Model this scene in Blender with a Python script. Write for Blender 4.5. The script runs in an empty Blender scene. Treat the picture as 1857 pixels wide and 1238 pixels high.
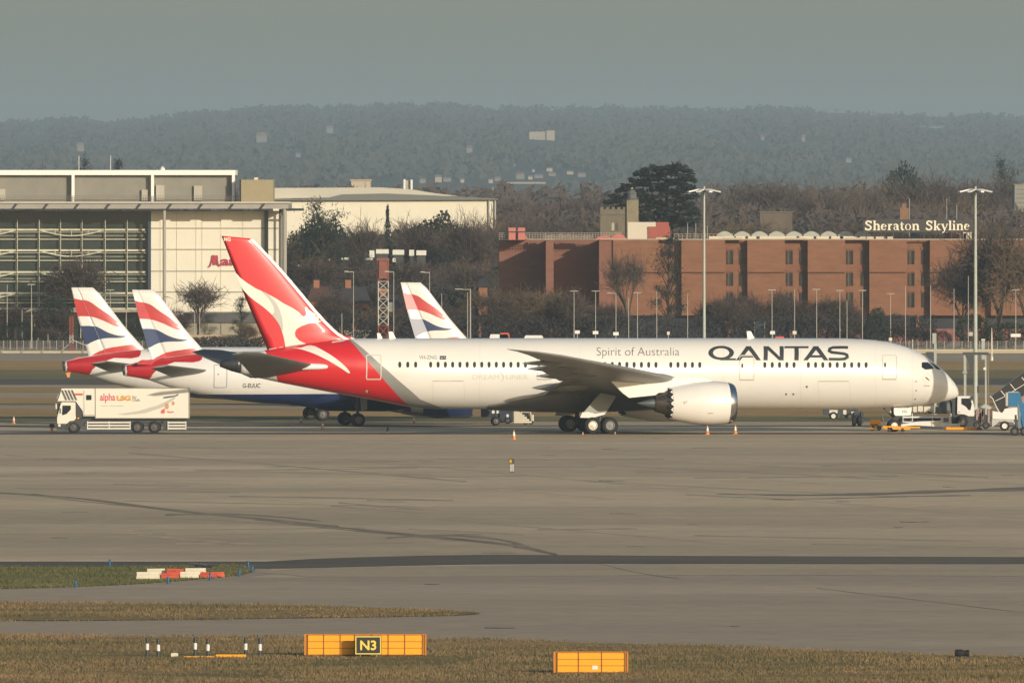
import bpy, bmesh, math, random
import numpy as np
from mathutils import Vector, Matrix, noise
from mathutils.geometry import tessellate_polygon
R = math.radians
sc = bpy.context.scene
COL = sc.collection
random.seed(7)

# ------------------------------------------------------------------ camera
F = 28000.0          # focal length in photo pixels (1857 wide)
H = 20.6             # camera height
PYH = 340.0          # horizon row in the photo
CX = 928.5
cam_d = bpy.data.cameras.new('camera')
cam = bpy.data.objects.new('camera', cam_d); COL.objects.link(cam)
cam.location = (0, 0, H); cam.rotation_euler = (R(90), 0, 0)
cam_d.sensor_width = 36; cam_d.lens = F/1857*36
cam_d.shift_y = -(619-PYH)/1857
cam_d.clip_start = 5; cam_d.clip_end = 60000
sc.camera = cam
sc.render.resolution_x = 1024; sc.render.resolution_y = 682

# ------------------------------------------------------------------ world, sun
SUN_EL, SUN_AZ = 14.0, 59.0      # azimuth measured from +X towards the camera (-Y)
sd = Vector((math.cos(R(SUN_AZ))*math.cos(R(SUN_EL)), -math.sin(R(SUN_AZ))*math.cos(R(SUN_EL)), math.sin(R(SUN_EL))))
w = bpy.data.worlds.new('World'); sc.world = w; w.use_nodes = True
nt = w.node_tree; bg = nt.nodes['Background']
sky = nt.nodes.new('ShaderNodeTexSky'); sky.sky_type = 'NISHITA'; sky.sun_disc = False
sky.sun_elevation = R(SUN_EL); sky.sun_rotation = math.atan2(sd.x, sd.y)
sky.air_density = 1.0; sky.dust_density = 1.6; sky.ozone_density = 2.2; sky.altitude = 20
tint = nt.nodes.new('ShaderNodeMix'); tint.data_type = 'RGBA'; tint.blend_type = 'MULTIPLY'; tint.inputs[0].default_value = 1
tint.inputs[7].default_value = (1.05, 0.98, 0.88, 1)      # slightly yellow-green winter air
nt.links.new(sky.outputs[0], tint.inputs[6]); nt.links.new(tint.outputs[2], bg.inputs[0]); bg.inputs[1].default_value = 0.096
sl = bpy.data.lights.new('sun', 'SUN'); sl.energy = 3.25; sl.angle = R(0.5); sl.color = (1.0, 0.88, 0.72)
sun = bpy.data.objects.new('sun', sl); COL.objects.link(sun)
sun.rotation_euler = sd.to_track_quat('Z', 'Y').to_euler()
sun.location = (200, 900, 200)
sc.view_settings.view_transform = 'Standard'; sc.view_settings.look = 'None'
sc.view_settings.exposure = 0.25; sc.view_settings.gamma = 1
sc.render.engine = 'CYCLES'
sc.cycles.volume_bounces = 1
HAZE_D, HAZE_C, HAZE_G = 5.6e-5, (0.62, 0.80, 0.91, 1), 0.1

# ------------------------------------------------------------------ materials
MATS = {}
def mat(name, col, rough=0.6, metal=0.0, var=0.0, scale=1.0, bump=0.0, col2=None, stretch=(1,1,1), spec=None, coat=0.0, detail=6, obj=True):
    if name in MATS: return MATS[name]
    m = bpy.data.materials.new(name); m.use_nodes = True; t = m.node_tree; b = t.nodes['Principled BSDF']
    b.inputs['Roughness'].default_value = rough; b.inputs['Metallic'].default_value = metal
    if spec is not None: b.inputs['Specular IOR Level'].default_value = spec
    if coat: b.inputs['Coat Weight'].default_value = coat; b.inputs['Coat Roughness'].default_value = 0.12
    tc = t.nodes.new('ShaderNodeTexCoord'); mp = t.nodes.new('ShaderNodeMapping')
    mp.inputs['Scale'].default_value = stretch
    t.links.new(tc.outputs['Object'], mp.inputs[0])
    n = t.nodes.new('ShaderNodeTexNoise'); n.inputs['Scale'].default_value = scale; n.inputs['Detail'].default_value = detail
    n.inputs['Roughness'].default_value = 0.65
    t.links.new(mp.outputs[0], n.inputs[0])
    cr = t.nodes.new('ShaderNodeValToRGB')
    a = col; c2 = col2 if col2 else tuple(max(0, c*(1-var)) for c in col)
    if not col2: a = tuple(min(1, c*(1+var*0.6)) for c in col)
    cr.color_ramp.elements[0].position = 0.3; cr.color_ramp.elements[1].position = 0.7
    cr.color_ramp.elements[0].color = (*c2, 1); cr.color_ramp.elements[1].color = (*a, 1)
    t.links.new(n.outputs[0], cr.inputs[0]); t.links.new(cr.outputs[0], b.inputs['Base Color'])
    if bump:
        bp = t.nodes.new('ShaderNodeBump'); bp.inputs['Strength'].default_value = bump; bp.inputs['Distance'].default_value = 0.05
        t.links.new(n.outputs[0], bp.inputs['Height']); t.links.new(bp.outputs[0], b.inputs['Normal'])
    MATS[name] = m
    return m

def ground_mat(name, ca, cb, cc, s1=0.02, s2=0.15, s3=2.0, rough=0.9, dark=None, st=(.35,1,1), fine=0.3):
    m = bpy.data.materials.new(name); m.use_nodes = True; t = m.node_tree; b = t.nodes['Principled BSDF']
    b.inputs['Roughness'].default_value = rough; b.inputs['Specular IOR Level'].default_value = 0.2
    tc = t.nodes.new('ShaderNodeTexCoord'); mp = t.nodes.new('ShaderNodeMapping'); mp.inputs['Scale'].default_value = st
    t.links.new(tc.outputs['Object'], mp.inputs[0])
    def nz(s, d=5):
        n = t.nodes.new('ShaderNodeTexNoise'); n.inputs['Scale'].default_value = s; n.inputs['Detail'].default_value = d
        n.inputs['Roughness'].default_value = 0.6; t.links.new(mp.outputs[0], n.inputs[0]); return n
    def ramp(src, p0, p1):
        r = t.nodes.new('ShaderNodeMapRange'); r.inputs[1].default_value = p0; r.inputs[2].default_value = p1
        t.links.new(src, r.inputs[0]); return r.outputs[0]
    def mix(f, a, c, isf=True):
        x = t.nodes.new('ShaderNodeMix'); x.data_type = 'RGBA'
        t.links.new(f, x.inputs[0])
        for s, v in ((6, a), (7, c)):
            if isinstance(v, tuple): x.inputs[s].default_value = (*v, 1)
            else: t.links.new(v, x.inputs[s])
        return x.outputs[2]
    c = mix(ramp(nz(s1).outputs[0], 0.42, 0.58), ca, cb)
    c = mix(ramp(nz(s1*3.1, 8).outputs[0], 0.5, 0.68), c, tuple(v*1.13 for v in cb))
    c = mix(ramp(nz(s2).outputs[0], 0.45, 0.75), c, cc)
    if dark:
        c = mix(ramp(nz(s2*0.37, 8).outputs[0], 0.60, 0.72), c, dark)
    n3 = nz(s3, 8)
    x = t.nodes.new('ShaderNodeMix'); x.data_type = 'RGBA'; x.blend_type = 'MULTIPLY'; x.inputs[0].default_value = 1
    r = t.nodes.new('ShaderNodeMapRange'); r.inputs[1].default_value = 0.3; r.inputs[2].default_value = 0.7
    r.inputs[3].default_value = 1-fine; r.inputs[4].default_value = 1+fine
    t.links.new(n3.outputs[0], r.inputs[0]); t.links.new(c, x.inputs[6]); t.links.new(r.outputs[0], x.inputs[7])
    t.links.new(x.outputs[2], b.inputs['Base Color'])
    MATS[name] = m
    return m

# ------------------------------------------------------------------ object helpers
def props(o, label=None, cat=None, group=None, kind=None):
    if label: o['label'] = label
    if cat: o['category'] = cat
    if group: o['group'] = group
    if kind: o['kind'] = kind
    return o
def thing(name, label, cat, loc=(0,0,0), rz=0, group=None):
    o = bpy.data.objects.new(name, None); COL.objects.link(o)
    o.location = loc; o.rotation_euler = (0, 0, rz)
    return props(o, label, cat, group)
def link_mesh(name, verts, faces, m, parent=None, smooth=False, loc=None):
    me = bpy.data.meshes.new(name); me.from_pydata([tuple(v) for v in verts], [], faces)
    if isinstance(m, (list, tuple)):
        for q in m: me.materials.append(q)
    elif m: me.materials.append(m)
    if smooth:
        me.polygons.foreach_set('use_smooth', [True]*len(me.polygons))
        if smooth != 'all': me.set_sharp_from_angle(angle=R(40))
    me.update()
    o = bpy.data.objects.new(name, me); COL.objects.link(o)
    if parent: o.parent = parent
    if loc: o.location = loc
    return o
def copy_tree(o, parent=None):
    c = o.copy(); COL.objects.link(c); c.parent = parent
    for ch in [q for q in COL.objects if q.parent == o]:
        copy_tree(ch, c)
    return c

class MB:
    def __init__(s): s.v = []; s.f = []; s.mi = []
    def add(s, vs, fs, mi=0):
        k = len(s.v); s.v += [tuple(v) for v in vs]; s.f += [tuple(i+k for i in f) for f in fs]; s.mi += [mi]*len(fs); return s
    def box(s, x0, x1, y0, y1, z0, z1, mi=0):
        vs = [(x0,y0,z0),(x1,y0,z0),(x1,y1,z0),(x0,y1,z0),(x0,y0,z1),(x1,y0,z1),(x1,y1,z1),(x0,y1,z1)]
        return s.add(vs, [(0,3,2,1),(4,5,6,7),(0,1,5,4),(1,2,6,5),(2,3,7,6),(3,0,4,7)], mi)
    def bbox(s, x0, x1, y0, y1, z0, z1, b=0.04, mi=0):   # box with chamfered vertical-plane outline
        p = [(x0+b,z0),(x1-b,z0),(x1,z0+b),(x1,z1-b),(x1-b,z1),(x0+b,z1),(x0,z1-b),(x0,z0+b)]
        return s.prism(p, y0, y1, mi)
    def prism(s, poly, y0, y1, mi=0):                    # poly in x,z, extruded along y
        n = len(poly)
        a = sum(poly[i][0]*poly[(i+1)%n][1]-poly[(i+1)%n][0]*poly[i][1] for i in range(n))
        if a < 0: poly = poly[::-1]
        vs = [(x, y0, z) for x, z in poly]+[(x, y1, z) for x, z in poly]
        fs = [tuple(range(n)), tuple(range(2*n-1, n-1, -1))]+[((i+1)%n, i, n+i, n+(i+1)%n) for i in range(n)]
        return s.add(vs, fs, mi)
    def cyl(s, p0, p1, r0, r1=None, n=8, cap=True, mi=0):
        r1 = r0 if r1 is None else r1
        p0 = Vector(p0); p1 = Vector(p1); d = (p1-p0)
        if d.length < 1e-6: return s
        d.normalize(); u = d.orthogonal().normalized(); v = d.cross(u)
        vs = []
        for p, r in ((p0, r0), (p1, r1)):
            for i in range(n):
                a = 2*math.pi*i/n; vs.append(p+u*math.cos(a)*r+v*math.sin(a)*r)
        fs = [(i, (i+1)%n, n+(i+1)%n, n+i) for i in range(n)]
        if cap: fs += [tuple(range(n-1, -1, -1)), tuple(range(n, 2*n))]
        return s.add(vs, fs, mi)
    def lathe(s, prof, c=(0,0,0), axis='x', n=24, mi=0):  # prof: (t along axis, r)
        vs = []; c = Vector(c)
        for t, r in prof:
            for i in range(n):
                a = 2*math.pi*i/n; p, q = math.cos(a)*r, math.sin(a)*r
                vs.append(c+Vector((t,p,q) if axis == 'x' else ((p,t,q) if axis == 'y' else (p,q,t))))
        fs = []
        for k in range(len(prof)-1):
            for i in range(n): fs.append((k*n+i, (k+1)*n+i, (k+1)*n+(i+1)%n, k*n+(i+1)%n))
        return s.add(vs, fs, mi)
    def quad(s, a, b, c, d, mi=0): return s.add([a,b,c,d], [(0,1,2,3)], mi)
    def build(s, name, m, parent=None, smooth=False, loc=None, **kw):
        o = link_mesh(name, s.v, s.f, m, parent, smooth, loc)
        if isinstance(m, (list, tuple)): o.data.polygons.foreach_set('material_index', s.mi)
        if kw: props(o, **kw)
        return o

def X(px, Y): return (px-CX)*Y/F
def Z(py, Y): return H-(py-PYH)*Y/F
def YG(py): return H*F/(py-PYH)
def G(px, py): Y = YG(py); return (X(px, Y), Y)

# ------------------------------------------------------------------ 2D shapes: text, strokes
def text_mesh(s, offset=0.0, shear=0.0):
    c = bpy.data.curves.new('t', 'FONT'); c.body = s; c.offset = offset; c.shear = shear; c.resolution_u = 4
    o = bpy.data.objects.new('t', c); COL.objects.link(o)
    dg = bpy.context.evaluated_depsgraph_get(); dg.update()
    me = bpy.data.meshes.new_from_object(o.evaluated_get(dg))
    v = [(p.co.x, p.co.y) for p in me.vertices]; f = [tuple(p.vertices) for p in me.polygons]
    bpy.data.objects.remove(o); bpy.data.meshes.remove(me)
    xs = [p[0] for p in v]; ys = [p[1] for p in v]
    x0, x1, y0, y1 = min(xs), max(xs), min(ys), max(ys)
    return [((x-x0)/(x1-x0), (y-y0)/(y1-y0)) for x, y in v], f
def stroke(pts, wd, taper=None):
    n = len(pts); vs = []
    for i, p in enumerate(pts):
        a = Vector(pts[max(0, i-1)]); b = Vector(pts[min(n-1, i+1)]); d = (b-a)
        if d.length < 1e-9: d = Vector((1, 0))
        d.normalize(); nn = Vector((-d.y, d.x)); w_ = wd[i] if isinstance(wd, (list, tuple)) else wd
        if 0 < i < n-1:
            d1 = (Vector(p)-a).normalized(); k = abs(d1.dot(d)); w_ = w_/max(k, 0.5)
        vs.append((p[0]+nn.x*w_/2, p[1]+nn.y*w_/2)); vs.append((p[0]-nn.x*w_/2, p[1]-nn.y*w_/2))
    return vs, [(2*i+1, 2*i+3, 2*i+2, 2*i) for i in range(n-1)]
def arc(cx, cy, rx, ry, a0, a1, n=14):
    return [(cx+rx*math.cos(R(a0+(a1-a0)*i/n)), cy+ry*math.sin(R(a0+(a1-a0)*i/n))) for i in range(n+1)]
def poly_mesh(pts):
    t = tessellate_polygon([[Vector((p[0], p[1], 0)) for p in pts]])
    return list(pts), [tuple(q) for q in t]
def smooth_poly(pts, it=2):        # Chaikin corner cutting of a closed outline
    for _ in range(it):
        o = []
        for i in range(len(pts)):
            a = pts[i]; b = pts[(i+1)%len(pts)]
            o.append((a[0]*.75+b[0]*.25, a[1]*.75+b[1]*.25)); o.append((a[0]*.25+b[0]*.75, a[1]*.25+b[1]*.75))
        pts = o
    return pts
def smooth_line(pts, it=2):
    for _ in range(it):
        o = [pts[0]]
        for i in range(len(pts)-1):
            a = pts[i]; b = pts[i+1]
            o.append((a[0]*.75+b[0]*.25, a[1]*.75+b[1]*.25)); o.append((a[0]*.25+b[0]*.75, a[1]*.25+b[1]*.75))
        o.append(pts[-1]); pts = o
    return pts

def decal(name, shapes, surf, m, parent, off=0.012, cell=0.3, clip=None, xf=None, ystep=0.0015):
    """shapes: list of (verts2d, faces) in local x,z; laid on the surface y = -surf(x,z)-off."""
    bm = bmesh.new(); lay = bm.verts.layers.float.new('k')
    for k, (vs, fs) in enumerate(shapes):
        bv = [bm.verts.new((x, 0, z)) for x, z in vs]
        for v in bv: v[lay] = k
        for f in fs:
            try: bm.faces.new([bv[i] for i in f])
            except Exception: pass
    def cut(co, no, clear_in=False, clear_out=False):
        g = bm.verts[:]+bm.edges[:]+bm.faces[:]
        bmesh.ops.bisect_plane(bm, geom=g, plane_co=co, plane_no=no, clear_inner=clear_in, clear_outer=clear_out, dist=1e-5)
    if clip: cut(clip[0], clip[1], clear_out=True)
    if bm.verts and cell:
        for ax in (0, 2):
            lo = min(v.co[ax] for v in bm.verts); hi = max(v.co[ax] for v in bm.verts)
            n = min(90, int((hi-lo)/cell))
            for i in range(1, n+1):
                c = [0, 0, 0]; c[ax] = lo+(hi-lo)*i/(n+1); no = [0, 0, 0]; no[ax] = 1
                cut(c, no)
    for v in bm.verts:
        v.co.y = -surf(v.co.x, v.co.z)-off-ystep*round(v[lay])
        if xf: v.co = xf(v.co)
    bmesh.ops.recalc_face_normals(bm, faces=bm.faces[:])
    if bm.faces:
        s_ = sum(f.normal.y*f.calc_area() for f in bm.faces)
        if s_ > 0: bmesh.ops.reverse_faces(bm, faces=bm.faces[:])
    me = bpy.data.meshes.new(name); bm.to_mesh(me); bm.free(); me.materials.append(m)
    me.polygons.foreach_set('use_smooth', [True]*len(me.polygons))
    o = bpy.data.objects.new(name, me); COL.objects.link(o); o.parent = parent
    return o
def fit(shape, x0, x1, z0, z1):
    vs, fs = shape
    return [(x0+(x1-x0)*x, z0+(z1-z0)*y) for x, y in vs], fs
def text_px(shape, conv, x0, x1, yt, yb):
    vs, fs = shape
    return [conv(x0+(x1-x0)*x, yb+(yt-yb)*y) for x, y in vs], fs

# common materials
WHITE = mat('white_paint', (0.76, 0.74, 0.685), 0.32, var=0.03, scale=0.6, coat=0.3)
WHITE2 = mat('white_metal', (0.72, 0.71, 0.66), 0.5, var=0.08, scale=3)
CREAM = mat('cream_paint', (0.66, 0.6, 0.46), 0.5, var=0.08, scale=2)
REDP = mat('red_paint', (0.62, 0.020, 0.026), 0.42, var=0.05, scale=0.7, coat=0.1)
DGREY = mat('dark_grey_paint', (0.045, 0.047, 0.05), 0.5, var=0.15, scale=3)
MGREY = mat('mid_grey_paint', (0.2, 0.2, 0.19), 0.5, var=0.1, scale=1.5)
LGREY = mat('light_grey_paint', (0.42, 0.42, 0.39), 0.5, var=0.06, scale=1.5)
BLACK = mat('black_rubber', (0.012, 0.012, 0.013), 0.8, var=0.3, scale=4)
GLASS = mat('dark_glass', (0.015, 0.02, 0.026), 0.12, var=0.2, scale=0.8)
STEEL = mat('galvanised_steel', (0.36, 0.38, 0.36), 0.5, metal=0.3, var=0.12, scale=2)
SILVER = mat('polished_metal', (0.62, 0.63, 0.65), 0.22, metal=1.0, var=0.05, scale=2)
BROWNM = mat('heat_stained_metal', (0.12, 0.1, 0.085), 0.4, metal=0.8, var=0.35, scale=3)
NAVY = mat('navy_paint', (0.012, 0.028, 0.1), 0.35, var=0.1, scale=1, coat=0.3)
BAWHITE = mat('tail_white_paint', (0.75, 0.735, 0.68), 0.3, var=0.03, scale=1, coat=0.3)
BARED = mat('flag_red_paint', (0.50, 0.028, 0.03), 0.38, var=0.2, scale=0.9, coat=0.3)
BABLUE = mat('flag_blue_paint', (0.016, 0.036, 0.115), 0.35, var=0.15, scale=1, coat=0.3)
YELLOW = mat('yellow_panel_paint', (0.90, 0.37, 0.002), 0.5, var=0.05, scale=1.5)
ORANGE = mat('orange_plastic', (0.62, 0.23, 0.045), 0.5, var=0.1, scale=4)
BLUEP = mat('blue_vehicle_paint', (0.01, 0.14, 0.3), 0.4, var=0.15, scale=2)
BRICK = mat('orange_brown_brick', (0.255, 0.118, 0.06), 0.9, col2=(0.175, 0.08, 0.044), scale=0.5, stretch=(1,1,3), detail=9)
CONC = mat('pale_concrete', (0.42, 0.38, 0.29), 0.85, var=0.12, scale=0.7)

# ------------------------------------------------------------------ ground
M_APRON = ground_mat('apron_concrete', (0.482, 0.372, 0.238), (0.62, 0.480, 0.302), (0.375, 0.291, 0.190), 0.006, 0.03, 1.3, dark=(0.298, 0.230, 0.154), fine=0.22)
M_TAXI = ground_mat('taxiway_asphalt', (0.394, 0.309, 0.215), (0.442, 0.347, 0.236), (0.345, 0.273, 0.191), 0.01, 0.05, 1.6, dark=(0.283, 0.219, 0.154), fine=0.2)
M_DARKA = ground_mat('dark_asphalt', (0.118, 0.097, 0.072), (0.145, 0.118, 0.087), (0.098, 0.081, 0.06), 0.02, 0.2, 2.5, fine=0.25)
M_MARK = ground_mat('worn_patch', (0.418, 0.326, 0.216), (0.451, 0.354, 0.232), (0.384, 0.301, 0.199), 0.03, 0.2, 2.5, fine=0.25)
M_TYRE = ground_mat('tyre_mark', (0.22, 0.172, 0.12), (0.26, 0.2, 0.137), (0.19, 0.147, 0.102), 0.03, 0.2, 2.5, fine=0.25)
M_GRASS = ground_mat('grass_ground', (0.204, 0.154, 0.048), (0.336, 0.212, 0.083), (0.109, 0.110, 0.033), 0.035, 0.16, 2.2, rough=1, fine=0.4)
M_DRYG = ground_mat('dry_grass_ground', (0.490, 0.299, 0.121), (0.398, 0.250, 0.097), (0.290, 0.202, 0.070), 0.02, 0.1, 1.5, rough=1, fine=0.3)
M_GREENG = ground_mat('green_grass_ground', (0.19, 0.165, 0.065), (0.25, 0.19, 0.08), (0.13, 0.125, 0.045), 0.02, 0.1, 1.5, rough=1, fine=0.3)
M_FIELD = ground_mat('field_ground', (0.07, 0.07, 0.035), (0.1, 0.085, 0.045), (0.05, 0.055, 0.03), 0.004, 0.02, 0.5, rough=1)

def sheet(name, pts, m, z, kind='structure'):
    vs, fs = poly_mesh([(x, y) for x, y in pts])
    o = link_mesh(name, [(x, y, z) for x, y in vs], fs, m)
    bm = bmesh.new(); bm.from_mesh(o.data)
    for f in bm.faces:
        if f.normal.z < 0: f.normal_flip()
    bm.to_mesh(o.data); bm.free()
    return props(o, kind=kind)
def gsheet(name, pxs, m, z): return sheet(name, [G(*p) for p in pxs], m, z)
def band(name, y0, y1, m, z, xa=-260, xb=260):
    Y0, Y1 = YG(y0), YG(y1)
    return sheet(name, [(xa, Y0), (xb, Y0), (xb, Y1), (xa, Y1)], m, z)

sheet('ground', [(-9000, 200), (9000, 200), (9000, 30000), (-9000, 30000)], M_FIELD, -0.25)
sheet('apron', [(-400, 300), (400, 300), (400, YG(762)), (-400, YG(762))], M_APRON, 0.0)
# far strips between apron and perimeter road
band('grass_verge_dark', 764, 755, M_GREENG, 0.03, -400, 400)
band('grass_strip', 755, 741, M_DRYG, 0.02, -400, 400)
band('perimeter_taxiway', 741, 735.5, M_TAXI, 0.015, -400, 400)
band('grass_strip', 735.5, 720, M_DRYG, 0.02, -400, 400)
band('grass_verge_dark', 733.8, 732.2, M_GREENG, 0.05, -400, 400)
band('service_road', 720, 712.5, M_TAXI, 0.015, -400, 400)
band('grass_strip', 712.5, 702, M_DRYG, 0.02, -400, 400)
band('runway_shoulder', 702, 698, M_TAXI, 0.015, -400, 400)
band('runway', 698, 686.5, M_DARKA, 0.02, -400, 400)
band('grass_field', 686.5, 671, M_GREENG, 0.02, -400, 400)
band('grass_field', 671, 655, M_DRYG, 0.02, -400, 400)
band('perimeter_road', 655, 622, M_TAXI, 0.015, -400, 400)
# apron details
band('painted_shadow_strip', 773.2, 770.8, M_DARKA, 0.012)  # thin shadow band behind the airliner, painted as a dark strip
band('painted_shadow_strip', 787.4, 784.2, M_DARKA, 0.012)  # shadow of the airliner and off-frame things, painted on the apron as dark ground
gsheet('dark_asphalt_strip', [(-60,1018),(480,1018),(570,1013),(650,1010),(780,1007),(900,1005.5),(1300,1008),(1950,1010),(1950,1022.5),(1300,1022),(1000,1022),(850,1023),(700,1026),(560,1029.5),(490,1030.5),(-60,1031)], M_DARKA, 0.016)
gsheet('taxiway', [(-80,1031),(490,1030.6),(500,1040),(440,1046),(560,1047),(900,1046),(1300,1043),(1960,1046),(1960,1260),(-80,1260)], M_TAXI, 0.008)
gsheet('paler_concrete_strip', [(470,1036),(520,1031.5),(700,1027.5),(1000,1023.5),(1400,1023.5),(1950,1024),(1950,1045),(1300,1042),(900,1045),(560,1046)], M_MARK, 0.012)
sheet('grass', [G(*p) for p in smooth_poly([(-80,1027),(300,1027),(425,1026),(458,1029),(466,1034),(446,1042),(300,1056),(150,1064),(-80,1069)], 2)], M_GREENG, 0.04)
sheet('grass', [G(*p) for p in smooth_poly([(-80,1093),(150,1093),(300,1095),(600,1100),(800,1106),(872,1111),(868,1114),(800,1117),(600,1120),(300,1124),(-80,1127)], 2)], M_GRASS, 0.04)
GRC = [(-80,1152),(150,1153),(400,1156),(640,1157),(900,1161),(1200,1170),(1450,1179),(1650,1187),(1990,1197),(1990,1420),(-80,1420)]
sheet('grass', [G(*p) for p in GRC], M_GRASS, 0.04)
# curved tyre marks on the apron
def ribbon(name, pts, wd, m, z):
    g = [G(*p) for p in smooth_line(pts, 2)]; n = len(g); vs = []
    for i, p in enumerate(g):
        w_ = wd[0]+(wd[1]-wd[0])*i/(n-1); k = 1+0.35*math.sin(i*1.7)
        vs += [(p[0], p[1]-w_*k/2, z), (p[0], p[1]+w_*k/2, z)]
    return props(link_mesh(name, vs, [(2*i, 2*i+2, 2*i+3, 2*i+1) for i in range(n-1)], m), kind='structure')
MT2 = ground_mat('rubber_smear', (0.27, 0.212, 0.147), (0.31, 0.243, 0.168), (0.235, 0.185, 0.128), 0.03, 0.2, 2.5, fine=0.25)
ML2 = ground_mat('pale_streak', (0.53, 0.412, 0.262), (0.58, 0.45, 0.285), (0.49, 0.38, 0.245), 0.03, 0.2, 2.5, fine=0.2)
MD2 = ground_mat('dull_streak', (0.40, 0.312, 0.207), (0.43, 0.335, 0.222), (0.37, 0.29, 0.192), 0.03, 0.2, 2.5, fine=0.2)
rs = random.Random(14); zc_ = [0.0045]
MAIN = [(-60,891),(60,896),(160,906),(260,918),(360,929),(470,940),(600,954),(720,967),(840,978),(940,989),(1010,1004)]
for i in range(9):
    a = rs.randint(0, 5); b = rs.randint(a+4, 11); dy = rs.gauss(0, 2.2)
    ribbon('tyre_mark', [(x+rs.gauss(0, 8), y+dy+rs.gauss(0, .7)) for x, y in MAIN[a:b]], (rs.uniform(.5, 2.5), rs.uniform(.8, 3.5)), MT2, 0.010+i*.0004)
ribbon('tyre_mark', MAIN, (.7, 1.5), MT2, 0.0145)
for i in range(70):      # faint stained lanes, some along the slabs, some on the taxi diagonal
    px = rs.uniform(-100, 1700); py = rs.uniform(795, 1000)**1.0; L = rs.uniform(120, 620); sl_ = rs.choice([.085, .05, -.012, .0, .02])*1.0
    q0, q1 = (px, py), (px+L, py+L*sl_)
    if q1[1] > 1003 or q1[1] < 790: continue
    ribbon('stained_lane', [q0, (px+L*.5, py+L*.5*sl_+rs.gauss(0, .5)), q1], (rs.uniform(.4, 3.5)*(1000/py)**2, rs.uniform(.4, 3.5)*(1000/py)**2), ML2 if rs.random() < .5 else MD2, 0.004+i*.00004)
ribbon('tyre_mark', [(930,991),(1010,1006),(1080,1020),(1160,1040),(1230,1049)], (0.8, 0.8), M_TYRE, 0.022)
ribbon('tyre_mark', [(300,933),(420,931),(500,936),(580,944)], (5, 2), MT2, 0.016)
ribbon('tyre_mark', [(700,975),(800,969),(900,975),(960,991)], (4, 5), MT2, 0.0165)
ribbon('tyre_mark', [(1300,895),(1450,898),(1600,895),(1720,890),(1950,884)], (2, 13), MT2, 0.0105)
ribbon('tyre_mark', [(1380,897.5),(1520,898),(1650,894),(1780,888),(1950,882)], (1, 7), M_TYRE, 0.0115)
ribbon('tyre_mark', [(1400,905),(1540,903),(1660,899),(1760,898)], (2, 3), M_TYRE, 0.006)
ribbon('tyre_mark', [(240,800),(600,832),(900,856),(1300,895),(1857,940)], (1.0, 1.2), M_MARK, 0.005)
ribbon('tyre_mark', [(1480,1066),(1560,1076),(1650,1086),(1857,1111)], (0.5, 0.5), M_TYRE, 0.022)
rs = random.Random(3)
for _ in range(28):
    py = rs.uniform(800, 1003) if rs.random() < .8 else rs.uniform(1050, 1145)
    px = rs.uniform(0 if py < 1010 else 600, 1857); L = rs.uniform(15, 70)
    ribbon('tar_patch', [(px, py), (px+L*.5, py+rs.uniform(-.7,.7)), (px+L, py+rs.uniform(-1, 1))], (rs.uniform(.5, 2.2), rs.uniform(.3, 1)), M_TYRE if rs.random() < .75 else M_DARKA, 0.026 if py > 1010 else 0.007)

# grass blades on the three near lawns: three-bladed tufts
def tufts(name, regions, n, hmin, hmax, m, seed=1):
    r = random.Random(seed); vs = []; fs = []
    for (test, x0, x1, y0, y1, share) in regions:
        k = 0
        while k < n*share:
            px, py = r.uniform(x0, x1), r.uniform(y0, y1)
            if not test(px, py): continue
            gx, gy = G(px, py); k += 1
            nn = noise.noise(Vector((gx*.12, gy*.12, 0)))
            if nn < -0.25 and r.random() < .7: continue
            for _ in range(3):
                a = r.uniform(0, 6.28); h = r.uniform(hmin, hmax)*(1+nn); b = r.uniform(.012, .03)
                ox, oy = r.uniform(-.08, .08), r.uniform(-.08, .08); lean = r.uniform(0, .6)*h
                i = len(vs)
                vs += [(gx+ox-b*math.cos(a), gy+oy-b*math.sin(a), .03), (gx+ox+b*math.cos(a), gy+oy+b*math.sin(a), .03), (gx+ox+lean*math.cos(a*3), gy+oy+lean*math.sin(a*3), .04+h)]
                fs.append((i, i+1, i+2))
    o = link_mesh(name, vs, fs, m); return props(o, kind='stuff', label='short straw and green grass tufts on the two nearest lawns', cat='grass')
def inpoly(poly):
    def t(x, y):
        c = False; n = len(poly)
        for i in range(n):
            x1, y1 = poly[i]; x2, y2 = poly[(i+1)%n]
            if (y1 > y) != (y2 > y) and x < (x2-x1)*(y-y1)/(y2-y1)+x1: c = not c
        return c
    return t
GA = [(-80,1026.5),(300,1026.5),(425,1025.5),(462,1030),(444,1043),(300,1057),(150,1065),(-80,1070)]
GB = [(-80,1091),(300,1093.5),(600,1099),(876,1110.5),(800,1118.5),(400,1125),(-80,1128.5)]
GC = [(-40,1150.3),(400,1153.8),(900,1159),(1200,1168),(1600,1183.3),(1920,1193),(1920,1250),(-40,1250)]
M_BLADE = mat('grass_blades', (0.29, 0.185, 0.095), 0.9, col2=(0.065, 0.075, 0.024), scale=0.13, stretch=(.6,1,1))
reg = lambda P, s: (inpoly(P), min(p[0] for p in P), max(p[0] for p in P), min(p[1] for p in P), max(p[1] for p in P), s)
tufts('grass_tufts', [reg(GB, .14), reg(GC, .86)], 40000, .05, .14, M_BLADE)
M_BLADE2 = mat('green_grass_blades', (0.15, 0.13, 0.05), 0.9, col2=(0.06, 0.085, 0.024), scale=0.2)
ti = tufts('grass_tufts', [reg(GA, 1)], 6500, .05, .14, M_BLADE2, 5); ti['label'] = 'greener grass tufts on the small island lawn with the barriers'

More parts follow.
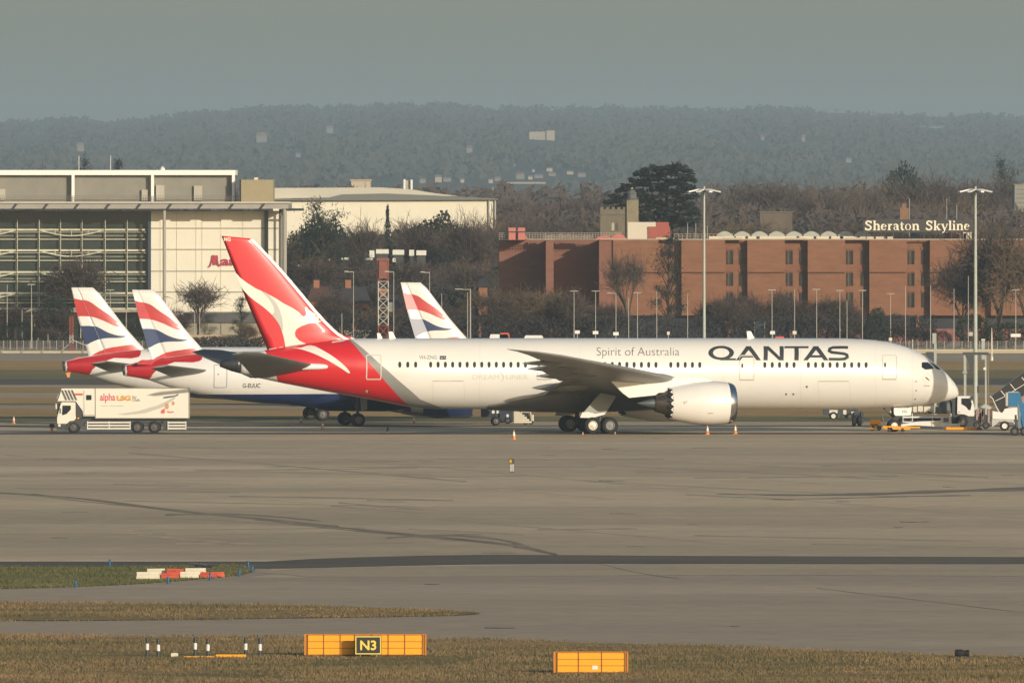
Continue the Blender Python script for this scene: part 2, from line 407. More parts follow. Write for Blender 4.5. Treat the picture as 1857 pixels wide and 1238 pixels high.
# ------------------------------------------------------------------ foreground objects
def mpp(Y): return Y/F
def sign_box(px0, px1, pyb, hpx, cols, label, name='sign_panel', depth=0.35, n3=None):
    Y = YG(pyb); k = Y/F; x0 = X(px0, Y); wd = (px1-px0)*k; h = hpx*k
    t = thing(name, label, 'sign' if n3 else 'barrier', (x0+wd/2, Y, 0), 0)
    fr = MB(); z0 = .07
    fr.box(-wd/2, wd/2, 0, depth, z0, h)
    fr.build('casing', mat('yellow_casing', (0.42, 0.16, 0.006), .5, var=.1), t)
    pn = MB(); seam = MB(); edges = [(c-px0)*k-wd/2 for c in cols]
    for a, b in zip(edges[:-1], edges[1:]):
        for j in range(3):
            za = z0+.02+(h-z0-.04)*j/3; zb = z0+.02+(h-z0-.04)*(j+1)/3
            pn2 = MB(); pn.bbox(a+.022, b-.022, -.03, -.002, za+.016, zb-.016, .008)
    pn.build('face_panel', YELLOW, t)
    for e in edges: MB().box(e-.022, e+.022, -.045, -.003, z0, h+.01).build('seam_strip', mat('brown_seam', (0.2, 0.075, 0.008), .6), t)
    caps = MB()
    caps.box(-wd/2-.03, -wd/2+.03, -.05, depth+.02, z0, h+.02); caps.box(wd/2-.03, wd/2+.03, -.05, depth+.02, z0, h+.02)
    caps.box(-wd/2, wd/2, -.02, depth+.02, h+.003, h+.03)
    caps.build('end_cap', mat('ochre_edge', (0.55, 0.2, 0.01), .5), t)
    for e in edges[::2]:
        MB().box(e-.05, e+.05, .05, .2, 0, z0+.01).build('foot', MGREY, t)
    return t, Y, k, x0+wd/2
t, Y, k, xc = sign_box(553, 772, 1190, 40, [558,587,617,643,674,704,734,766], 'long yellow panelled barrier behind the black N3 board')
Yn = Y-1.05; kk = Yn/F
xa, xb = X(643.5, Yn), X(692, Yn); zb_, zt = 0.12, Z(1152, Yn)
s = thing('location_sign', 'black square board with yellow border and yellow N3 lettering', 'sign', ((xa+xb)/2, Yn, 0))
hw = (xb-xa)/2
MB().bbox(-hw, hw, 0, .16, zb_, zt, .02).build('board', mat('sign_black', (0.02, 0.02, 0.018), .5), s)
b = MB(); q = .045
for a in ((-hw+.02, hw-.02, zt-.02-q, zt-.02), (-hw+.02, hw-.02, zb_+.02, zb_+.02+q), (-hw+.02, -hw+.02+q, zb_+.02+q, zt-.02-q), (hw-.02-q, hw-.02, zb_+.02+q, zt-.02-q)):
    b.box(a[0], a[1], -.008, -.001, a[2], a[3])
b.build('border', mat('sign_yellow', (0.78, 0.6, 0.1), .5), s)
decal('lettering', [fit(text_mesh('N3', 0.025), -hw*.6, hw*.6, zb_+.24*(zt-zb_), zb_+.76*(zt-zb_))], lambda x, z: 0, MATS['sign_yellow'], s, off=.012, cell=0)
for e in (-.35, .35): MB().cyl((e, .08, 0), (e, .08, .13), .04).build('post', MGREY, s)
t2, Y2, k2, xc2 = sign_box(1005, 1138, 1222, 40, [1010.5,1049,1091,1132.5], 'shorter yellow three-panel barrier in the near grass at right')
MB().box(X(1074,Y2)-xc2, X(1084,Y2)-xc2, -.05, -.031, Z(1213,Y2), Z(1206,Y2)).build('sticker', WHITE2, t2)

# bollards
def bollard():
    t = thing('bollard', 'x', 'bollard', (0,0,0), 0, 'black and white bollards in the near grass')
    a = MB(); a.lathe([(0, .001), (0, .1), (.05, .1), (.06, .075), (.26, .075)], axis='z', n=14); a.build('base_tube', DGREY, t, smooth=True)
    b = MB(); b.lathe([(.26, .078), (.28, .08), (.52, .08), (.54, .078)], axis='z', n=14); b.build('white_band', WHITE2, t, smooth=True)
    c = MB(); c.lathe([(.54, .076), (.7, .076), (.705, .085), (.76, .085), (.8, .06), (.81, .001)], axis='z', n=14); c.build('top_tube', DGREY, t, smooth=True)
    return t
b0 = bollard()
BL = ['leftmost black and white bollard, standing left of the small white block', 'second black and white bollard from the left, just left of the small white block',
      'black and white bollard at the left end of the yellow strip', 'black and white bollard at the middle of the yellow strip',
      'black and white bollard at the right end of the yellow strip', 'rightmost black and white bollard, nearest the long yellow barrier']
for i, (px, py) in enumerate([(267,1190),(287,1192),(354,1189),(377,1191.5),(445.5,1190),(471.5,1191)]):
    o = b0 if i == 0 else copy_tree(b0)
    gx, gy = G(px, py); o.location = (gx, gy, .04); o['label'] = BL[i]
for px0, px1, py, lab, hh, m in ((310,323,1191.5,'small off-white block lying left of the yellow strip', .16, CREAM),):
    gx, gy = G(px0, py); k = gy/F
    t = MB(); t.bbox(0, (px1-px0)*k, 0, .2, 0, hh, .03); o = t.build('concrete_block', m, None, loc=(gx, gy, .04)); props(o, lab, 'block')
gx, gy = G(334, 1193); k = gy/F
t = thing('ground_strip', 'low yellow strip lying between the middle bollards', 'marker strip', (gx, gy, .04))
MB().bbox(0, 55*k, 0, .12, .01, .06, .01).build('thin_bar', YELLOW, t)
MB().bbox(57*k, 112*k, 0, .2, .01, .13, .02).build('thick_bar', YELLOW, t)
MB().box(0, 112*k, .02, .1, 0, .012).build('backing', DGREY, t)
# black fitting at right
gx, gy = G(1744, 1193)
t = thing('approach_light', 'small black light fitting on the grass at far right', 'ground light', (gx, gy, .03))
a = MB(); a.lathe([(-.3, .02), (-.3, .13), (-.22, .17), (.0, .17), (.05, .13), (.2, .13), (.24, .16), (.32, .15), (.34, .02)], c=(0, 0, .2), axis='x', n=14); a.build('body', BLACK, t, smooth=True)
a = MB(); a.box(-.25, -.15, -.08, .08, 0, .08); a.box(.12, .22, -.08, .08, 0, .08); a.box(-.28, .28, -.1, .1, -.01, .02); a.build('foot', DGREY, t)
# taxiway edge markers
EM = [(199,1027,'blue edge marker at the far edge of the island lawn'),(137.5,1065,'blue edge marker at the near edge of the island lawn, furthest left'),(305,1059,'blue edge marker in front of the red and white barriers'),
      (381,1052,'blue edge marker at the right end of the red and white barriers'),(434.5,1045,'blue edge marker nearest the rounded lawn tip, on its near edge'),(450,1030,'blue edge marker on the far edge of the lawn tip'),(458,1038,'blue edge marker at the very tip of the island lawn')]
e0 = thing('edge_marker', 'x', 'marker post', (0,0,0), 0, 'blue taxiway edge markers')
a = MB(); a.lathe([(0, .001), (0, .13), (.03, .13), (.04, .06), (.05, .055), (.36, .055), (.37, .04), (.375, .001)], axis='z', n=10); a.build('post', mat('marker_blue', (0.008, 0.085, 0.2), .5, var=.1), e0, smooth=True)
a = MB(); a.lathe([(.22, .058), (.27, .058)], axis='z', n=10); a.build('reflective_band', mat('marker_blue_light', (0.02, 0.17, 0.35), .4), e0)
for i, (px, py, lab) in enumerate(EM):
    o = e0 if i == 0 else copy_tree(e0); gx, gy = G(px, py); o.location = (gx, gy, .03); o['label'] = lab
# red and white barriers
M_BRED = mat('barrier_red', (0.48, 0.07, 0.03), .6, var=.25, scale=3); M_BWH = mat('barrier_white', (0.66, 0.6, 0.46), .6, var=.12, scale=2)
def barrier(px0, px1, pyb, hpx, red, rot, label, z0=.04):
    gx, gy = G(px0, pyb); k = gy/F; L = (px1-px0)*k; h = hpx*k
    rot += random.uniform(-.09, .09)
    t = thing('traffic_barrier', label, 'barrier', (gx, gy, z0), rot, 'red and white barriers heaped on the grass')
    t.rotation_euler.y = random.uniform(-.02, .045)
    a = MB(); prof = [(0, 0), (0, h*.55), (h*.18, h*.8), (h*.24, h), (h*.52, h), (h*.58, h*.8), (h*.76, h*.55), (h*.76, 0)]   # y,z
    n = len(prof); vs = [(0.03 if 0 < i < n-1 else 0, y, z) for i, (y, z) in enumerate(prof)]+[(L-.03 if 0 < i < n-1 else L, y, z) for i, (y, z) in enumerate(prof)]
    a.add(vs, [tuple(range(n-1, -1, -1)), tuple(range(n, 2*n))]+[(i, (i+1)%n, n+(i+1)%n, n+i) for i in range(n)])
    a.build('shell', M_BRED if red else M_BWH, t)
    MB().cyl((L*.15, h*.38, h*.99), (L*.15, h*.38, h*1.06), h*.09).build('filler_cap', DGREY, t); MB().cyl((L, h*.38, h*.3), (L+.05, h*.38, h*.3), h*.12).build('end_peg', DGREY, t)
    return t
yb = 1051
barrier(247, 290, yb, 13, False, .01, 'white barrier at the left end of the front row')
barrier(291, 325, yb-1, 10, True, .01, 'red barrier in the front row under the white one')
barrier(326, 361, yb-2.5, 11, False, .01, 'white barrier in the middle of the front row')
barrier(362, 394, yb-3, 10, True, .02, 'red barrier right of the middle white one in the front row')
barrier(384, 410, yb-4, 9, True, .5, 'red barrier turned at an angle at the right end of the heap')
barrier(266, 300, yb-7, 12, False, .02, 'white barrier at the left end of the back row')
barrier(301, 334, yb-6.5, 13, True, .01, 'red barrier in the middle of the back row')
barrier(335, 374, yb-7, 13, False, .01, 'long white barrier at the right of the back row')
gx, gy = G(330, 1036.5); k = gy/F
a = MB(); rr = random.Random(5)
for i in range(7): 
    x = rr.uniform(5, 45)*k; a.cyl((x, rr.uniform(-.3,.5), .1+rr.uniform(0,.35)), (x+rr.uniform(.4, 1.0), rr.uniform(-.3,.5), .15+rr.uniform(0,.2)), rr.uniform(.04,.09))
o = a.build('debris_pile', mat('dark_plastic', (.06,.065,.08), .4, var=.4, scale=5), None, loc=(gx, gy, .03)); props(o, 'dark pile of tubes and sheeting behind the red and white barriers', 'debris')

# small apron sign on two legs
gx, gy = G(928, 856); k = gy/F
t = thing('apron_sign', 'small black and yellow sign on two white legs out on the apron', 'sign', (gx, gy, 0))
MB().bbox(-5.5*k, 5*k, 0, .12, 15*k, 25*k, .04).build('board', mat('sign_olive', (0.06, 0.05, 0.012), .6), t)
MB().box(-4*k, 0, -.012, -.002, 17*k, 23*k).build('yellow_patch', mat('patch_yellow', (0.5, 0.3, 0.02), .6), t)
for e in (-1.5, 2.2): MB().cyl((e*k, .06, 0), (e*k, .06, 15.2*k), .035).build('leg', WHITE2, t)
MB().box(-3.5*k, 4.2*k, -.1, .22, 0, .06).build('base', DGREY, t)

# cones
def cone():
    t = thing('traffic_cone', 'x', 'cone', (0,0,0), 0, 'traffic cones round the parked aircraft')
    MB().bbox(-.22, .22, -.22, .22, 0, .04, .01).build('base', ORANGE, t)
    a = MB(); a.lathe([(.04, .17), (.3, .12)], axis='z', n=14); a.lathe([(.62, .065), (.78, .035), (.785, .001)], axis='z', n=14); a.build('body', ORANGE, t, smooth=True)
    a = MB(); a.lathe([(.3, .122), (.62, .067)], axis='z', n=14); a.build('white_sleeve', WHITE2, t, smooth=True)
    return t
c0 = cone()
CN = [(932,797,1,'traffic cone standing ahead of the red tail, left of the main wheels'),(1283,788,1,'orange cone below the engine, the left of the two there'),(1333.5,787,1,'traffic cone just ahead of the engine intake'),
      (25,768,.85,'small white and orange cone at the far left of the apron'),(546,768,.8,'orange cone left of the farther dark wheels under the tail'),(585,778,.85,'yellowish cone between the two pairs of dark wheels'),
      (751,767.5,.8,'small cone behind the grey and red tail edge'),(1057,788.5,.35,'low orange chock cone left of the near main wheels'),(1115.5,787.5,.32,'low orange chock cone right of the near main wheels'),
      (1612,779,.4,'low orange cone beside the yellow tow bar, left one'),(1634,779,.4,'low orange cone beside the yellow tow bar, right one')]
for i, (px, py, s_, lab) in enumerate(CN):
    o = c0 if i == 0 else copy_tree(c0); gx, gy = G(px, py); o.location = (gx, gy, .01); o.scale = (s_, s_, s_); o['label'] = lab
for px, py, lab in ((703,783,'low dark peg on the apron under the red tail'),(557,0,'')):
    if not lab: continue
    gx, gy = G(px, py); a = MB(); a.lathe([(0,.001),(0,.15),(.05,.14),(.45,.05),(.46,.001)], axis='z', n=10); props(a.build('apron_peg', DGREY, None, smooth=True, loc=(gx, gy, 0)), lab, 'peg')

# ------------------------------------------------------------------ aircraft
class Frame:
    def __init__(s, X0, Y0, psi): s.X0, s.Y0 = X0, Y0; s.c, s.s = math.cos(R(psi)), math.sin(R(psi)); s.psi = R(psi)
    def p2l(s, px, py, y=0.0):
        u = (px-CX)/F
        x = (u*(s.Y0+y*s.c)-s.X0+y*s.s)/(s.c-u*s.s)
        Y = s.Y0+x*s.s+y*s.c
        return x, H-(py-PYH)*Y/F
def interp(tab, x):
    if x <= tab[0][0]: return tab[0][1]
    for a, b in zip(tab[:-1], tab[1:]):
        if x <= b[0]: return a[1]+(b[1]-a[1])*(x-a[0])/(b[0]-a[0]) if b[0] > a[0] else b[1]
    return tab[-1][1]
class Fuse:
    def __init__(s, top, bot, k=0.973): s.top = sorted(top); s.bot = sorted(bot); s.k = k
    def st(s, x):
        zt, zb = interp(s.top, x), interp(s.bot, x); hh = max(.02, (zt-zb)/2); return (zt+zb)/2, hh, hh*s.k
    def surf(s, x, z):
        zc, hh, hw = s.st(x); q = (z-zc)/hh
        return hw*math.sqrt(max(0.0, 1-q*q))
    def normal(s): pass
    def mesh(s, xs, n=48):
        vs = []; fs = []
        for x in xs:
            zc, hh, hw = s.st(x)
            for i in range(n):
                a = 2*math.pi*i/n; vs.append((x, -hw*math.sin(a), zc+hh*math.cos(a)))
        for k in range(len(xs)-1):
            for i in range(n): fs.append((k*n+i, (k+1)*n+i, (k+1)*n+(i+1)%n, k*n+(i+1)%n))
        fs.append(tuple(range(n))); fs.append(tuple(range(len(xs)*n-1, (len(xs)-1)*n-1, -1)))
        return vs, fs
AF = [(0,0),(.0125,.019),(.05,.038),(.1,.05),(.2,.06),(.3,.0615),(.45,.056),(.6,.044),(.75,.029),(.9,.012),(1,.001)]
def airfoil(n=None): return AF
def loft(secs, thick_axis='z', inc=0.0):
    """secs: list of (leading edge point, chord, thickness ratio)."""
    vs = []; fs = []
    for le, ch, th in secs:
        ring = [(c, t*th/.12) for c, t in AF]+[(c, -t*th/.12) for c, t in AF[-2:0:-1]]
        for c, t in ring:
            if thick_axis == 'z': vs.append((le[0]-c*ch, le[1], le[2]+t*ch*1.0-c*ch*inc))
            else: vs.append((le[0]-c*ch, le[1]+t*ch, le[2]))
    n = len(AF)*2-2
    for k in range(len(secs)-1):
        for i in range(n): fs.append((k*n+i, k*n+(i+1)%n, (k+1)*n+(i+1)%n, (k+1)*n+i))
    fs.append(tuple(range(n-1, -1, -1))); fs.append(tuple(range((len(secs)-1)*n, len(secs)*n)))
    return vs, fs
def fix_normals(o):
    bm = bmesh.new(); bm.from_mesh(o.data); bmesh.ops.recalc_face_normals(bm, faces=bm.faces[:]); bm.to_mesh(o.data); bm.free(); return o
def mirror_y(vs): return [(x, -y, z) for x, y, z in vs]

def livery_mat(name, base, layers, zr, xr, coat=.35):
    """layers: (colour, curve a, curve b): colour where fa(z) < x < fb(z) in the thing's own coordinates; curves are [(z,x)...]."""
    m = bpy.data.materials.new(name); m.use_nodes = True; t = m.node_tree; b = t.nodes['Principled BSDF']
    b.inputs['Roughness'].default_value = .3; b.inputs['Coat Weight'].default_value = coat; b.inputs['Coat Roughness'].default_value = .08
    tc = t.nodes.new('ShaderNodeTexCoord'); sp = t.nodes.new('ShaderNodeSeparateXYZ'); t.links.new(tc.outputs['Object'], sp.inputs[0])
    mz = t.nodes.new('ShaderNodeMapRange'); mz.inputs[1].default_value, mz.inputs[2].default_value = zr; t.links.new(sp.outputs[2], mz.inputs[0])
    mx = t.nodes.new('ShaderNodeMapRange'); mx.inputs[1].default_value, mx.inputs[2].default_value = xr; t.links.new(sp.outputs[0], mx.inputs[0])
    def nc(z, x): return (min(1, max(0, (z-zr[0])/(zr[1]-zr[0]))), min(1, max(0, (x-xr[0])/(xr[1]-xr[0]))))
    def curve(c):
        n = t.nodes.new('ShaderNodeFloatCurve'); cv = n.mapping.curves[0]; pts = sorted(nc(z, x) for z, x in c)
        cv.points[0].location = (0, pts[0][1]); cv.points[-1].location = (1, pts[-1][1])
        for p in pts:
            if .001 < p[0] < .999: cv.points.new(*p)
        for p in cv.points: p.handle_type = 'VECTOR'
        n.mapping.update(); t.links.new(mz.outputs[0], n.inputs[1]); return n.outputs[0]
    def math_(op, a, c):
        n = t.nodes.new('ShaderNodeMath'); n.operation = op
        for i, v in enumerate((a, c)):
            if isinstance(v, (int, float)): n.inputs[i].default_value = v
            else: t.links.new(v, n.inputs[i])
        return n.outputs[0]
    nz = t.nodes.new('ShaderNodeTexNoise'); nz.inputs['Scale'].default_value = .5; t.links.new(tc.outputs['Object'], nz.inputs[0])
    cr = t.nodes.new('ShaderNodeValToRGB'); cr.color_ramp.elements[0].color = (*[c*.95 for c in base], 1); cr.color_ramp.elements[1].color = (*base, 1)
    t.links.new(nz.outputs[0], cr.inputs[0]); col = cr.outputs[0]
    for c, fa, fb in layers:
        f = None
        if fa: f = math_('GREATER_THAN', mx.outputs[0], curve(fa))
        if fb:
            g = math_('LESS_THAN', mx.outputs[0], curve(fb)); f = g if f is None else math_('MULTIPLY', f, g)
        x = t.nodes.new('ShaderNodeMix'); x.data_type = 'RGBA'; t.links.new(f, x.inputs[0]); t.links.new(col, x.inputs[6]); x.inputs[7].default_value = (*c, 1)
        col = x.outputs[2]
    t.links.new(col, b.inputs['Base Color']); return m

# ===== the big white and red airliner
QX0, QY0, QPSI = 6.374, 1298.0, 11.0
Q = Frame(QX0, QY0, QPSI)
qtop = [Q.p2l(*p) for p in [(1738.5,714),(1736,703),(1730,693),(1718,679),(1702,663.5),(1682,648.5),(1664,637.5),(1640,627.5),(1610,619.5),(1575,615.5),(1530,613.3),(1400,613),(1000,613),(640,613.5),(600,616),(540,624),(490,633),(440,643),(405,651.5),(399,655)]]
qbot = [Q.p2l(*p) for p in [(1738.5,714),(1736.5,719),(1730,722.5),(1720,725.5),(1698,730.5),(1676,734.5),(1650,738),(1620,740),(1570,741.2),(1300,741.5),(830,741.5),(790,740.8),(760,739.3),(740,737.5),(700,729.5),(640,718.5),(580,707.5),(520,696),(460,683.5),(420,673),(399,665)]]
QF = Fuse(qtop, qbot)
def qside(px, py, off=0):
    y = -2.8
    for _ in range(4):
        x, z = Q.p2l(px, py, y); y = -QF.surf(x, z)
    return x, z
qa = thing('airliner', 'large white twin-jet airliner with red tail, leaping kangaroo on fin, parked side-on', 'airplane', (QX0, QY0, 0), R(QPSI))
zr, xr = (1.5, 9.0), (-34.0, -10.0)
fr_ = [Q.p2l(*p) for p in [(626,613)]]
def zx(pts): return [(z, x) for x, z in (qside(*p) for p in pts)]
redb = zx([(632,616),(642,625),(665,653),(700,693),(722,718),(742,739)])
greyb = zx([(637,616),(649,624),(684,655),(722,689),(762,724),(802,740)])
aftb = zx([(476,626),(483,640),(490,655),(497,672),(503,688),(506,697)])
QBODY = livery_mat('airliner_skin', (0.76, 0.74, 0.68), [((0.27, 0.265, 0.25), redb, greyb), ((0.60, 0.018, 0.024), aftb, redb)], zr, xr)
xs_all = sorted(set([p[0] for p in qtop+qbot]+list(np.linspace(-30, 30, 50))))
xs_all = [x for i, x in enumerate(xs_all) if i == 0 or x-xs_all[i-1] > .03]
apu = Q.p2l(435, 660)[0]
vs, fs = QF.mesh([x for x in xs_all if x > apu]); vs0 = None
o = link_mesh('fuselage', *QF.mesh([apu]+[x for x in xs_all if x > apu+.05]), QBODY, qa, smooth='all'); fuse_o = fix_normals(o)
o = link_mesh('tail_cone', *QF.mesh([x for x in xs_all if x < apu-.05]+[apu-.001], 32), mat('unpainted_grey_metal', (0.09, 0.09, 0.095), .35, metal=.7, var=.2, scale=1), qa, smooth='all'); fix_normals(o)
# belly fairing: grey canoe under the wing
bx0, bx1 = Q.p2l(880, 740)[0], Q.p2l(1200, 740)[0]
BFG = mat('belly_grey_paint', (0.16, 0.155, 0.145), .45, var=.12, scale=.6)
def bf_y(x):  # upper edge z of grey fairing on the side
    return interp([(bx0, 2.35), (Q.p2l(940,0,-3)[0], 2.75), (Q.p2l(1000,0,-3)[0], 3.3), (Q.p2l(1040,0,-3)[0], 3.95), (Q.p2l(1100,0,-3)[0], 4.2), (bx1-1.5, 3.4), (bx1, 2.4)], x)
vs = []; fs = []; nseg = 26; nring = 15
for i in range(nseg+1):
    x = bx0+(bx1-bx0)*i/nseg; t = i/nseg; bulge = math.sin(math.pi*t)**.6
    zt_ = bf_y(x); zb_ = 2.0-.28*bulge
    for j in range(nring):
        a = -1+2*j/(nring-1)
        ww = min(QF.surf(x, max(zt_, 2.1))+.03, 2.95)+.16*bulge
        y = ww*math.sin(a*math.pi/2); z = zb_+(zt_-zb_)*(1-math.cos(a*math.pi/2))**.8
        vs.append((x, y, z))
for i in range(nseg):
    for j in range(nring-1): fs.append((i*nring+j, (i+1)*nring+j, (i+1)*nring+j+1, i*nring+j+1))
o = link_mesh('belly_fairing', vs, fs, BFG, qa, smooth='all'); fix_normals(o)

# fin (in the plane y=0)
def lineval(pts, z): return interp(sorted((p[1], p[0]) for p in pts), z)
FLE = [Q.p2l(*p) for p in [(643,613),(612,604),(580,574),(540,525.5),(500,478.5),(465,441),(457,434),(455,432.5)]]
FTE = [Q.p2l(*p) for p in [(487,640),(484,632),(445,540),(401.5,427.5)]]
ztop_te = FTE[-1][1]; ztop_le = FLE[-1][1]; zf0 = Q.p2l(620, 640)[1]
def fin_secs():
    out = []
    for k in range(45):
        t = k/44; zl = zf0+(ztop_le-zf0)*t; zt = zf0+(ztop_te-zf0)*t
        xl = lineval(FLE, zl); xt = lineval(FTE, zt)
        out.append((xl, zl, xt, zt))
    return out
def make_fin(parent):
    vs = []; fs = []; ring = [(c, t) for c, t in AF]+[(c, -t) for c, t in AF[-2:0:-1]]; n = len(ring)
    secs = fin_secs()
    for xl, zl, xt, zt in secs:
        for c, t in ring:
            vs.append((xl+(xt-xl)*c, t*(xl-xt)*.8, zl+(zt-zl)*c))
    for k in range(len(secs)-1):
        for i in range(n): fs.append((k*n+i, k*n+(i+1)%n, (k+1)*n+(i+1)%n, (k+1)*n+i))
    fs.append(tuple(range((len(secs)-1)*n, len(secs)*n)))
    o = link_mesh('fin', vs, fs, REDP, parent, smooth='all'); return fix_normals(o)
qfin = make_fin(qa)
def finy(x, z):
    xl, xt = lineval(FLE, z), lineval(FTE, z); ch = max(.1, xl-xt); c = min(1, max(0, (xl-x)/ch))
    return interp(AF, c)*ch*.8
def on_fin(px, py): return Q.p2l(px, py, -.3)
# bright leading edge strip
le = smooth_line([(457,433),(466,441.5),(501,478),(541,524.5),(581,573),(612,603.5),(626,612.5),(643,618)], 1)
le_in = [(x-5.2-2.2*(i/len(le))**3, y+1.6) for i, (x, y) in enumerate(le)]
shape = poly_mesh([Q.p2l(x+.8, y, 0) for x, y in le]+[Q.p2l(x, y, 0) for x, y in le_in[::-1]])
decal('leading_edge', [shape], finy, mat('leading_edge_white', (0.86, 0.86, 0.84), .25, var=.02), qfin, off=.07, cell=.4)
# dorsal fillet where the fin meets the fuselage
d = MB(); pts = [Q.p2l(*p) for p in [(600,598),(612,603),(624,609),(642,613.2),(650,616),(600,616)]]
d.prism(pts, -.16, .16); d.build('dorsal_fillet', WHITE, qa)

# kangaroo motif (outline traced, body on the fin, legs and tail running on to the fuselage)
KW = mat('motif_white', (0.78, 0.75, 0.66), .35, var=.03, coat=.3)
kz = lambda x, y: (380+x/3.2583, 400+y/3.2583)     # coordinates read off an enlarged view
roo_fin = [kz(*p) for p in [(146,275),(160,310),(185,338),(225,368),(275,400),(330,425),(395,460),(440,490),(490,515),(530,542),(545,560),(556,566),(566,562),(573,550),(568,532),(564,514),(574,511),(588,528),(620,548),(655,570),(672,585),(662,596),(630,603),(590,607),(545,622),(515,640),(505,660),(508,685),(530,708),(570,727),(615,742),(600,747),(540,752),(478,748),(450,745),(446,720),(440,690),(430,655),(415,618),(395,585),(360,545),(320,510),(275,478),(235,445),(205,412),(190,390),(170,340)]]
roo_foot = [kz(*p) for p in [(478,748),(540,752),(570,738),(610,735),(660,760),(720,795),(770,832),(810,868),(832,898),(822,903),(790,880),(740,848),(690,820),(630,790),(570,768),(520,755)]]
decal('kangaroo_emblem', [poly_mesh([on_fin(*p) for p in roo_fin])], finy, KW, qfin, off=.015, cell=.45)
# grey fold along the rear of the emblem
fold = [kz(*p) for p in [(300,408),(345,430),(380,462),(410,510),(430,560),(440,600),(452,640),(445,690),(430,650),(412,612),(392,582),(358,543),(318,508),(350,520),(380,520),(370,480),(340,440)]]
decal('emblem_fold', [poly_mesh([on_fin(*p) for p in [kz(*q) for q in [(300,410),(350,436),(390,480),(415,525),(430,575),(437,640),(428,650),(412,612),(392,582),(370,556),(385,540),(378,505),(350,460)]]])], finy, mat('motif_grey', (0.5, 0.49, 0.45), .4, var=.03), qfin, off=.022, cell=.4)
decal('kangaroo_foot', [poly_mesh([qside(*p) for p in smooth_poly(roo_foot, 1)])], QF.surf, KW, fuse_o, off=.02, cell=.35)
# white line between fin and fuselage
decal('fin_seam', [stroke([qside(487,633.5), qside(515,627.5)], .1)], QF.surf, KW, fuse_o, off=.02, cell=.3)
decal('fin_seam', [stroke([qside(602,620.5), qside(624,617)], .1)], QF.surf, KW, fuse_o, off=.03, cell=.3)
decal('fin_code', [text_px(text_mesh('NG', .03), lambda x, y: on_fin(x, y), 407, 419, 430.5, 437.5)], finy, KW, qfin, off=.02, cell=0)

# text on the fuselage
TXT = mat('title_dark_grey', (0.035, 0.042, 0.045), .45, var=.08)
TXTM = mat('script_grey', (0.17, 0.16, 0.14), .45, var=.05)
TXTL = mat('faint_grey_lettering', (0.56, 0.53, 0.46), .45, var=.03)
def glyph_run(run, total, x0, x1, yt, yb, conv):
    out = []
    for sx, strokes in run:
        for s_ in strokes:
            if s_[0] == 'ring':
                _, cx, cy, rx, ry, tx, ty = s_
                a = arc(cx, cy, rx, ry, 0, 360, 32)[:-1]; b = arc(cx, cy, rx-tx, ry-ty, 0, 360, 32)[:-1]; n = 32
                vs = [(sx+p[0], p[1]) for p in a+b]; fs = [(i, (i+1)%n, n+(i+1)%n, n+i) for i in range(n)]
            elif s_[0] == 'poly':
                vs, fs = poly_mesh([(sx+p[0], p[1]) for p in s_[1]])
            else:
                vs, fs = stroke([(sx+p[0], p[1]) for p in s_[0]], s_[1])
            out.append(([conv(x0+(x1-x0)*v[0]/total, yb+(yt-yb)*v[1]) for v in vs], fs))
    return out
gA = [('poly', [(0,0),(.29,0),(1.02,1),(.68,1)]), ('poly', [(1.66,0),(1.37,0),(.64,1),(.98,1)]), ('poly', [(.3,.2),(1.36,.2),(1.24,.36),(.44,.36)])]
def sS():
    pts = [(1.36,.8),(1.2,.9),(.9,.93),(.45,.92),(.2,.82),(.16,.68),(.3,.57),(.75,.52),(1.15,.47),(1.36,.37),(1.38,.22),(1.22,.11),(.9,.075),(.45,.08),(.14,.16)]
    return [(pts, .16)]
def sSt():
    pts = [(1.42,.915),(.95,.925),(.42,.91),(.2,.82),(.17,.68),(.32,.57),(.75,.52),(1.15,.47),(1.36,.38),(1.38,.23),(1.2,.1),(.85,.075),(.14,.085)]
    return [(pts, .19)]
run = [(0, [('ring', .85,.53,.85,.5,.31,.17), ('poly', [(.75,.0),(1.92,.0),(1.78,.14),(.95,.14)])]),
       (1.83, gA), (3.66, [('poly', [(0,0),(.27,0),(.27,1),(0,1)]), ('poly', [(.0,1),(1.03,0),(1.3,0),(.34,1)]), ('poly', [(1.06,0),(1.33,0),(1.33,1),(1.06,1)])]),
       (5.05, [('poly', [(0,.86),(1.6,.86),(1.6,1),(0,1)]), ('poly', [(.66,0),(.94,0),(.94,.86),(.66,.86)])]),
       (6.3, gA), (7.85, sSt())]
decal('airline_title', glyph_run(run, 9.35, 1284.5, 1540, 627.5, 653, qside), QF.surf, TXT, fuse_o, off=.02, cell=.5, ystep=.0012)
decal('script_title', [text_px(text_mesh('Spirit of Australia', -.012), qside, 1082, 1232, 629.5, 649.5)], QF.surf, TXTM, fuse_o, off=.02, cell=.45)
decal('registration', [text_px(text_mesh('VH-ZNG', 0), qside, 760, 792, 644, 651)], QF.surf, mat('reg_grey', (.25,.24,.22), .5), fuse_o, off=.02, cell=0)
decal('flag_patch', [poly_mesh([qside(*p) for p in [(797.5,645),(809,645),(809,651.5),(797.5,651.5)]])], QF.surf, mat('flag_dark', (.02,.025,.06), .5), fuse_o, off=.02, cell=0)
decal('flag_stripe', [stroke([qside(799,648.6), qside(803.5,648.4)], .05), stroke([qside(805,646.8), qside(808,649.8)], .04)], QF.surf, WHITE2, fuse_o, off=.026, cell=0)
decal('type_lettering', [text_px(text_mesh('DREAM', -.01), qside, 857, 905, 679, 687.5), text_px(text_mesh('LINER', -.01), qside, 918, 957, 679, 687.5),
      stroke([qside(x, y) for x, y in [(905,675),(911,679),(913.5,683.5),(912,688),(908,692)]], [.03,.09,.11,.08,.03])], QF.surf, TXTL, fuse_o, off=.02, cell=.6)
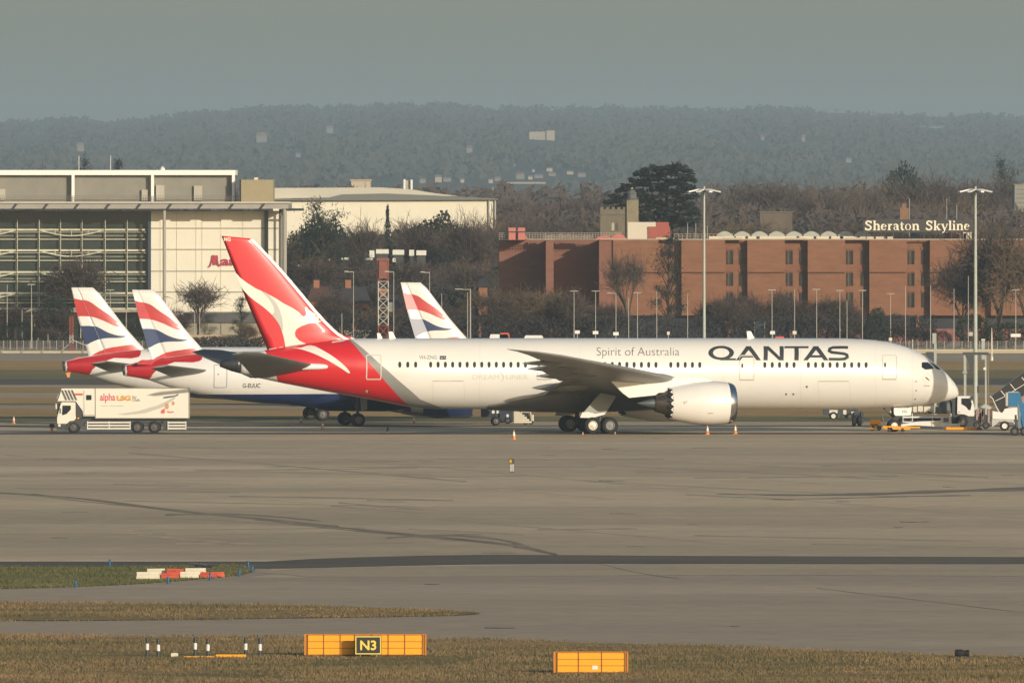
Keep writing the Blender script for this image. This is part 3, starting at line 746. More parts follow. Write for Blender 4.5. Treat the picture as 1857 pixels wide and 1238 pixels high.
decal('nose_emblem', [stroke([qside(x, y) for x, y in arc(1681, 686, 8, 7.5, 0, 360, 24)], .025)], QF.surf, TXTL, fuse_o, off=.02, cell=0)
decal('nose_emblem', [poly_mesh([qside(*p) for p in [(1677,683),(1681,684),(1685,688),(1686,690),(1682,688.5),(1679,685.5)]]), stroke([qside(1675,699), qside(1686,699.4)], .04)], QF.surf, mat('emblem_maroon', (.2,.04,.04), .5), fuse_o, off=.024, cell=0)
# cabin windows
WM = mat('cabin_window_glass', (0.022, 0.02, 0.018), .15, var=.3, scale=2)
wx = [725,739.5,753.8,781]+[794.5+13.2*i for i in range(13)]+[1018+13.2*i for i in range(14)]+[1216.5,1229.5,1242.6,1255.7,1269,1387,1400.5,1413.7,1427,1440]+[1466+13.08*i for i in range(9)]
def oval(px, py, w_, h_, n=14):
    return [(px+w_*abs(math.cos(a))**.8*(1 if math.cos(a) > 0 else -1), py+h_*abs(math.sin(a))**.8*(1 if math.sin(a) > 0 else -1)) for a in [2*math.pi*i/n for i in range(n)]]
for px in wx:
    py = 661+ (px-740)*.0012
    decal('cabin_window', [poly_mesh([qside(*p) for p in oval(px, py, 2.75, 5.4)])], QF.surf, WM, fuse_o, off=.018, cell=0)
FRM = mat('door_outline', (.44,.42,.36), .5)
def rrect(x0, x1, y0, y1, r=2.5):
    o = []
    for cx, cy, a0 in ((x1-r, y0+r, -90), (x1-r, y1-r, 0), (x0+r, y1-r, 90), (x0+r, y0+r, 180)): o += arc(cx, cy, r, r, a0, a0+90, 4)
    return o+[o[0]]
def door(x0, x1, y0, y1, wd=.045, m=FRM, win=None, heavy=True):
    ol = rrect(x0, x1, y0, y1)
    d_ = decal('cabin_door', [stroke([qside(*p) for p in ol], wd)], QF.surf, m, fuse_o, off=.02, cell=.5)
    if heavy: decal('door_sill', [stroke([qside(x0, y1+.8), qside(x1, y1+.8)], .07)], QF.surf, mat('sill_tan', (.38,.35,.27), .5), d_, off=.022, cell=0)
    if win: decal('door_window', [poly_mesh([qside(*p) for p in oval(win, y0+17.5, 1.6, 4.2)])], QF.surf, WM, d_, off=.024, cell=0)
    return d_
door(1600, 1625.5, 644, 687, win=1605); door(1341, 1367, 645.5, 688, win=1346)
decal('door_cap', [stroke([qside(1341,647.5), qside(1344,644.5), qside(1364,644.5), qside(1367,647.5)], .1)], QF.surf, mat('cap_grey', (.45,.43,.38), .5), fuse_o, off=.03, cell=0)
door(974, 1000, 643, 687, win=977.5); door(664.5, 690.5, 643.5, 687.5, wd=.09, m=mat('door_outline_pale', (.62,.52,.46), .5), heavy=True)
for x0, x1, y0, y1 in ((1483, 1540, 691, 741), (784, 841, 690.5, 738)):
    d_ = decal('cargo_door', [stroke([qside(*p) for p in ((x0,y1-4),(x0,y0),(x1,y0),(x1,y1-4))], .03)], QF.surf, mat('seam_pale', (.62,.58,.48), .5), fuse_o, off=.018, cell=.5)
    decal('hinge_line', [stroke([qside(x0+1,y0), qside(x1-1,y0)], .075)], QF.surf, FRM, d_, off=.024, cell=0)
for px, py, r in ((1463,701,1.9),(1425.5,714.5,1.7),(1438.5,714.5,1.7),(1661,691.5,1.2),(1661.5,708,1.2),(1659.5,723.5,1.3),(928,0,0)):
    if r: decal('access_port', [poly_mesh([qside(*p) for p in oval(px, py, r, r, 10)])], QF.surf, mat('port_dark', (.09,.08,.06), .5), fuse_o, off=.02, cell=0)
decal('vent_ring', [poly_mesh([qside(*p) for p in oval(665.5, 709.5, 2.5, 2.8, 10)])], QF.surf, mat('port_pale', (.55,.42,.36), .5), fuse_o, off=.02, cell=0)
decal('vent_hole', [poly_mesh([qside(*p) for p in oval(668.5, 710, 1.8, 2.2, 10)])], QF.surf, MATS['port_dark'], fuse_o, off=.024, cell=0)
for px in (870, 1052, 1204, 1312, 1452, 1588, 1655):
    decal('skin_seam', [stroke([qside(px, y) for y in np.linspace(615.5, 738 if px < 1600 else 733, 16)], .035)], QF.surf, mat('seam_faint', (.66,.64,.58), .45, var=.02), fuse_o, off=.016, cell=0)
# cockpit windows
decal('cockpit_window', [poly_mesh([qside(*p) for p in [(1671.6,657.5),(1674,656.4),(1683,656.8),(1688,661.5),(1693.5,668),(1686,669.3),(1678,669.9),(1671.6,665.8)]])], QF.surf, GLASS, fuse_o, off=.02, cell=.2)
decal('cockpit_window', [poly_mesh([qside(*p) for p in [(1686.5,656.6),(1692,658.8),(1699,663.5),(1706,669.8),(1701,669.5),(1697.5,668.5),(1692,662)]])], QF.surf, GLASS, fuse_o, off=.02, cell=.2)
# antennas
for px, py, s_ in ((690,613,1),(713,613,1.3),(1363,613,1.4)):
    x, z = Q.p2l(px, py); a = MB(); a.prism([(x-.25*s_, z-.08), (x+.2*s_, z-.08), (x-.05*s_, z+.42*s_), (x-.3*s_, z+.42*s_)], -.04, .04); a.build('blade_antenna', WHITE, qa)
x, z = Q.p2l(1640, 741); MB().cyl((x, 0, z-.05), (x, 0, z+.1), .05).build('drain_mast', LGREY, qa)

# wings
LEs = [(1.5,21.0),(2.9,21.9),(9.8,26.3),(18,32.1),(24,36.5),(27.3,39.1),(29,41.6),(30,44.2)]
TEs = [(1.5,35.4),(2.9,35.4),(9.8,35.3),(11.5,35.6),(18,38.2),(24,40.6),(27.3,42.1),(29,43.4),(30,44.55)]
Zs = [(1.5,3.2),(2.9,3.4),(9.8,4.65),(18,5.65),(24,6.33),(27.3,6.75),(29,7.1),(30,7.35)]
NX = 31.7
def wing_secs(side=-1):
    out = []
    for y in (1.5,2.9,5,7.5,9.8,11.5,14.5,18,21,24,26,27.3,28.3,29,29.6,30):
        le_, te_ = interp(LEs, y), interp(TEs, y); th = .10 if y < 10 else .085
        out.append(((NX-le_, side*y, interp(Zs, y)), te_-le_, th))
    return out
WG = mat('wing_grey_paint', (0.29, 0.285, 0.27), .4, var=.12, scale=.5)
for side in (-1, 1):
    o = link_mesh('wing', *loft(wing_secs(side), inc=-.022), WG, qa, smooth=True); wg = fix_normals(o)
    # pale inboard panel under the wing, flap fairings, slats
    for yy, ln, rr_ in ((6.2, 5.2, .42),(13.2, 5.4, .36),(18.6, 4.6, .3),(23.0, 3.6, .23)):
        te_ = NX-interp(TEs, yy); zz = interp(Zs, yy)-.08
        a = MB(); a.lathe([(-ln*.45+te_, .02), (-ln*.38+te_, rr_*.3), (-ln*.2+te_, rr_*.7), (te_+ln*.1, rr_), (te_+ln*.38, rr_*.75), (te_+ln*.55, .03)], c=(0, side*yy, zz), axis='x', n=12)
        a.v = [(x, y, z+(x-te_)*.02) for x, y, z in a.v]
        a.build('flap_fairing', mat('fairing_grey', (0.17, 0.165, 0.155), .45, var=.1), wg, smooth=True)
    fl = MB()
    for ya, yb in ((3.2, 9.6), (11.2, 20.5)):
        pa = []
        for y in (ya, yb):
            te_ = NX-interp(TEs, y); zz = interp(Zs, y)+.16
            pa += [(te_+1.3, side*y, zz-.05), (te_-.75, side*y, zz-.5), (te_-.7, side*y, zz-.42), (te_+1.3, side*y, zz+.12)]
        fl.add(pa, [(0,1,5,4),(1,2,6,5),(2,3,7,6),(3,0,4,7),(0,3,2,1),(4,5,6,7)])
    fix_normals(fl.build('flap', MGREY, wg))
# inboard underside panel in cream (engine-side)
# engines
def engine(side):
    x, z = Q.p2l(1331.5, 730.5, side*9.75) if side < 0 else Q.p2l(1331.5, 730.5, -9.75)
    e = MB(); yc = side*9.75; L = Q.p2l(1332, 730, -9.75)[0]-Q.p2l(1208, 730, -9.75)[0]
    px2r = lambda p: p*.0461
    prof = [(-.62, 1.74), (-1.1, 1.79), (-1.9, 1.84), (-2.7, 1.83), (-3.5, 1.74), (-4.3, 1.6), (-5.0, 1.46), (-L+.42, 1.36)]
    e.lathe([(t, r) for t, r in prof], c=(x, yc, z), axis='x', n=48)
    # chevrons
    n = 16
    nac = e.build('nacelle', WHITE, qa, smooth=True); fix_normals(nac)
    ch = MB(); r0, r1 = 1.36, 1.22; xb_ = x-L+.43
    for i in range(n):
        a0, a1 = 2*math.pi*i/n, 2*math.pi*(i+1)/n; am = (a0+a1)/2
        P_ = lambda a, r, xx: (xx, yc+math.cos(a)*r, z+math.sin(a)*r)
        ch.add([P_(a0, r0, xb_), P_(am, r0, xb_), P_(a1, r0, xb_), P_(am+.07, r1+.05, xb_-.42), P_(am-.07, r1+.05, xb_-.42)], [(0,1,4),(1,3,4),(1,2,3)])
    # dark inner sleeve seen between teeth
    ch.build('chevron_nozzle', mat('chevron_dark_metal', (0.05, 0.048, 0.045), .4, metal=.6, var=.3, scale=2), nac)
    tooth = MB()
    for i in range(n):
        a0, a1 = 2*math.pi*(i-.5)/n, 2*math.pi*(i+.5)/n; am = (a0+a1)/2
        P_ = lambda a, r, xx: (xx, yc+math.cos(a)*r, z+math.sin(a)*r)
        tooth.add([P_(a0, r0+.012, xb_+.02), P_(a1, r0+.012, xb_+.02), P_(am, r0-.02, xb_-.26)], [(0,1,2)])
    tooth.build('nozzle_teeth', WHITE, nac)
    l = MB(); l.lathe([(-.62, 1.745), (-.35, 1.70), (-.12, 1.60), (-.02, 1.52), (0, 1.47), (-.05, 1.42), (-.25, 1.37), (-.8, 1.4), (-1.3, 1.44)], c=(x, yc, z), axis='x', n=48)
    fix_normals(l.build('intake_lip', SILVER, nac, smooth='all'))
    f_ = MB(); f_.lathe([(-1.25, 1.44), (-1.3, .01)], c=(x, yc, z), axis='x', n=32); f_.lathe([(-1.25, .42), (-.95, .3), (-.7, .02)], c=(x, yc, z), axis='x', n=16)
    f_.build('fan', DGREY, nac, smooth=True)
    c = MB(); c.lathe([(-L+1.4, 1.2), (-L+.3, 1.05), (-L-.35, .86), (-L-.95, .68), (-L-.96, .6), (-L-.5, .55)], c=(x, yc, z), axis='x', n=32)
    fix_normals(c.build('core_cowl', BROWNM, nac, smooth=True))
    p = MB(); p.lathe([(-L-.6, .5), (-L-1.0, .46), (-L-1.8, .24), (-L-2.45, .03)], c=(x, yc, z), axis='x', n=20)
    fix_normals(p.build('exhaust_plug', mat('blue_grey_metal', (.2,.24,.27), .4, metal=.8, var=.1), nac, smooth=True))
    py = MB(); pp = lambda a, b: (lambda q: (q[0], q[1]))(Q.p2l(a, b, -9.75))
    py.prism([pp(*q) for q in [(1108,692),(1120,680),(1160,680),(1200,684.5),(1225,685),(1262,684),(1284,688),(1296,694),(1240,704),(1205,711),(1193,712),(1188,716),(1140,721),(1128,712)]], yc-.24, yc+.24)
    py.build('pylon', WHITE, qa)
    st = MB(); st.prism([(x-2.9, z+.6), (x-1.9, z+.62), (x-2.1, z+1.0), (x-2.9, z+.98)], yc-1.84*.94, yc-1.75); 
    if side < 0:
        lt = mat('stencil_tan', (.4,.35,.26), .5)
        nsurf = lambda X_, Z_: -(yc)-0+math.sqrt(max(0, (1.83)**2-(Z_-z)**2))
        decal('access_marks', [stroke([Q.p2l(*p, -11.5) for p in ((1284,749),(1294,749))], .06), stroke([Q.p2l(*p, -11.5) for p in ((1288,750),(1286,766))], .025), poly_mesh([Q.p2l(*p, -11.5) for p in oval(1244.5,728,1.6,1.6,8)])], nsurf, lt, nac, off=.03, cell=0)
    return nac
engine(-1); engine(1)
# pale inboard fillet of wing above the engine core
# horizontal stabilisers
def stab(side):
    rl = Q.p2l(582, 664, -1.2 if side < 0 else -1.2); 
    secs = []
    tipx = Q.p2l(434, 641, -9.7)[0]
    for t in (0, .25, .5, .75, .95, 1.0):
        y = .8+(9.75-.8)*t; xl = rl[0]+(tipx+1.5-rl[0])*t; ch = 5.6+(1.9-5.6)*t
        if t == 1.0: xl = tipx+.5; ch = 1.2
        z_ = rl[1]-.05+(1.35)*t
        secs.append(((xl, side*y, z_), ch, .10))
    o = link_mesh('tailplane', *loft(secs, inc=.17), mat('tailplane_dark_grey', (.11,.108,.10), .4, var=.2, scale=.6), qa, smooth=True); fix_normals(o)
    if side < 0:
        r = MB(); r.lathe([(-1.2, .3), (.2, .26), (.85, .2), (1.15, .1), (1.22, .01)], c=(rl[0]-.55, -1.9, rl[1]-.02), axis='x', n=14); r.build('root_fairing', WHITE, o, smooth=True)
stab(-1); stab(1)
# landing gear
def wheel(parent, x, y, z, r, w_, rim, tyre=BLACK, name='wheel'):
    t = MB(); t.lathe([(-w_/2, r*.55), (-w_/2, r*.86), (-w_*.36, r*.97), (0, r), (w_*.36, r*.97), (w_/2, r*.86), (w_/2, r*.55)], c=(x, y, z), axis='y', n=28)
    o = t.build(name, tyre, parent, smooth=True); fix_normals(o)
    h = MB(); h.lathe([(-w_/2+.03, r*.56), (-w_/2-.005, r*.54), (-w_/2-.005, r*.46), (-w_/2+.06, r*.38), (-w_/2+.05, r*.16), (-w_/2-.02, r*.12), (-w_/2-.02, .005)], c=(x, y, z), axis='y', n=20)
    h.build('rim', rim, o, smooth=True); return o
RIMP = mat('rim_pale', (.5,.47,.38), .4, metal=.3, var=.2, scale=6)
RIMD = mat('rim_dark', (.12,.11,.1), .5, metal=.3, var=.2, scale=6)
for side in (-1, 1):
    yc = side*4.9
    g = MB(); g.cyl((0, yc, .7), (.15, yc, 3.0), .17, .2, 12); g.cyl((-.8, yc, .68), (.8, yc, .68), .13, n=10); g.cyl((.1, yc, 1.6), (1.5, yc*.7, 2.9), .08); g.cyl((0, yc, 1.5), (-1.2, yc*.8, 2.9), .07)
    g.cyl((-.74, yc-.75, .7), (-.74, yc+.75, .7), .09); g.cyl((.74, yc-.75, .7), (.74, yc+.75, .7), .09)
    go = g.build('main_gear_strut', DGREY, qa, smooth=True)
    for xx in (-.74, .74):
        for yy in (-.68, .68): wheel(go, xx+.02, yc+yy, .7, .7, .5, RIMP if (xx < 0 and side < 0) else MGREY)
    dd = MB(); po = [Q.p2l(*p, -5.3) for p in [(1089,712),(1118,717.5),(1098,749.5),(1058,747.5)]]
    dd.prism(po, side*5.3-.03, side*5.3+.03); dd.build('gear_door', mat('gear_door_grey', (.27,.28,.26), .5, var=.08), qa)
    dd = MB(); po = [Q.p2l(*p, -5.5) for p in [(1056,747.5),(1066,746.5),(1079,749.5),(1098,748),(1097,751),(1083,755),(1074,757.5),(1052,757)]]
    dd.prism(po, side*5.45-.04, side*5.45+.04); dd.build('lower_gear_door', WHITE2, qa)
ng = Q.p2l(1622, 770, -.4)[0]
g = MB(); g.cyl((ng, 0, .52), (ng-.1, 0, 2.6), .11, .14); g.cyl((ng, -.4, .52), (ng, .4, .52), .07); g.cyl((ng, 0, 1.2), (ng-1.3, 0, 2.4), .05); g.box(ng-.1, ng+.25, -.12, .12, 1.3, 1.6)
go = g.build('nose_gear_strut', DGREY, qa, smooth=True)
wheel(go, ng, -.33, .52, .52, .3, RIMP); wheel(go, ng, .33, .52, .52, .3, RIMP)
dp = [Q.p2l(*p, -.75) for p in [(1621,739.5),(1652.5,739.5),(1652,752.5),(1624,753.5),(1621,750)]]
a = MB(); a.prism(dp, -.78, -.74); gd = a.build('nose_gear_door', WHITE, qa)
a = MB(); a.prism(dp, .74, .78); a.build('nose_gear_door', WHITE, qa)
decal('door_code', [text_px(text_mesh('NG', .02), lambda x, y: Q.p2l(x, y, -.78), 1636, 1645, 743, 748.5)], lambda x, z: .78, TXTM, gd, off=.01, cell=0)

# ===== the three smaller aircraft behind, with flag tails
def ba_plane(mlg_px, Y0, psi, tail_len, nose_len, rud, reg, label, belly=True):
    X0 = X(mlg_px, Y0)
    root = thing('airliner', label, 'airplane', (X0, Y0, 0), R(psi), 'smaller flag-tailed airliners parked behind')
    xt = -tail_len
    top = [(0,5.15),(.15,5.3),(1.2,5.55),(2.2,5.75),(3.9,6.0),(6.6,6.3),(9,6.45),(12,6.5)]
    bot = [(0,4.5),(.15,4.35),(1.2,4.2),(2.2,4.0),(3.9,3.4),(6.6,2.72),(9,2.3),(12,1.98),(15,1.85)]
    top = [(xt+a, b) for a, b in top]+[(nose_len-6, 6.45), (nose_len-4, 6.2), (nose_len-2.2, 5.4), (nose_len-.8, 4.5), (nose_len, 3.7)]
    bot = [(xt+a, b) for a, b in bot]+[(nose_len-6, 1.9), (nose_len-3.5, 2.1), (nose_len-1.5, 2.5), (nose_len-.3, 3.1), (nose_len, 3.6)]
    FU = Fuse(top, bot, .93)
    xs = sorted(set([p[0] for p in top+bot]+list(np.linspace(xt, nose_len, 36))))
    xs = [x for i, x in enumerate(xs) if i == 0 or x-xs[i-1] > .04]
    k = 'flag_airliner_skin_%d' % round(tail_len)
    m = MATS.get(k)
    if not m:
        m = livery_mat(k, (0.77, 0.755, 0.71), [((0.014, 0.03, 0.11), [(1.5, xt+5.2), (2.75, xt+5.2), (2.9, xt+60), (7, xt+60)], None)], (1.5, 7.0), (xt-1, xt+46)); MATS[k] = m
    fo = link_mesh('fuselage', *FU.mesh(xs, 36), m, root, smooth='all'); fix_normals(fo)
    a = MB(); a.cyl((xt-.06, 0, 4.83), (xt+.1, 0, 4.85), .43, n=16); a.build('exhaust_ring', DGREY, root)
    # reference coordinates (read off the left-hand tail)
    def zc(x, y):
        px, py = 80+x/4.1275, 500+y/4.1275
        return xt+(px-116)/20.23, 20.6-(py-340)*.04882
    LE = [zc(*p) for p in ((775,575),(760,560),(600,378),(400,112),(385,95),(365,86))]
    TE = [zc(*p) for p in ((338,620),(335,600),(250,300),(204,86))]
    lez = sorted((p[1], p[0]) for p in LE); tez = sorted((p[1], p[0]) for p in TE)
    ztop = zc(0, 86)[1]; z0 = zc(0, 640)[1]; hinge = .70
    def fy(x, z):
        xl, xt_ = interp(lez, z), interp(tez, z); ch = max(.1, xl-xt_); c = min(1, max(0, (xl-x)/ch)); return interp(AF, c)*ch*.85
    # hinge line: straight from 30% chord positions
    hz = [(z_, interp(tez, z_)+.30*(interp(lez, z_)-interp(tez, z_))) for z_ in (z0+.6, ztop)]
    hx = lambda z_: hz[0][1]+(hz[1][1]-hz[0][1])*(z_-hz[0][0])/(hz[1][0]-hz[0][0])
    ax = Vector((hx(ztop)-hx(z0), 0, ztop-z0)).normalized(); ho = Vector((hx(z0), 0, z0)); rot = Matrix.Rotation(R(rud), 3, ax)
    xf = (lambda v: ho+rot@(v-ho)) if rud else None
    zz = [z0+(ztop-z0)*i/12 for i in range(13)]
    def surf_mesh(xa, xb, n, xfm):
        vs = []; fs = []
        for z_ in zz:
            a_, b_ = xa(z_), xb(z_); row = [(a_+(b_-a_)*i/n) for i in range(n+1)]
            for x_ in row: vs.append(Vector((x_, -fy(x_, z_), z_)))
            for x_ in row[::-1]: vs.append(Vector((x_, fy(x_, z_), z_)))
        m_ = 2*(n+1)
        for j in range(len(zz)-1):
            for i in range(m_): fs.append((j*m_+i, j*m_+(i+1)%m_, (j+1)*m_+(i+1)%m_, (j+1)*m_+i))
        fs.append(tuple(range((len(zz)-1)*m_, len(zz)*m_)))
        if xfm: vs = [xfm(v) for v in vs]
        return vs, fs
    fin = link_mesh('fin', *surf_mesh(lambda z_: interp(lez, z_), hx, 14, None), BAWHITE, root, smooth='all'); fix_normals(fin)
    ru = link_mesh('rudder', *surf_mesh(lambda z_: hx(z_)-.02, lambda z_: interp(tez, z_), 5, xf), BAWHITE, root, smooth='all'); fix_normals(ru)
    red1 = [(204,160),(262,178),(300,178),(345,192),(400,235),(450,268),(500,300),(550,345),(586,386),(572,388),(550,382),(500,362),(460,342),(420,325),(380,310),(340,300),(200,300)]
    blue = [(204,372),(380,372),(420,392),(470,420),(520,438),(560,446),(635,445),(600,458),(560,463),(520,463),(470,463),(430,468),(390,478),(340,500),(330,510),(200,520)]
    red2 = [(200,655),(230,602),(320,603),(345,597),(400,567),(450,545),(500,533),(560,524),(620,516),(675,508),(700,530),(712,556),(700,590),(690,605),(640,612),(560,612),(510,608),(440,640)]
    no = Vector((ax.z, 0, -ax.x)); 
    for nm, pts, mt in (('red_band', red1, BARED), ('blue_wedge', blue, BABLUE), ('lower_red_band', red2[:], BARED)):
        sh = poly_mesh([zc(*p) for p in smooth_poly(pts, 1)])
        # keep only what lies within the fin outline: clip fore part, then the rudder part
        def clip_to(sh, keep_front):
            return sh
        sub = MB()
        for par, keep in ((fin, True), (ru, False)):
            o = decal(nm, [sh], fy, mt, par, off=.012, cell=.35, clip=(ho+ (Vector((-.0,0,0)) if keep else Vector((-.03,0,0))), -no if keep else no), xf=None)
            bm = bmesh.new(); bm.from_mesh(o.data)
            # trim against the trailing and leading edges and the root
            for tab, sgn in ((tez, -1), (lez, 1)):
                for (za, xa), (zb, xb) in zip(tab[:-1], tab[1:]):
                    if zb-za < .4: continue
                    d_ = Vector((xb-xa, 0, zb-za)).normalized(); nn = Vector((d_.z, 0, -d_.x))*sgn
                    sel = [f for f in bm.faces if za-.001 <= f.calc_center_median().z <= zb+.001] if False else bm.faces[:]
                    kill = [f for f in bm.faces if za <= f.calc_center_median().z <= zb and (f.calc_center_median()-Vector((xa,0,za))).dot(nn) > 0]
                    # refine faces that straddle the edge
                    bmesh.ops.bisect_plane(bm, geom=bm.verts[:]+bm.edges[:]+bm.faces[:], plane_co=(xa, 0, za), plane_no=nn, dist=1e-5)
                    kill = [f for f in bm.faces if za <= f.calc_center_median().z <= zb and (f.calc_center_median()-Vector((xa,0,za))).dot(nn) > 1e-4]
                    bmesh.ops.delete(bm, geom=kill, context='FACES')
            bmesh.ops.bisect_plane(bm, geom=bm.verts[:]+bm.edges[:]+bm.faces[:], plane_co=(0, 0, z0+.02), plane_no=(0, 0, -1), clear_outer=True)
            for v in bm.verts:
                v.co.y = -fy(v.co.x, v.co.z)-.012
                if not keep and xf: v.co = xf(v.co)
            bm.to_mesh(o.data); bm.free()
            if not len(o.data.polygons): bpy.data.objects.remove(o)
    # red tail on the fuselage
    tail = [(137,640),(160,632),(260,615),(330,603),(400,575),(450,560),(560,540),(700,548),(716,556),(705,590),(690,603),(640,613),(560,611),(510,610),(460,628),(425,648),(380,670),(350,700),(335,738),(300,742),(250,732),(195,715),(137,705)]
    zmax = lambda x: interp(sorted(top), x)-.05; zmin = lambda x: interp(sorted(bot), x)+.04
    pts = [zc(*p) for p in tail]; pts = [(max(x, xt+.01), min(max(z_, zmin(x)), zmax(x))) for x, z_ in pts]
    decal('red_tail_band', [poly_mesh(pts)], FU.surf, mat('tail_red_paint', (.46,.015,.022), .35, var=.08, coat=.3), fo, off=.04, cell=.3)
    # blue crest behind the fin root and details
    pts = [(xt+7.3, 6.22), (xt+8.6, 6.33), (xt+10.1, 6.22), (xt+10.7, 5.95), (xt+10.1, 5.5), (xt+8.6, 5.75)]
    decal('blue_crest', [poly_mesh(pts)], FU.surf, BABLUE, fo, off=.02, cell=.3)
    def bs(px, py): return xt+(px-223)/20.65, 20.6-(py-340)*.04762
    if reg:
        decal('registration', [text_px(text_mesh(reg, .01), bs, 432, 463.5, 694.5, 702.5)], FU.surf, TXT, fo, off=.02, cell=0)
        dd = decal('cabin_door', [stroke([bs(*p) for p in rrect(381, 403.5, 661, 702)], .04)], FU.surf, TXTM, fo, off=.02, cell=.4)
        decal('door_window', [poly_mesh([bs(*p) for p in oval(388, 678, 1, 1.3, 8)])], FU.surf, BLACK, dd, off=.02, cell=0)
    # tailplane
    for side in (-1, 1):
        secs = []
        for t in (0, .5, .9, 1):
            y = .5+5.7*t; secs.append(((xt+8.0-5.0*t, side*y, 4.72+.62*t), 3.6-2.1*t, .10))
        if 1:
            o = link_mesh('tailplane', *loft(secs, inc=.16), mat('tailplane_grey', (.15,.147,.13), .45, var=.1), root, smooth=True); fix_normals(o)
    # wings
    for side in (-1, 1):
        secs = []
        for y in (1.0, 6.4, 12, 16.9):
            le_ = 6.6-(y-1)*.52; te_ = interp([(1.0, -.6), (6.4, -.6), (16.9, -3.4)], y)
            secs.append(((le_, side*y, 2.5+y*.09), le_-te_, .12))
        o = link_mesh('wing', *loft(secs), WG, root, smooth=True); fix_normals(o)
        e = MB(); e.lathe([(9.6, .95), (9.3, 1.08), (8.2, 1.15), (6.5, 1.12), (5.3, .9)], c=(0, side*5.75, 1.85), axis='x', n=24); no_ = e.build('engine_cowl', NAVY, root, smooth=True); fix_normals(no_)
        e = MB(); e.lathe([(9.6, .95), (9.72, .9), (9.6, .82), (9.0, .8)], c=(0, side*5.75, 1.85), axis='x', n=24); e.build('intake_lip', SILVER, no_, smooth=True)
        e = MB(); e.lathe([(5.35, .85), (5.3, .7), (4.4, .55), (4.4, .3), (4.1, .02)], c=(0, side*5.75, 1.85), axis='x', n=20); e.build('exhaust_nozzle', LGREY, no_, smooth=True)
        p = MB(); p.prism([(4.2, 2.7), (8.2, 3.0), (7.6, 3.25), (3.4, 3.3)], side*5.75-.18, side*5.75+.18); p.build('pylon', WHITE, root)
        g = MB(); g.cyl((0, side*3.8, .58), (0, side*3.8, 2.7), .12, .15); g.cyl((0, side*3.8-.46, .58), (0, side*3.8+.46, .58), .08); g.cyl((0, side*3.8, 1.2), (-.2, side*2.4, 2.3), .07)
        go = g.build('main_gear_strut', DGREY, root, smooth=True)
        for dy in (-.46, .46): wheel(go, 0, side*3.8+dy, .585, .585, .42, RIMD)
        d_ = MB(); d_.prism([(.25, 1.35), (.75, 1.5), (.75, 2.6), (.1, 2.6)], side*4.3-.02, side*4.3+.02); d_.build('gear_door', MGREY, root)
    bf = MB(); bf.lathe([(-6.5, .1), (-5, 1.2), (-2, 1.75), (3, 1.8), (7, 1.4), (9, .1)], c=(0, 0, 3.05), axis='x', n=24); bf.build('belly_fairing', NAVY, root, smooth=True)
    g = MB(); nx = nose_len-5.07; g.cyl((nx, 0, .38), (nx, 0, 2.2), .09); g.cyl((nx, -.3, .38), (nx, .3, .38), .05); go = g.build('nose_gear_strut', DGREY, root)
    for dy in (-.26, .26): wheel(go, nx, dy, .38, .38, .22, RIMD)
    return root
b1 = ba_plane(573, 1367, 9, 22.5, 22.0, 0, None, 'farther white airliner at left, red and blue flag fin, tail tip furthest left')
a_ = MB(); a_.prism([(-22.35, 4.25), (-21.9, 4.3), (-22.0, 3.85), (-22.2, 3.85)], -.1, .1); a_.build('tail_skid', ORANGE, b1)
b2 = ba_plane(637, 1335, 9, 19.86, 17.7, 26, 'G-EUUC', 'white airliner with blue belly and bright turned rudder, second flag fin from left')
b3 = ba_plane(1095, 1439, 9, 19.86, 17.7, 15, None, 'distant airliner with only its flag fin showing above the big white fuselage')

# ------------------------------------------------------------------ vehicles
def veh(name, label, cat, px, Y, z=0): return thing(name, label, cat, (X(px, Y), Y, z))
def lw(t, Y):            # pixel -> local metres of a thing standing at depth Y
    x0 = t.location.x
    return (lambda px: X(px, Y)-x0), (lambda py: Z(py, Y))
def tyre_pair(t, x, w_, r, width=2.3, rim=RIMD, dual=False):
    for y in (0.02+.15, width-.17): wheel(t, x, y, r, r, .3, rim)

# catering truck
TY = 1294.5
tr = veh('catering_truck', 'white high-loader catering truck with alpha LSG lettering, at far left on the apron', 'truck', 104, TY)
fx, fz = lw(tr, TY)
CREAMW = mat('truck_white', (0.74, 0.71, 0.60), .4, var=.05, scale=1, coat=.2)
gz = 0.0
def P(pts): return [(fx(a), fz(b)+.0) for a, b in pts]
MB().prism(P([(173,704),(342.5,704),(342.5,757),(173,757)]), 0, 2.5).build('box_body', CREAMW, tr)
a = MB()
for x_ in (172.6, 342.2): a.box(fx(x_), fx(x_)+.06, -.03, 2.53, fz(757.5), fz(703.6))
a.box(fx(172.6), fx(343), -.03, 2.53, fz(704.4), fz(703.4)); a.box(fx(172.6), fx(343), -.03, 2.53, fz(758.6), fz(757))
bd = a.build('body_frame', mat('frame_tan', (.36,.33,.26), .5), tr)
a = MB(); a.prism(P([(110,704.3),(172,704.3),(172,754),(151,754),(150,745),(137,727),(104,727),(103,722)]), .02, 2.48); fb = a.build('front_body', CREAMW, tr)
a = MB(); a.box(fx(152), fx(152)+.04, -.02, .0, fz(753), fz(707)); a.box(fx(152), fx(171.5), -.02, 0, fz(752.5), fz(751.5)); a.build('door_seam', mat('seam_warm', (.45,.36,.24), .5), fb)
MB().bbox(fx(156.5), fx(166), -.03, .0, fz(725), fz(716), .03).build('body_window', GLASS, tr)
MB().box(fx(133.5), fx(150), -.01, .015, fz(716.5), fz(713)).build('red_label', mat('label_red', (.6,.08,.04), .5), tr)
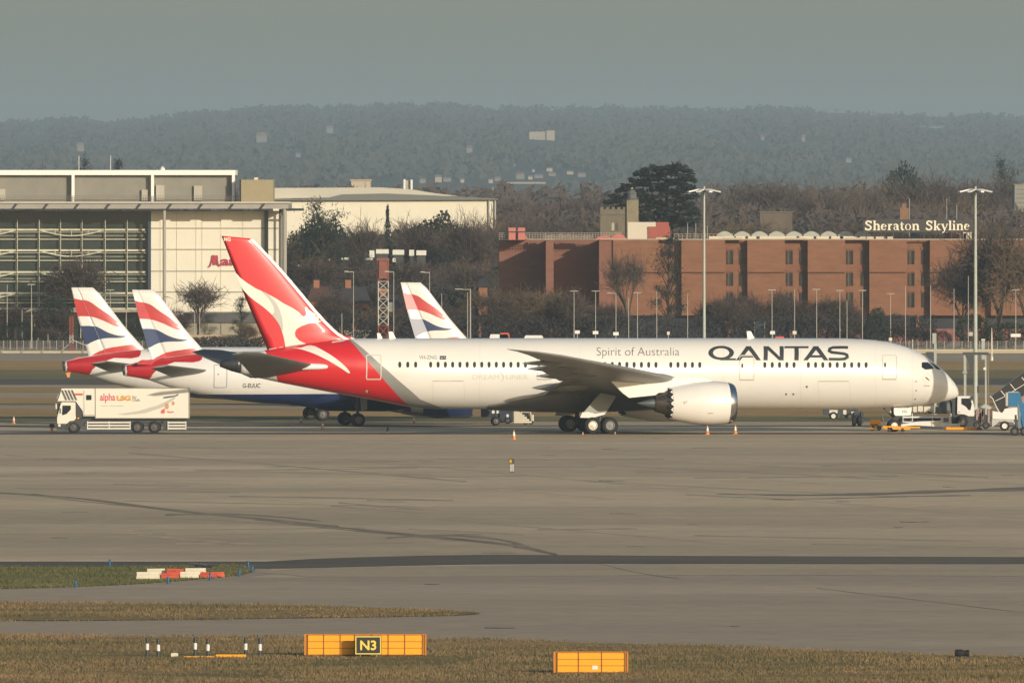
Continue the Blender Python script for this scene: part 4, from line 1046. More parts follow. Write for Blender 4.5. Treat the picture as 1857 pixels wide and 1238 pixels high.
# folded front platform with dark slats
a = MB()
for i in range(4): a.prism(P([(111+i*6,707),(114+i*6,707),(122+i*6,725),(119+i*6,725)]), -.05, .0)
a.prism(P([(103,726),(108,712),(110,704),(111.5,704),(109.5,713),(105,726)]), -.06, 2.5)
a.build('folded_platform', mat('slat_grey', (.1,.1,.09), .5), tr)
cab = MB(); cab.prism(P([(113,729),(136.5,729),(137,731),(137,752),(138,758),(134,763),(127,763),(121,768),(104,768),(103.5,758),(107,744),(110.5,731)]), .05, 2.4); cb = cab.build('cab', CREAMW, tr)
MB().prism(P([(113.5,735),(128.5,735),(128.5,742),(121,750),(114,752.5),(112.5,750)]), .02, .049).build('side_window', GLASS, cb)
MB().prism(P([(106,731),(110.8,731.5),(107.3,744),(105,750),(103,750)]), .1, 2.35).build('windscreen', GLASS, cb)
MB().prism(P([(101,731.5),(103,731.5),(103,741),(101,741)]), -.15, .0).build('mirror', WHITE2, cb); MB().prism(P([(110.8,739),(112.6,739),(112.6,748),(110.8,748)]), -.2, -.1).build('mirror', WHITE2, cb)
MB().lathe([(-.02,.001),(0,.11),(.03,.12)], c=(fx(107.5), .0, fz(771)), axis='y', n=12).build('headlight', mat('lamp_lens', (.8,.75,.6), .2), cb)
MB().prism(P([(102,765),(121,766),(121,780),(103,779),(101.5,773)]), .08, 2.38).build('bumper', DGREY, tr)
a = MB(); a.box(fx(120), fx(341), .5, 2.0, fz(767), fz(759)); a.box(fx(136), fx(152), .1, 2.3, fz(774), fz(760)); a.prism(P([(138,727.5),(149,745),(149,758),(140,758)]), .1, 2.3); a.box(fx(296), fx(303), .15, 2.3, fz(779), fz(763)); a.build('chassis', DGREY, tr)
for xa, xb in ((158,236.5),(304,337.5)):
    a = MB()
    for py in (764.5, 769.8, 775.5): a.box(fx(xa), fx(xb), .0, .05, fz(py+2.5), fz(py))
    for x_ in ([xa, (xa+xb)/2, xb-1.2] if xb-xa > 50 else [xa, xb-1.2]): a.box(fx(x_), fx(x_)+.07, -.012, .06, fz(778.5), fz(763.5))
    a.build('side_guard', CREAMW, tr)
a = MB(); a.lathe([(-.1,.001),(-.1,.08),(.08,.08)], c=(fx(142), .05, fz(758)), axis='y', n=10); a.build('marker_lamp', mat('amber_lens', (.8,.35,.02), .3), tr)
for px in (133.5, 249, 280): tyre_pair(tr, fx(px), 0, .52)
a = MB(); a.prism(P([(120,783),(120,775),(126,765),(134,762),(142,765),(148,776),(146,776),(141,768),(134,765),(127,768),(123,777),(122,783)]), -.0, .3); a.build('wheel_arch', DGREY, tr)
flat = lambda x, z: 0
def tl(sh, x0, x1, yt, yb): return text_px(sh, lambda x, y: (fx(x), fz(y)), x0, x1, yt, yb)
decal('red_lettering', [tl(text_mesh('alpha', .015), 181.5, 209, 713, 730.5)], flat, mat('letter_red', (.62,.05,.07), .5), tr, off=.02, cell=0)
decal('amber_lettering', [tl(text_mesh('LSG', .06), 211.5, 237, 717, 726.5)], flat, mat('letter_amber', (.62,.3,.05), .5), tr, off=.02, cell=0)
decal('grey_lettering', [tl(text_mesh('Sky', .01), 239.5, 248, 717.5, 723.5), tl(text_mesh('Chefs', .01), 239.5, 253.5, 722.5, 727.5)], flat, mat('letter_grey', (.2,.19,.18), .5), tr, off=.02, cell=0)
decal('faint_line', [stroke([(fx(183),fz(735.5)),(fx(196),fz(735.5))], .05), stroke([(fx(199),fz(735.5)),(fx(224),fz(735.5))], .05)], flat, mat('letter_faint', (.55,.42,.3), .5), tr, off=.02, cell=0)
decal('grey_swoosh', [poly_mesh([(fx(a),fz(b)) for a, b in [(212,751),(250,745),(285,735),(310,723),(325,710),(316,724),(296,738),(262,749),(230,752)]])], flat, mat('swoosh_grey', (.5,.47,.4), .5), tr, off=.016, cell=0)
decal('plane_silhouette', [poly_mesh([(fx(a),fz(b)) for a, b in [(295,720),(305,718),(318,716.5),(324,714),(323,717),(312,720),(303,721.5),(297,722)]])], flat, mat('silhouette_blue', (.06,.09,.14), .5), tr, off=.024, cell=0)
decal('people_picture', [poly_mesh([(fx(a),fz(b)) for a, b in oval(302.5,736,3.6,5.5)]), poly_mesh([(fx(a),fz(b)) for a, b in oval(314,731,2.6,3.5)])], flat, mat('picture_tan', (.55,.28,.16), .5), tr, off=.024, cell=0)
decal('people_clothes', [poly_mesh([(fx(a),fz(b)) for a, b in [(291,748),(293,743),(299,740),(299,748),(296,750)]]), stroke([(fx(303),fz(746)),(fx(309),fz(747.5)),(fx(315),fz(746))], .1)], flat, mat('picture_red', (.62,.12,.1), .5), tr, off=.026, cell=0)
# small yellow hydrant-like post ahead of the truck
t = veh('marker_light', 'short post with yellow base and dark head just left of the catering truck', 'post', 94, 1300)
fx, fz = lw(t, 1300)
MB().lathe([(0,.12),(.35,.1),(.4,.08)], axis='z', n=10).build('base', YELLOW, t); MB().bbox(-.2, .22, -.1, .1, .4, .72, .05).build('head', DGREY, t)

# steps and trolley equipment behind the fuselage (left of main gear)
Y = 1347
t = veh('baggage_tug', 'dark blue tug with white wheel, partly hidden below the fuselage left of the steps', 'tug', 871, Y)
fx, fz = lw(t, Y)
a = MB(); a.bbox(fx(872), fx(893), 0, 1.6, fz(756), fz(738), .08); a.bbox(fx(906), fx(930), 0, 1.6, fz(766), fz(741), .08); a.box(fx(890), fx(908), .2, 1.4, fz(758), fz(749)); a.build('body', mat('tug_blue_black', (.02,.028,.045), .5, var=.2, scale=2), t)
wheel(t, fx(899), .05, fz(762.5), .38, .25, WHITE2); wheel(t, fx(921), .05, .3, .3, .25, RIMD)
a = MB(); a.bbox(fx(892), fx(904), -.05, .9, fz(749.5), fz(744), .04); a.bbox(fx(918.5), fx(922.5), -.04, 0, fz(756), fz(751), .02); a.build('lamp_panel', WHITE2, t)
t = veh('service_steps', 'cream service steps descending to the right beneath the fuselage', 'steps', 932, Y-4)
fx, fz = lw(t, Y-4)
for i in range(6): MB().box(fx(932), fx(942.5+i*4.3), 0, 1.3, fz(747.5+3.8*i), fz(744.2+3.8*i)).build('step', CREAM, t)
a = MB(); a.box(fx(931), fx(932.5), .1, 1.2, .3, fz(743)); a.cyl((fx(945), 0, fz(747)), (fx(962), 0, fz(747)), .03); a.cyl((fx(962), 0, fz(747)), (fx(964), 0, .35), .05); a.cyl((fx(965.5), 0, fz(752)), (fx(966.5), 0, .3), .12, .08); a.build('handrail', CREAM, t)
a = MB(); a.prism([(fx(932), .3), (fx(965), .3), (fx(965), .42), (fx(932), .42)], .1, 1.2); a.prism([(fx(946), fz(748)), (fx(960), fz(750)), (fx(961), fz(763)), (fx(956), fz(763))], .5, .9); a.build('frame', DGREY, t)
for px in (953, 963): wheel(t, fx(px), .1, .22, .22, .15, RIMD)

# dark tractor group behind the nose
Y = 1373
t = veh('ramp_tractor', 'dark ramp tractor with pale wheel seen below the forward fuselage', 'tractor', 1493, Y)
fx, fz = lw(t, Y)
a = MB(); a.bbox(fx(1493), fx(1556), 0, 1.8, fz(753), fz(738), .1); a.box(fx(1524), fx(1545), .1, 1.6, fz(757), fz(745)); a.build('body', mat('tractor_dark', (.035,.045,.05), .5, var=.3, scale=1.5), t)
wheel(t, fx(1511.5), -.05, fz(754), .37, .3, WHITE2); wheel(t, fx(1541), -.05, fz(755), .3, .25, RIMD)
a = MB(); a.bbox(fx(1504), fx(1519), -.05, .0, fz(749), fz(743), .03); a.bbox(fx(1529), fx(1535), -.05, .0, fz(751), fz(743), .03); a.bbox(fx(1544), fx(1550), -.05, .0, fz(750), fz(746), .03); a.build('pale_panel', CREAM, t)
Y = 1332
t = veh('towing_dolly', 'dark twin-wheeled dolly seen end-on just behind the nose gear', 'dolly', 1545, Y)
fx, fz = lw(t, Y)
a = MB(); a.bbox(fx(1546), fx(1566), .3, 2, fz(768), fz(748), .08); a.cyl((fx(1550), .2, fz(765)), (fx(1550), .2, fz(742)), .06); a.cyl((fx(1562), .2, fz(765)), (fx(1562), .2, fz(744)), .06); a.cyl((fx(1550), .3, fz(750)), (fx(1576), .3, fz(760)), .06); a.build('frame', mat('tractor_dark', (0,0,0)), t)
for px in (1549, 1559):
    a = MB(); xx = fx(px); a.lathe([(-.17,.25),(-.17,.42),(-.1,.5),(.1,.5),(.17,.42),(.17,.25)], c=(xx, .4, .5), axis='x', n=20); a.build('wheel', BLACK, t, smooth=True)
# yellow ground power unit
Y = 1310
t = veh('ground_power_unit', 'small yellow power unit box beside the nose gear', 'power unit', 1587, Y)
fx, fz = lw(t, Y)
a = MB(); a.bbox(fx(1578.5), fx(1597), 0, 1.4, fz(771.5), fz(760.5), .08); a.box(fx(1577.5), fx(1580.5), 0, 1.4, fz(777), fz(769)); a.box(fx(1580), fx(1591), 0, 1.4, fz(778), fz(775.5)); a.build('housing', YELLOW, t)
MB().bbox(fx(1582), fx(1593), -.04, 0, fz(771), fz(768.8), .02).build('grille', DGREY, t)
for px in (1582, 1594): wheel(t, fx(px), .1, .2, .2, .15, RIMD)
a = MB(); a.cyl((fx(1600), .3, fz(752)), (fx(1604), .3, fz(772)), .05); a.cyl((fx(1598), .3, fz(770)), (fx(1607), .3, fz(771)), .07); a.build('drawbar', CREAM, t)
# yellow tow bar
t = veh('tow_bar', 'long yellow tow bar lying on the apron under the nose wheels', 'tow bar', 1600, 1303)
fx, fz = lw(t, 1303)
a = MB(); a.cyl((fx(1600), -1.2, .45), (fx(1668), -1.2, .38), .07, n=10); a.cyl((fx(1600), -1.2, .4), (fx(1615), -1.2, .15), .06); a.box(fx(1618), fx(1650), -1.3, -1.1, .22, .34); a.build('bar', YELLOW, t)
for px in (1612, 1636): wheel(t, fx(px), -1.3, .16, .16, .1, RIMD)
t = veh('tow_bar', 'thick yellow tow bar lying below the white truck cab', 'tow bar', 1715, 1312)
fx, fz = lw(t, 1312)
a = MB(); a.cyl((fx(1716), 0, fz(776.5)), (fx(1771), 0, fz(776.5)), .125, n=14); a.build('bar', YELLOW, t, smooth=True)
a = MB(); a.cyl((fx(1712), 0, fz(776)), (fx(1716), 0, fz(776.5)), .14, n=10); a.box(fx(1770), fx(1781), -.1, .3, .02, .2); a.build('coupling', mat('coupling_rust', (.2,.07,.04), .6), t)

# truck with white cab by the nose
Y = 1323
t = veh('service_truck', 'white-cabbed flatbed service truck standing under the nose', 'truck', 1680, Y)
fx, fz = lw(t, Y); P = lambda pts: [(fx(a), fz(b)) for a, b in pts]
a = MB(); a.prism(P([(1736.5,718),(1760,718),(1763,722),(1767,738),(1767,754.5),(1756,754),(1750,751),(1736,750)]), 0, 2.3); cb = a.build('cab', WHITE, t)
MB().prism(P([(1743.5,722),(1759,722),(1762.5,732),(1760,743),(1757,743.5),(1752,737),(1743.5,732)]), -.03, -.001).build('side_window', GLASS, cb)
MB().prism(P([(1760.8,720),(1763.2,722),(1767.4,737),(1766.2,737)]), .1, 2.2).build('windscreen', GLASS, cb)
a = MB(); a.box(fx(1762), fx(1764.5), -.3, -.1, fz(725), fz(718)); a.box(fx(1738), fx(1741), -.02, 0, fz(747.2), fz(746)); a.build('mirror', DGREY, cb)
a = MB(); a.prism(P([(1727,716.5),(1736,717),(1736,770),(1727,770)]), .3, 2.0); a.box(fx(1600), fx(1782), .5, 1.8, fz(765), fz(758)); a.prism(P([(1732,775),(1732,762),(1738,754),(1748,751),(1758,757),(1767,757),(1767,772),(1760,774)]), .25, 2.2); a.build('chassis', DGREY, t)
tyre_pair(t, fx(1744), 0, .55, width=2.2); tyre_pair(t, fx(1640), 0, .45, width=2.2)
a = MB(); a.box(fx(1637), fx(1725), 0, .08, fz(757.5), fz(754.5)); a.box(fx(1637), fx(1725), 1.9, 2.0, fz(757.5), fz(754.5)); a.box(fx(1637), fx(1725), .0, 2.0, fz(766), fz(764))
for px in (1637, 1654, 1690, 1724): a.box(fx(px), fx(px)+.06, -.01, .07, fz(766), fz(749))
a.build('side_rail', WHITE2, t)
a = MB(); rr = random.Random(12)
for i in range(12):
    px = 1653+i*6; a.bbox(fx(px), fx(px+rr.uniform(3,5.5)), rr.uniform(.1,.6), 1.4, fz(750), fz(750-rr.uniform(2,5)), .03)
a.build('load', mat('load_dark', (.07,.07,.07), .6, var=.5, scale=1.5), t)
a = MB(); a.bbox(fx(1706), fx(1725), -.05, .9, fz(768), fz(755), .06); a.build('tank', CREAM, t)
a = MB(); 
for i in range(3): a.bbox(fx(1711+i*3.3), fx(1713.4+i*3.3), -.08, -.051, fz(765), fz(757), .02)
a.build('tank_gauge', DGREY, t)
a = MB()
for i, (px, w_) in enumerate(((1648,6),(1656,7),(1665,9),(1676,12))): a.bbox(fx(px), fx(px+w_), .6, 1.6, fz(748), fz(736 if i < 3 else 737), .05)
a.build('cream_locker', CREAM, t)
a = MB(); a.lathe([(0,.55),(.2,.6),(.75,.6),(1.2,.3),(1.25,.01)], c=(fx(1716), 1.0, fz(748)), axis='z', n=12); a.cyl((fx(1700), .6, fz(748)), (fx(1722), .5, fz(728)), .06); a.box(fx(1697), fx(1727), .5, 1.8, fz(750), fz(738)); a.build('hoist', mat('hoist_grey', (.09,.1,.1), .5, var=.4, scale=2), t)
# low white trailer tongue pieces in front
t = veh('loader_arm', 'low white folded loader arms between the two yellow tow bars', 'loader', 1700, 1316)
fx, fz = lw(t, 1316); P = lambda pts: [(fx(a), fz(b)) for a, b in pts]
MB().prism(P([(1634,769),(1665,764),(1695,763),(1715,768),(1741,768),(1741,773),(1700,773),(1660,771),(1634,773)]), 0, .8).build('arm', WHITE2, t)
MB().prism(P([(1690,763),(1706,762),(1706,773),(1690,773)]), -.06, -.01).build('joint_plate', CREAM, t)
for px in (1650, 1728): wheel(t, fx(px), .2, .2, .2, .15, RIMD)
# dark generator trailer
t = veh('generator_trailer', 'dark cluttered trailer between the white truck cab and the passenger stairs', 'trailer', 1778, 1318)
fx, fz = lw(t, 1318); rr = random.Random(4)
a = MB(); a.bbox(fx(1767), fx(1794), 0, 1.7, fz(770), fz(752), .1); a.bbox(fx(1770), fx(1786), .3, 1.5, fz(752), fz(744), .08); a.build('housing', mat('housing_dark', (.045,.045,.045), .5, var=.5, scale=2), t)
a = MB()
for _ in range(10): x_ = rr.uniform(1768,1793); a.bbox(fx(x_), fx(x_+rr.uniform(1.5,4)), -.1, rr.uniform(0,.5), fz(rr.uniform(752,770)), fz(rr.uniform(740,750)), .02)
a.build('fitting', mat('fitting_pinkish', (.38,.27,.24), .6, var=.5, scale=3), t)
a = MB(); a.prism([(fx(1774), fz(736)), (fx(1780), fz(731)), (fx(1790), fz(733)), (fx(1799), fz(739)), (fx(1795), fz(742)), (fx(1780), fz(739))], 0, 1.2); a.cyl((fx(1775), .3, fz(733)), (fx(1786), .3, fz(742)), .05); a.build('canvas_cover', LGREY, t)
for px in (1772, 1788): wheel(t, fx(px), .1, .33, .33, .22, RIMD)

# passenger stairs
Y = 1308
t = veh('passenger_stairs', 'white enclosed passenger stairs with dark panels rising off the right edge', 'stairs', 1825, Y)
fx, fz = lw(t, Y); P = lambda pts: [(fx(a), fz(b)) for a, b in pts]
lo = [(1793,717),(1900,640)]; 
MB().prism(P([(1797,719),(1860,673),(1905,641),(1905,680),(1868,706),(1816,748)]), .1, 1.6).build('canopy', mat('tinted_panel', (.028,.026,.026), .3, var=.3, scale=1), t)
a = MB()
def bar(p, q, wpx):
    p = (fx(p[0]), fz(p[1])); q = (fx(q[0]), fz(q[1])); a.cyl((p[0], .05, p[1]), (q[0], .05, q[1]), wpx*.0235, n=8)
for p, q, w_ in (((1795,718),(1800,722),1.6),((1800,722),(1807,738),1.6),((1807,738),(1813,749),1.8),((1815,708),(1823,718),1.5),((1805,727),(1823,718),1.3),((1832,696),(1842,708),1.5),((1823,718),(1842,706),1.3),((1842,706),(1905,668),1.3),((1853,684),(1862,695),1.4)):
    bar(p, q, w_)
a.build('white_frame', WHITE2, t)
MB().prism(P([(1800,745),(1818,748),(1822,741),(1838,739),(1905,739),(1905,760),(1850,762),(1842,760),(1800,759)]), .0, 2.0).build('chassis_body', WHITE, t)
MB().prism(P([(1799,759.5),(1842,759.5),(1843,772),(1836,765),(1812,764),(1806,770),(1799,774)]), .02, 2.0).build('wheel_skirt', LGREY, t)
wheel(t, fx(1822), .1, .42, .42, .3, WHITE2); wheel(t, fx(1880), .1, .42, .42, .3, RIMD)
MB().prism(P([(1819,741),(1838,729),(1860,715),(1860,738),(1820,745)]), .2, 1.4).build('stair_underside', mat('tan_underside', (.3,.2,.14), .7), t)
# blue lift vehicle
Y = 1283
t = veh('platform_lift', 'blue platform lift vehicle cut by the right edge of the picture', 'lift', 1840, Y)
fx, fz = lw(t, Y); P = lambda pts: [(fx(a), fz(b)) for a, b in pts]
a = MB(); a.bbox(fx(1829), fx(1846.5), 0, 1.6, fz(737), fz(712), .05); a.build('cage', BLUEP, t)
a = MB(); a.bbox(fx(1824), fx(1828.6), .05, 1.5, fz(736), fz(711.5), .03); a.box(fx(1828), fx(1847), .0, .05, fz(711.5), fz(710)); a.build('cage_rail', LGREY, t)
a = MB(); a.prism(P([(1844,711),(1850,711),(1858,745),(1862,778),(1856,778),(1850,745)]), .1, .6); a.prism(P([(1851,731),(1890,731),(1890,790),(1853,788)]), .2, 1.8); a.build('mast', BLUEP, t)
a = MB(); a.prism(P([(1845,737),(1849,737),(1852,776),(1846,776)]), .0, .2); a.build('ladder', mat('ladder_grey', (.12,.17,.2), .5), t)
a = MB(); a.cyl((fx(1842), .2, fz(752)), (fx(1843), .2, fz(775)), .09); a.box(fx(1838), fx(1862), .1, 1.6, fz(779), fz(774)); a.bbox(fx(1838.5), fx(1846), -.05, .1, fz(765), fz(760), .03); a.build('chassis', DGREY, t)
for px in (1840, 1858): wheel(t, fx(px), .1, .36, .36, .3, RIMD)

# ------------------------------------------------------------------ masts, gantries, poles
def mast(px, Y, label, base_w, ztop=None):
    t = thing('floodlight_mast', label, 'mast', (X(px, Y), Y, 0), 0, 'tall apron floodlight masts')
    k = Y/F; zt = Z(342, Y)
    a = MB(); a.lathe([(0, base_w*k*.72), (.3, base_w*k*.55), (6, base_w*k*.5), (zt*.5, base_w*k*.42), (zt+.2, base_w*k*.28)], axis='z', n=14); a.build('pole', mat('mast_paint', (.40,.43,.37), .5, var=.1, scale=1), t, smooth=True)
    a = MB(); zr_ = Z(345.5, Y)
    a.lathe([(zr_-.12, .45), (zr_+.12, .45)], axis='z', n=14); a.cyl((0,0,zr_), (0,0,Z(338,Y)), .08); 
    n = 8
    for i in range(n):
        an = 2*math.pi*(i+.5)/n; a.cyl((0,0,zr_), (math.cos(an)*1.1, math.sin(an)*1.1, zr_), .04)
    a.build('head_ring', DGREY, t)
    for i in range(n):
        an = 2*math.pi*(i+.5)/n; c_, s_ = math.cos(an), math.sin(an); b = MB()
        r0, r1 = .55, 1.62
        pts = [(r0, -.22), (r1, -.16), (r1, .16), (r0, .22)]
        top = [(c_*r-s_*q, s_*r+c_*q, zr_+.16-(.22 if r > 1 else 0)) for r, q in pts]; bt = [(x, y, z-.12) for x, y, z in top]
        b.add(bt+top, [(0,3,2,1),(4,5,6,7),(0,1,5,4),(1,2,6,5),(2,3,7,6),(3,0,4,7)]); b.build('lamp_head', WHITE, t)
    return t
mast(1277, 1450, 'tall floodlight mast rising behind the middle of the white fuselage', 6)
m2 = mast(1769, 1430, 'tall floodlight mast at right, passing in front of the rooftop hotel sign', 7.5)
MB().bbox(.16, .36, -.2, .2, Z(712,1430), Z(700,1430), .03).build('control_box', DGREY, m2)
MB().bbox(-.62, -.25, -.2, .1, Z(609,1430), Z(602,1430), .03).build('side_box', LGREY, m2)
# stand guidance gantries
def gantry(name, label, pieces, Y):
    t = veh(name, label, 'gantry', pieces[0][1][0][0], Y); fx, fz = lw(t, Y)
    for nm, pts, y0, y1, m in pieces: MB().prism([(fx(a), fz(b)) for a, b in pts], y0, y1).build(nm, m, t)
    return t
GP = mat('gantry_green_grey', (.34,.38,.33), .5, var=.1, scale=2)
gb = 340+576800/1400
gantry('guidance_board', 'grey post with dark angled board, cut off by the nose of the white airliner', [('upper_post', [(1691,604),(1698,604),(1698,623),(1691,623)], 0, .3, GP), ('post', [(1694,623),(1698.5,623),(1698.5,gb),(1694,gb)], .05, .3, GP), ('board', [(1679,638),(1693,638),(1693,658),(1686,652),(1679,642)], .0, .35, DGREY)], 1400)
gantry('guidance_gantry', 'portal of grey and brown posts with dark overhead board right of the nose', [
    ('post', [(1747.5,644),(1752.5,644),(1752.5,gb),(1748.5,gb)], .1, .4, GP), ('crossbar', [(1746,638.5),(1793,638.5),(1793,643.5),(1746,643.5)], .05, .45, DGREY),
    ('board', [(1752,644),(1766,644),(1764,674),(1759,674),(1757,660)], .0, .3, DGREY), ('post_collar', [(1745.5,673),(1754,673),(1754,677),(1745.5,677)], .0, .5, mat('collar_blue_grey', (.25,.29,.36), .5)),
    ('far_post', [(1786,643.5),(1789,643.5),(1790,gb),(1786.5,gb)], .1, .4, GP), ('brown_post', [(1790.5,641),(1793,641),(1794.5,gb),(1792,gb)], .1, .35, mat('brown_steel', (.17,.12,.09), .6)),
    ('junction_box', [(1783.5,666),(1788,666),(1788,670.5),(1783.5,670.5)], -.1, .1, WHITE2)], 1400)
t = veh('white_pole', 'slim white pole with pointed top right of the gantry', 'pole', 1798.5, 1836); fx, fz = lw(t, 1836)
MB().lathe([(0,.1),(Z(615,1836),.09),(Z(594,1836),.03)], axis='z', n=8).build('shaft', CREAM, t); MB().lathe([(0,.18),(.5,.18)], axis='z', n=8).build('foot', CREAM, t)
t = veh('box_post', 'short pale square post beyond the gantry at right', 'post', 1783, 1850); fx, fz = lw(t, 1850)
MB().bbox(fx(1780), fx(1786), 0, .4, 0, fz(615), .03).build('shaft', GP, t); MB().bbox(fx(1779.5), fx(1786.5), -.03, .43, fz(616.5), fz(614.4), .02).build('cap', CREAM, t)
# unseen column added beyond the right edge to cast a shadow band across the nose
nx_, ny_ = X(1722, 1302), 1301.0
dist = 22.0
cx_, cy_ = nx_+dist*math.cos(R(SUN_AZ)), ny_-dist*math.sin(R(SUN_AZ))
t = thing('nose_shade_column', 'broad grey column added unseen past the right edge to shade the nose', 'column', (cx_, cy_, 0), 0)
PW = 0.62
MB().bbox(-PW, PW, -.5, .5, 0, 13.6, .1).build('shaft', LGREY, t); MB().bbox(-1.1, 1.1, -.8, .8, 0, .5, .1).build('plinth', CONC, t)

# ------------------------------------------------------------------ perimeter wall, fences
YW = 1920.0
t = veh('blast_wall', 'long low beige wall along the far side of the airfield, right-hand stretch', 'wall', 1780, YW); fx, fz = lw(t, YW)
MB().box(fx(1640), fx(2100), 0, .4, fz(649), fz(634.5)).build('panel', mat('wall_beige', (.42,.36,.235), .85, var=.08, scale=.3), t)
MB().box(fx(1640), fx(2100), -.05, .45, fz(634.5), fz(633.5)).build('coping', CREAM, t)
MB().box(fx(1640), fx(2100), .05, .3, .05, fz(649)).build('dark_base', mat('base_green_grey', (.1,.11,.085), .8, var=.2), t)
a = MB()
for px in range(1705, 2090, 28): a.box(fx(px), fx(px)+.12, -.03, 0, 0, fz(649))
a.build('post', LGREY, t)
t = veh('blast_wall', 'long low beige wall at left, in bays divided by posts, in front of the glass hotel', 'wall', 60, YW); fx, fz = lw(t, YW)
MB().box(fx(-300), fx(700), 0, .4, fz(651), fz(636)).build('panel', mat('wall_beige_left', (.36,.33,.24), .85, var=.12, scale=.3), t)
a = MB()
for px in [1+37*i for i in range(-8, 18)]: a.box(fx(px), fx(px+3), -.15, .5, 0, fz(634.5))
a.build('bay_post', mat('post_grey', (.27,.25,.19), .8, var=.15), t)
a = MB()
for px in [1+37*i for i in range(-8, 18)]: a.box(fx(px+4), fx(px+35), .1, .3, fz(656.5), fz(651.5))
a.build('dark_gap', DGREY, t)
MB().box(fx(-300), fx(700), -.03, .3, 0, .28).build('kerb', CONC, t)
# security fence with posts
YF = 1960.0
def fence(x0, x1, step, label, top=613, seed=1):
    t = veh('security_fence', label, 'fence', x0, YF); fx, fz = lw(t, YF)
    a = MB(); px = x0
    while px < x1: a.box(fx(px), fx(px)+.09, 0, .09, 0, fz(top)); px += step
    a.build('post', mat('fence_post', (.3,.28,.24), .7), t)
    b = MB(); h = fz(top+1); n = int((fx(x1)-0)/.22)
    for i in range(int((x1-x0)*YF/F/.3)): b.box(.3*i, .3*i+.03, .03, .05, .1, h)
    for z_ in np.linspace(.2, h, 9): b.box(0, fx(x1), .02, .05, z_, z_+.03)
    b.build('mesh_panel', mat('fence_wire', (.16,.15,.14), .7), t)
fence(-30, 330, 12, 'grey wire security fence at far left below the glass hotel', 617)
fence(1600, 1890, 16, 'grey wire security fence at far right behind the beige wall', 618)
# concrete wall bits & low buildings behind the fence
YL = 1990
def block(name, label, cat, px0, px1, pyt, pyb, Y, d, m, roof=None, rooff=0, extra=None):
    t = veh(name, label, cat, (px0+px1)/2, Y); fx, fz = lw(t, Y)
    MB().box(fx(px0), fx(px1), 0, d, min(0, fz(pyb)) if pyb is None else fz(pyb), fz(pyt)).build('wall', m, t)
    if roof: MB().box(fx(px0)-.3, fx(px1)+.3, -.3, d+.3, fz(pyt), fz(pyt-rooff)).build('roof', roof, t)
    return t, fx, fz
gpy = lambda Y: 340+576800/Y
t, fx, fz = block('low_building', 'low beige flat-roofed building with dark roof band below the hotel sign', 'building', 338, 470, 585, gpy(1990), 1990, 12, mat('beige_render', (.33,.30,.22), .85, var=.1, scale=.4), mat('dark_roof_band', (.085,.085,.085), .7, var=.2, scale=.3), 17)
MB().box(fx(400), fx(401), -.05, 0, 0, fz(585)).build('drainpipe', DGREY, t)
t, fx, fz = block('brick_wall', 'low orange-pink brick wall behind the fence under the beige building', 'wall', 300, 500, 607, gpy(1978), 1978, .4, mat('pink_brick', (.45,.32,.22), .9, var=.1))
t, fx, fz = block('flat_store', 'low pale flat building just above the fin root of the red tail', 'building', 628, 668, 601, gpy(2000), 2000, 8, mat('pale_store', (.42,.39,.28), .9, var=.1), CREAM, .8)
t, fx, fz = block('lorry_box', 'blue-grey box lorry standing before the dark hotel corner', 'lorry', 873, 905, 578, gpy(2000)-6, 2000, 3, mat('lorry_blue', (.07,.14,.2), .6, var=.15))
wheel(t, fx(880), .2, .5, .5, .3, RIMD); wheel(t, fx(898), .2, .5, .5, .3, RIMD)
t, fx, fz = block('container', 'blue-green container between two thin posts left of the lettered fuselage top', 'container', 1369, 1386, 583, gpy(2000), 2000, 3, mat('container_teal', (.03,.08,.1), .6, var=.2))
MB().box(fx(1367.5), fx(1369), -.1, .1, 0, fz(583)).build('post', LGREY, t); MB().box(fx(1386), fx(1387.5), -.1, .1, 0, fz(583)).build('post', LGREY, t)

# ------------------------------------------------------------------ glass hotel (left)
YM = 2000.0
t = veh('glass_hotel', 'large hotel at left with glass atrium, white panelled wall and flat overhanging roof', 'building', 200, YM); fx, fz = lw(t, YM)
GH = mat('hotel_panel', (.74,.70,.57), .7, var=.05, scale=.15); HG = mat('hotel_roof_grey', (.33,.31,.27), .7, var=.1, scale=.5)
PHG = mat('penthouse_grey', (.245,.23,.19), .8, var=.1, scale=.6); HW = mat('hotel_white_frame', (.86,.84,.76), .6, var=.03)
a = MB(); a.box(fx(273.5), fx(505), 1.2, 30, 0, fz(383)); wl = a.build('white_wall', GH, t)
a = MB()
for py in (414, 452.4, 491.7, 529.5, 566): a.box(fx(273.5), fx(505), 1.12, 1.2, fz(py+.9), fz(py-.9))
a.build('panel_joint', mat('joint_grey', (.27,.25,.2), .8), wl)
a = MB()
for px in (290, 320, 355, 366, 400, 440): a.box(fx(px), fx(px)+.05, 1.13, 1.19, 0, fz(385))
a.build('panel_seam', mat('seam_cream', (.58,.53,.4), .8), wl)
MB().box(fx(505), fx(509), 1.2, 30, 0, fz(383)).build('end_wall', mat('end_tan', (.42,.37,.28), .8), t)
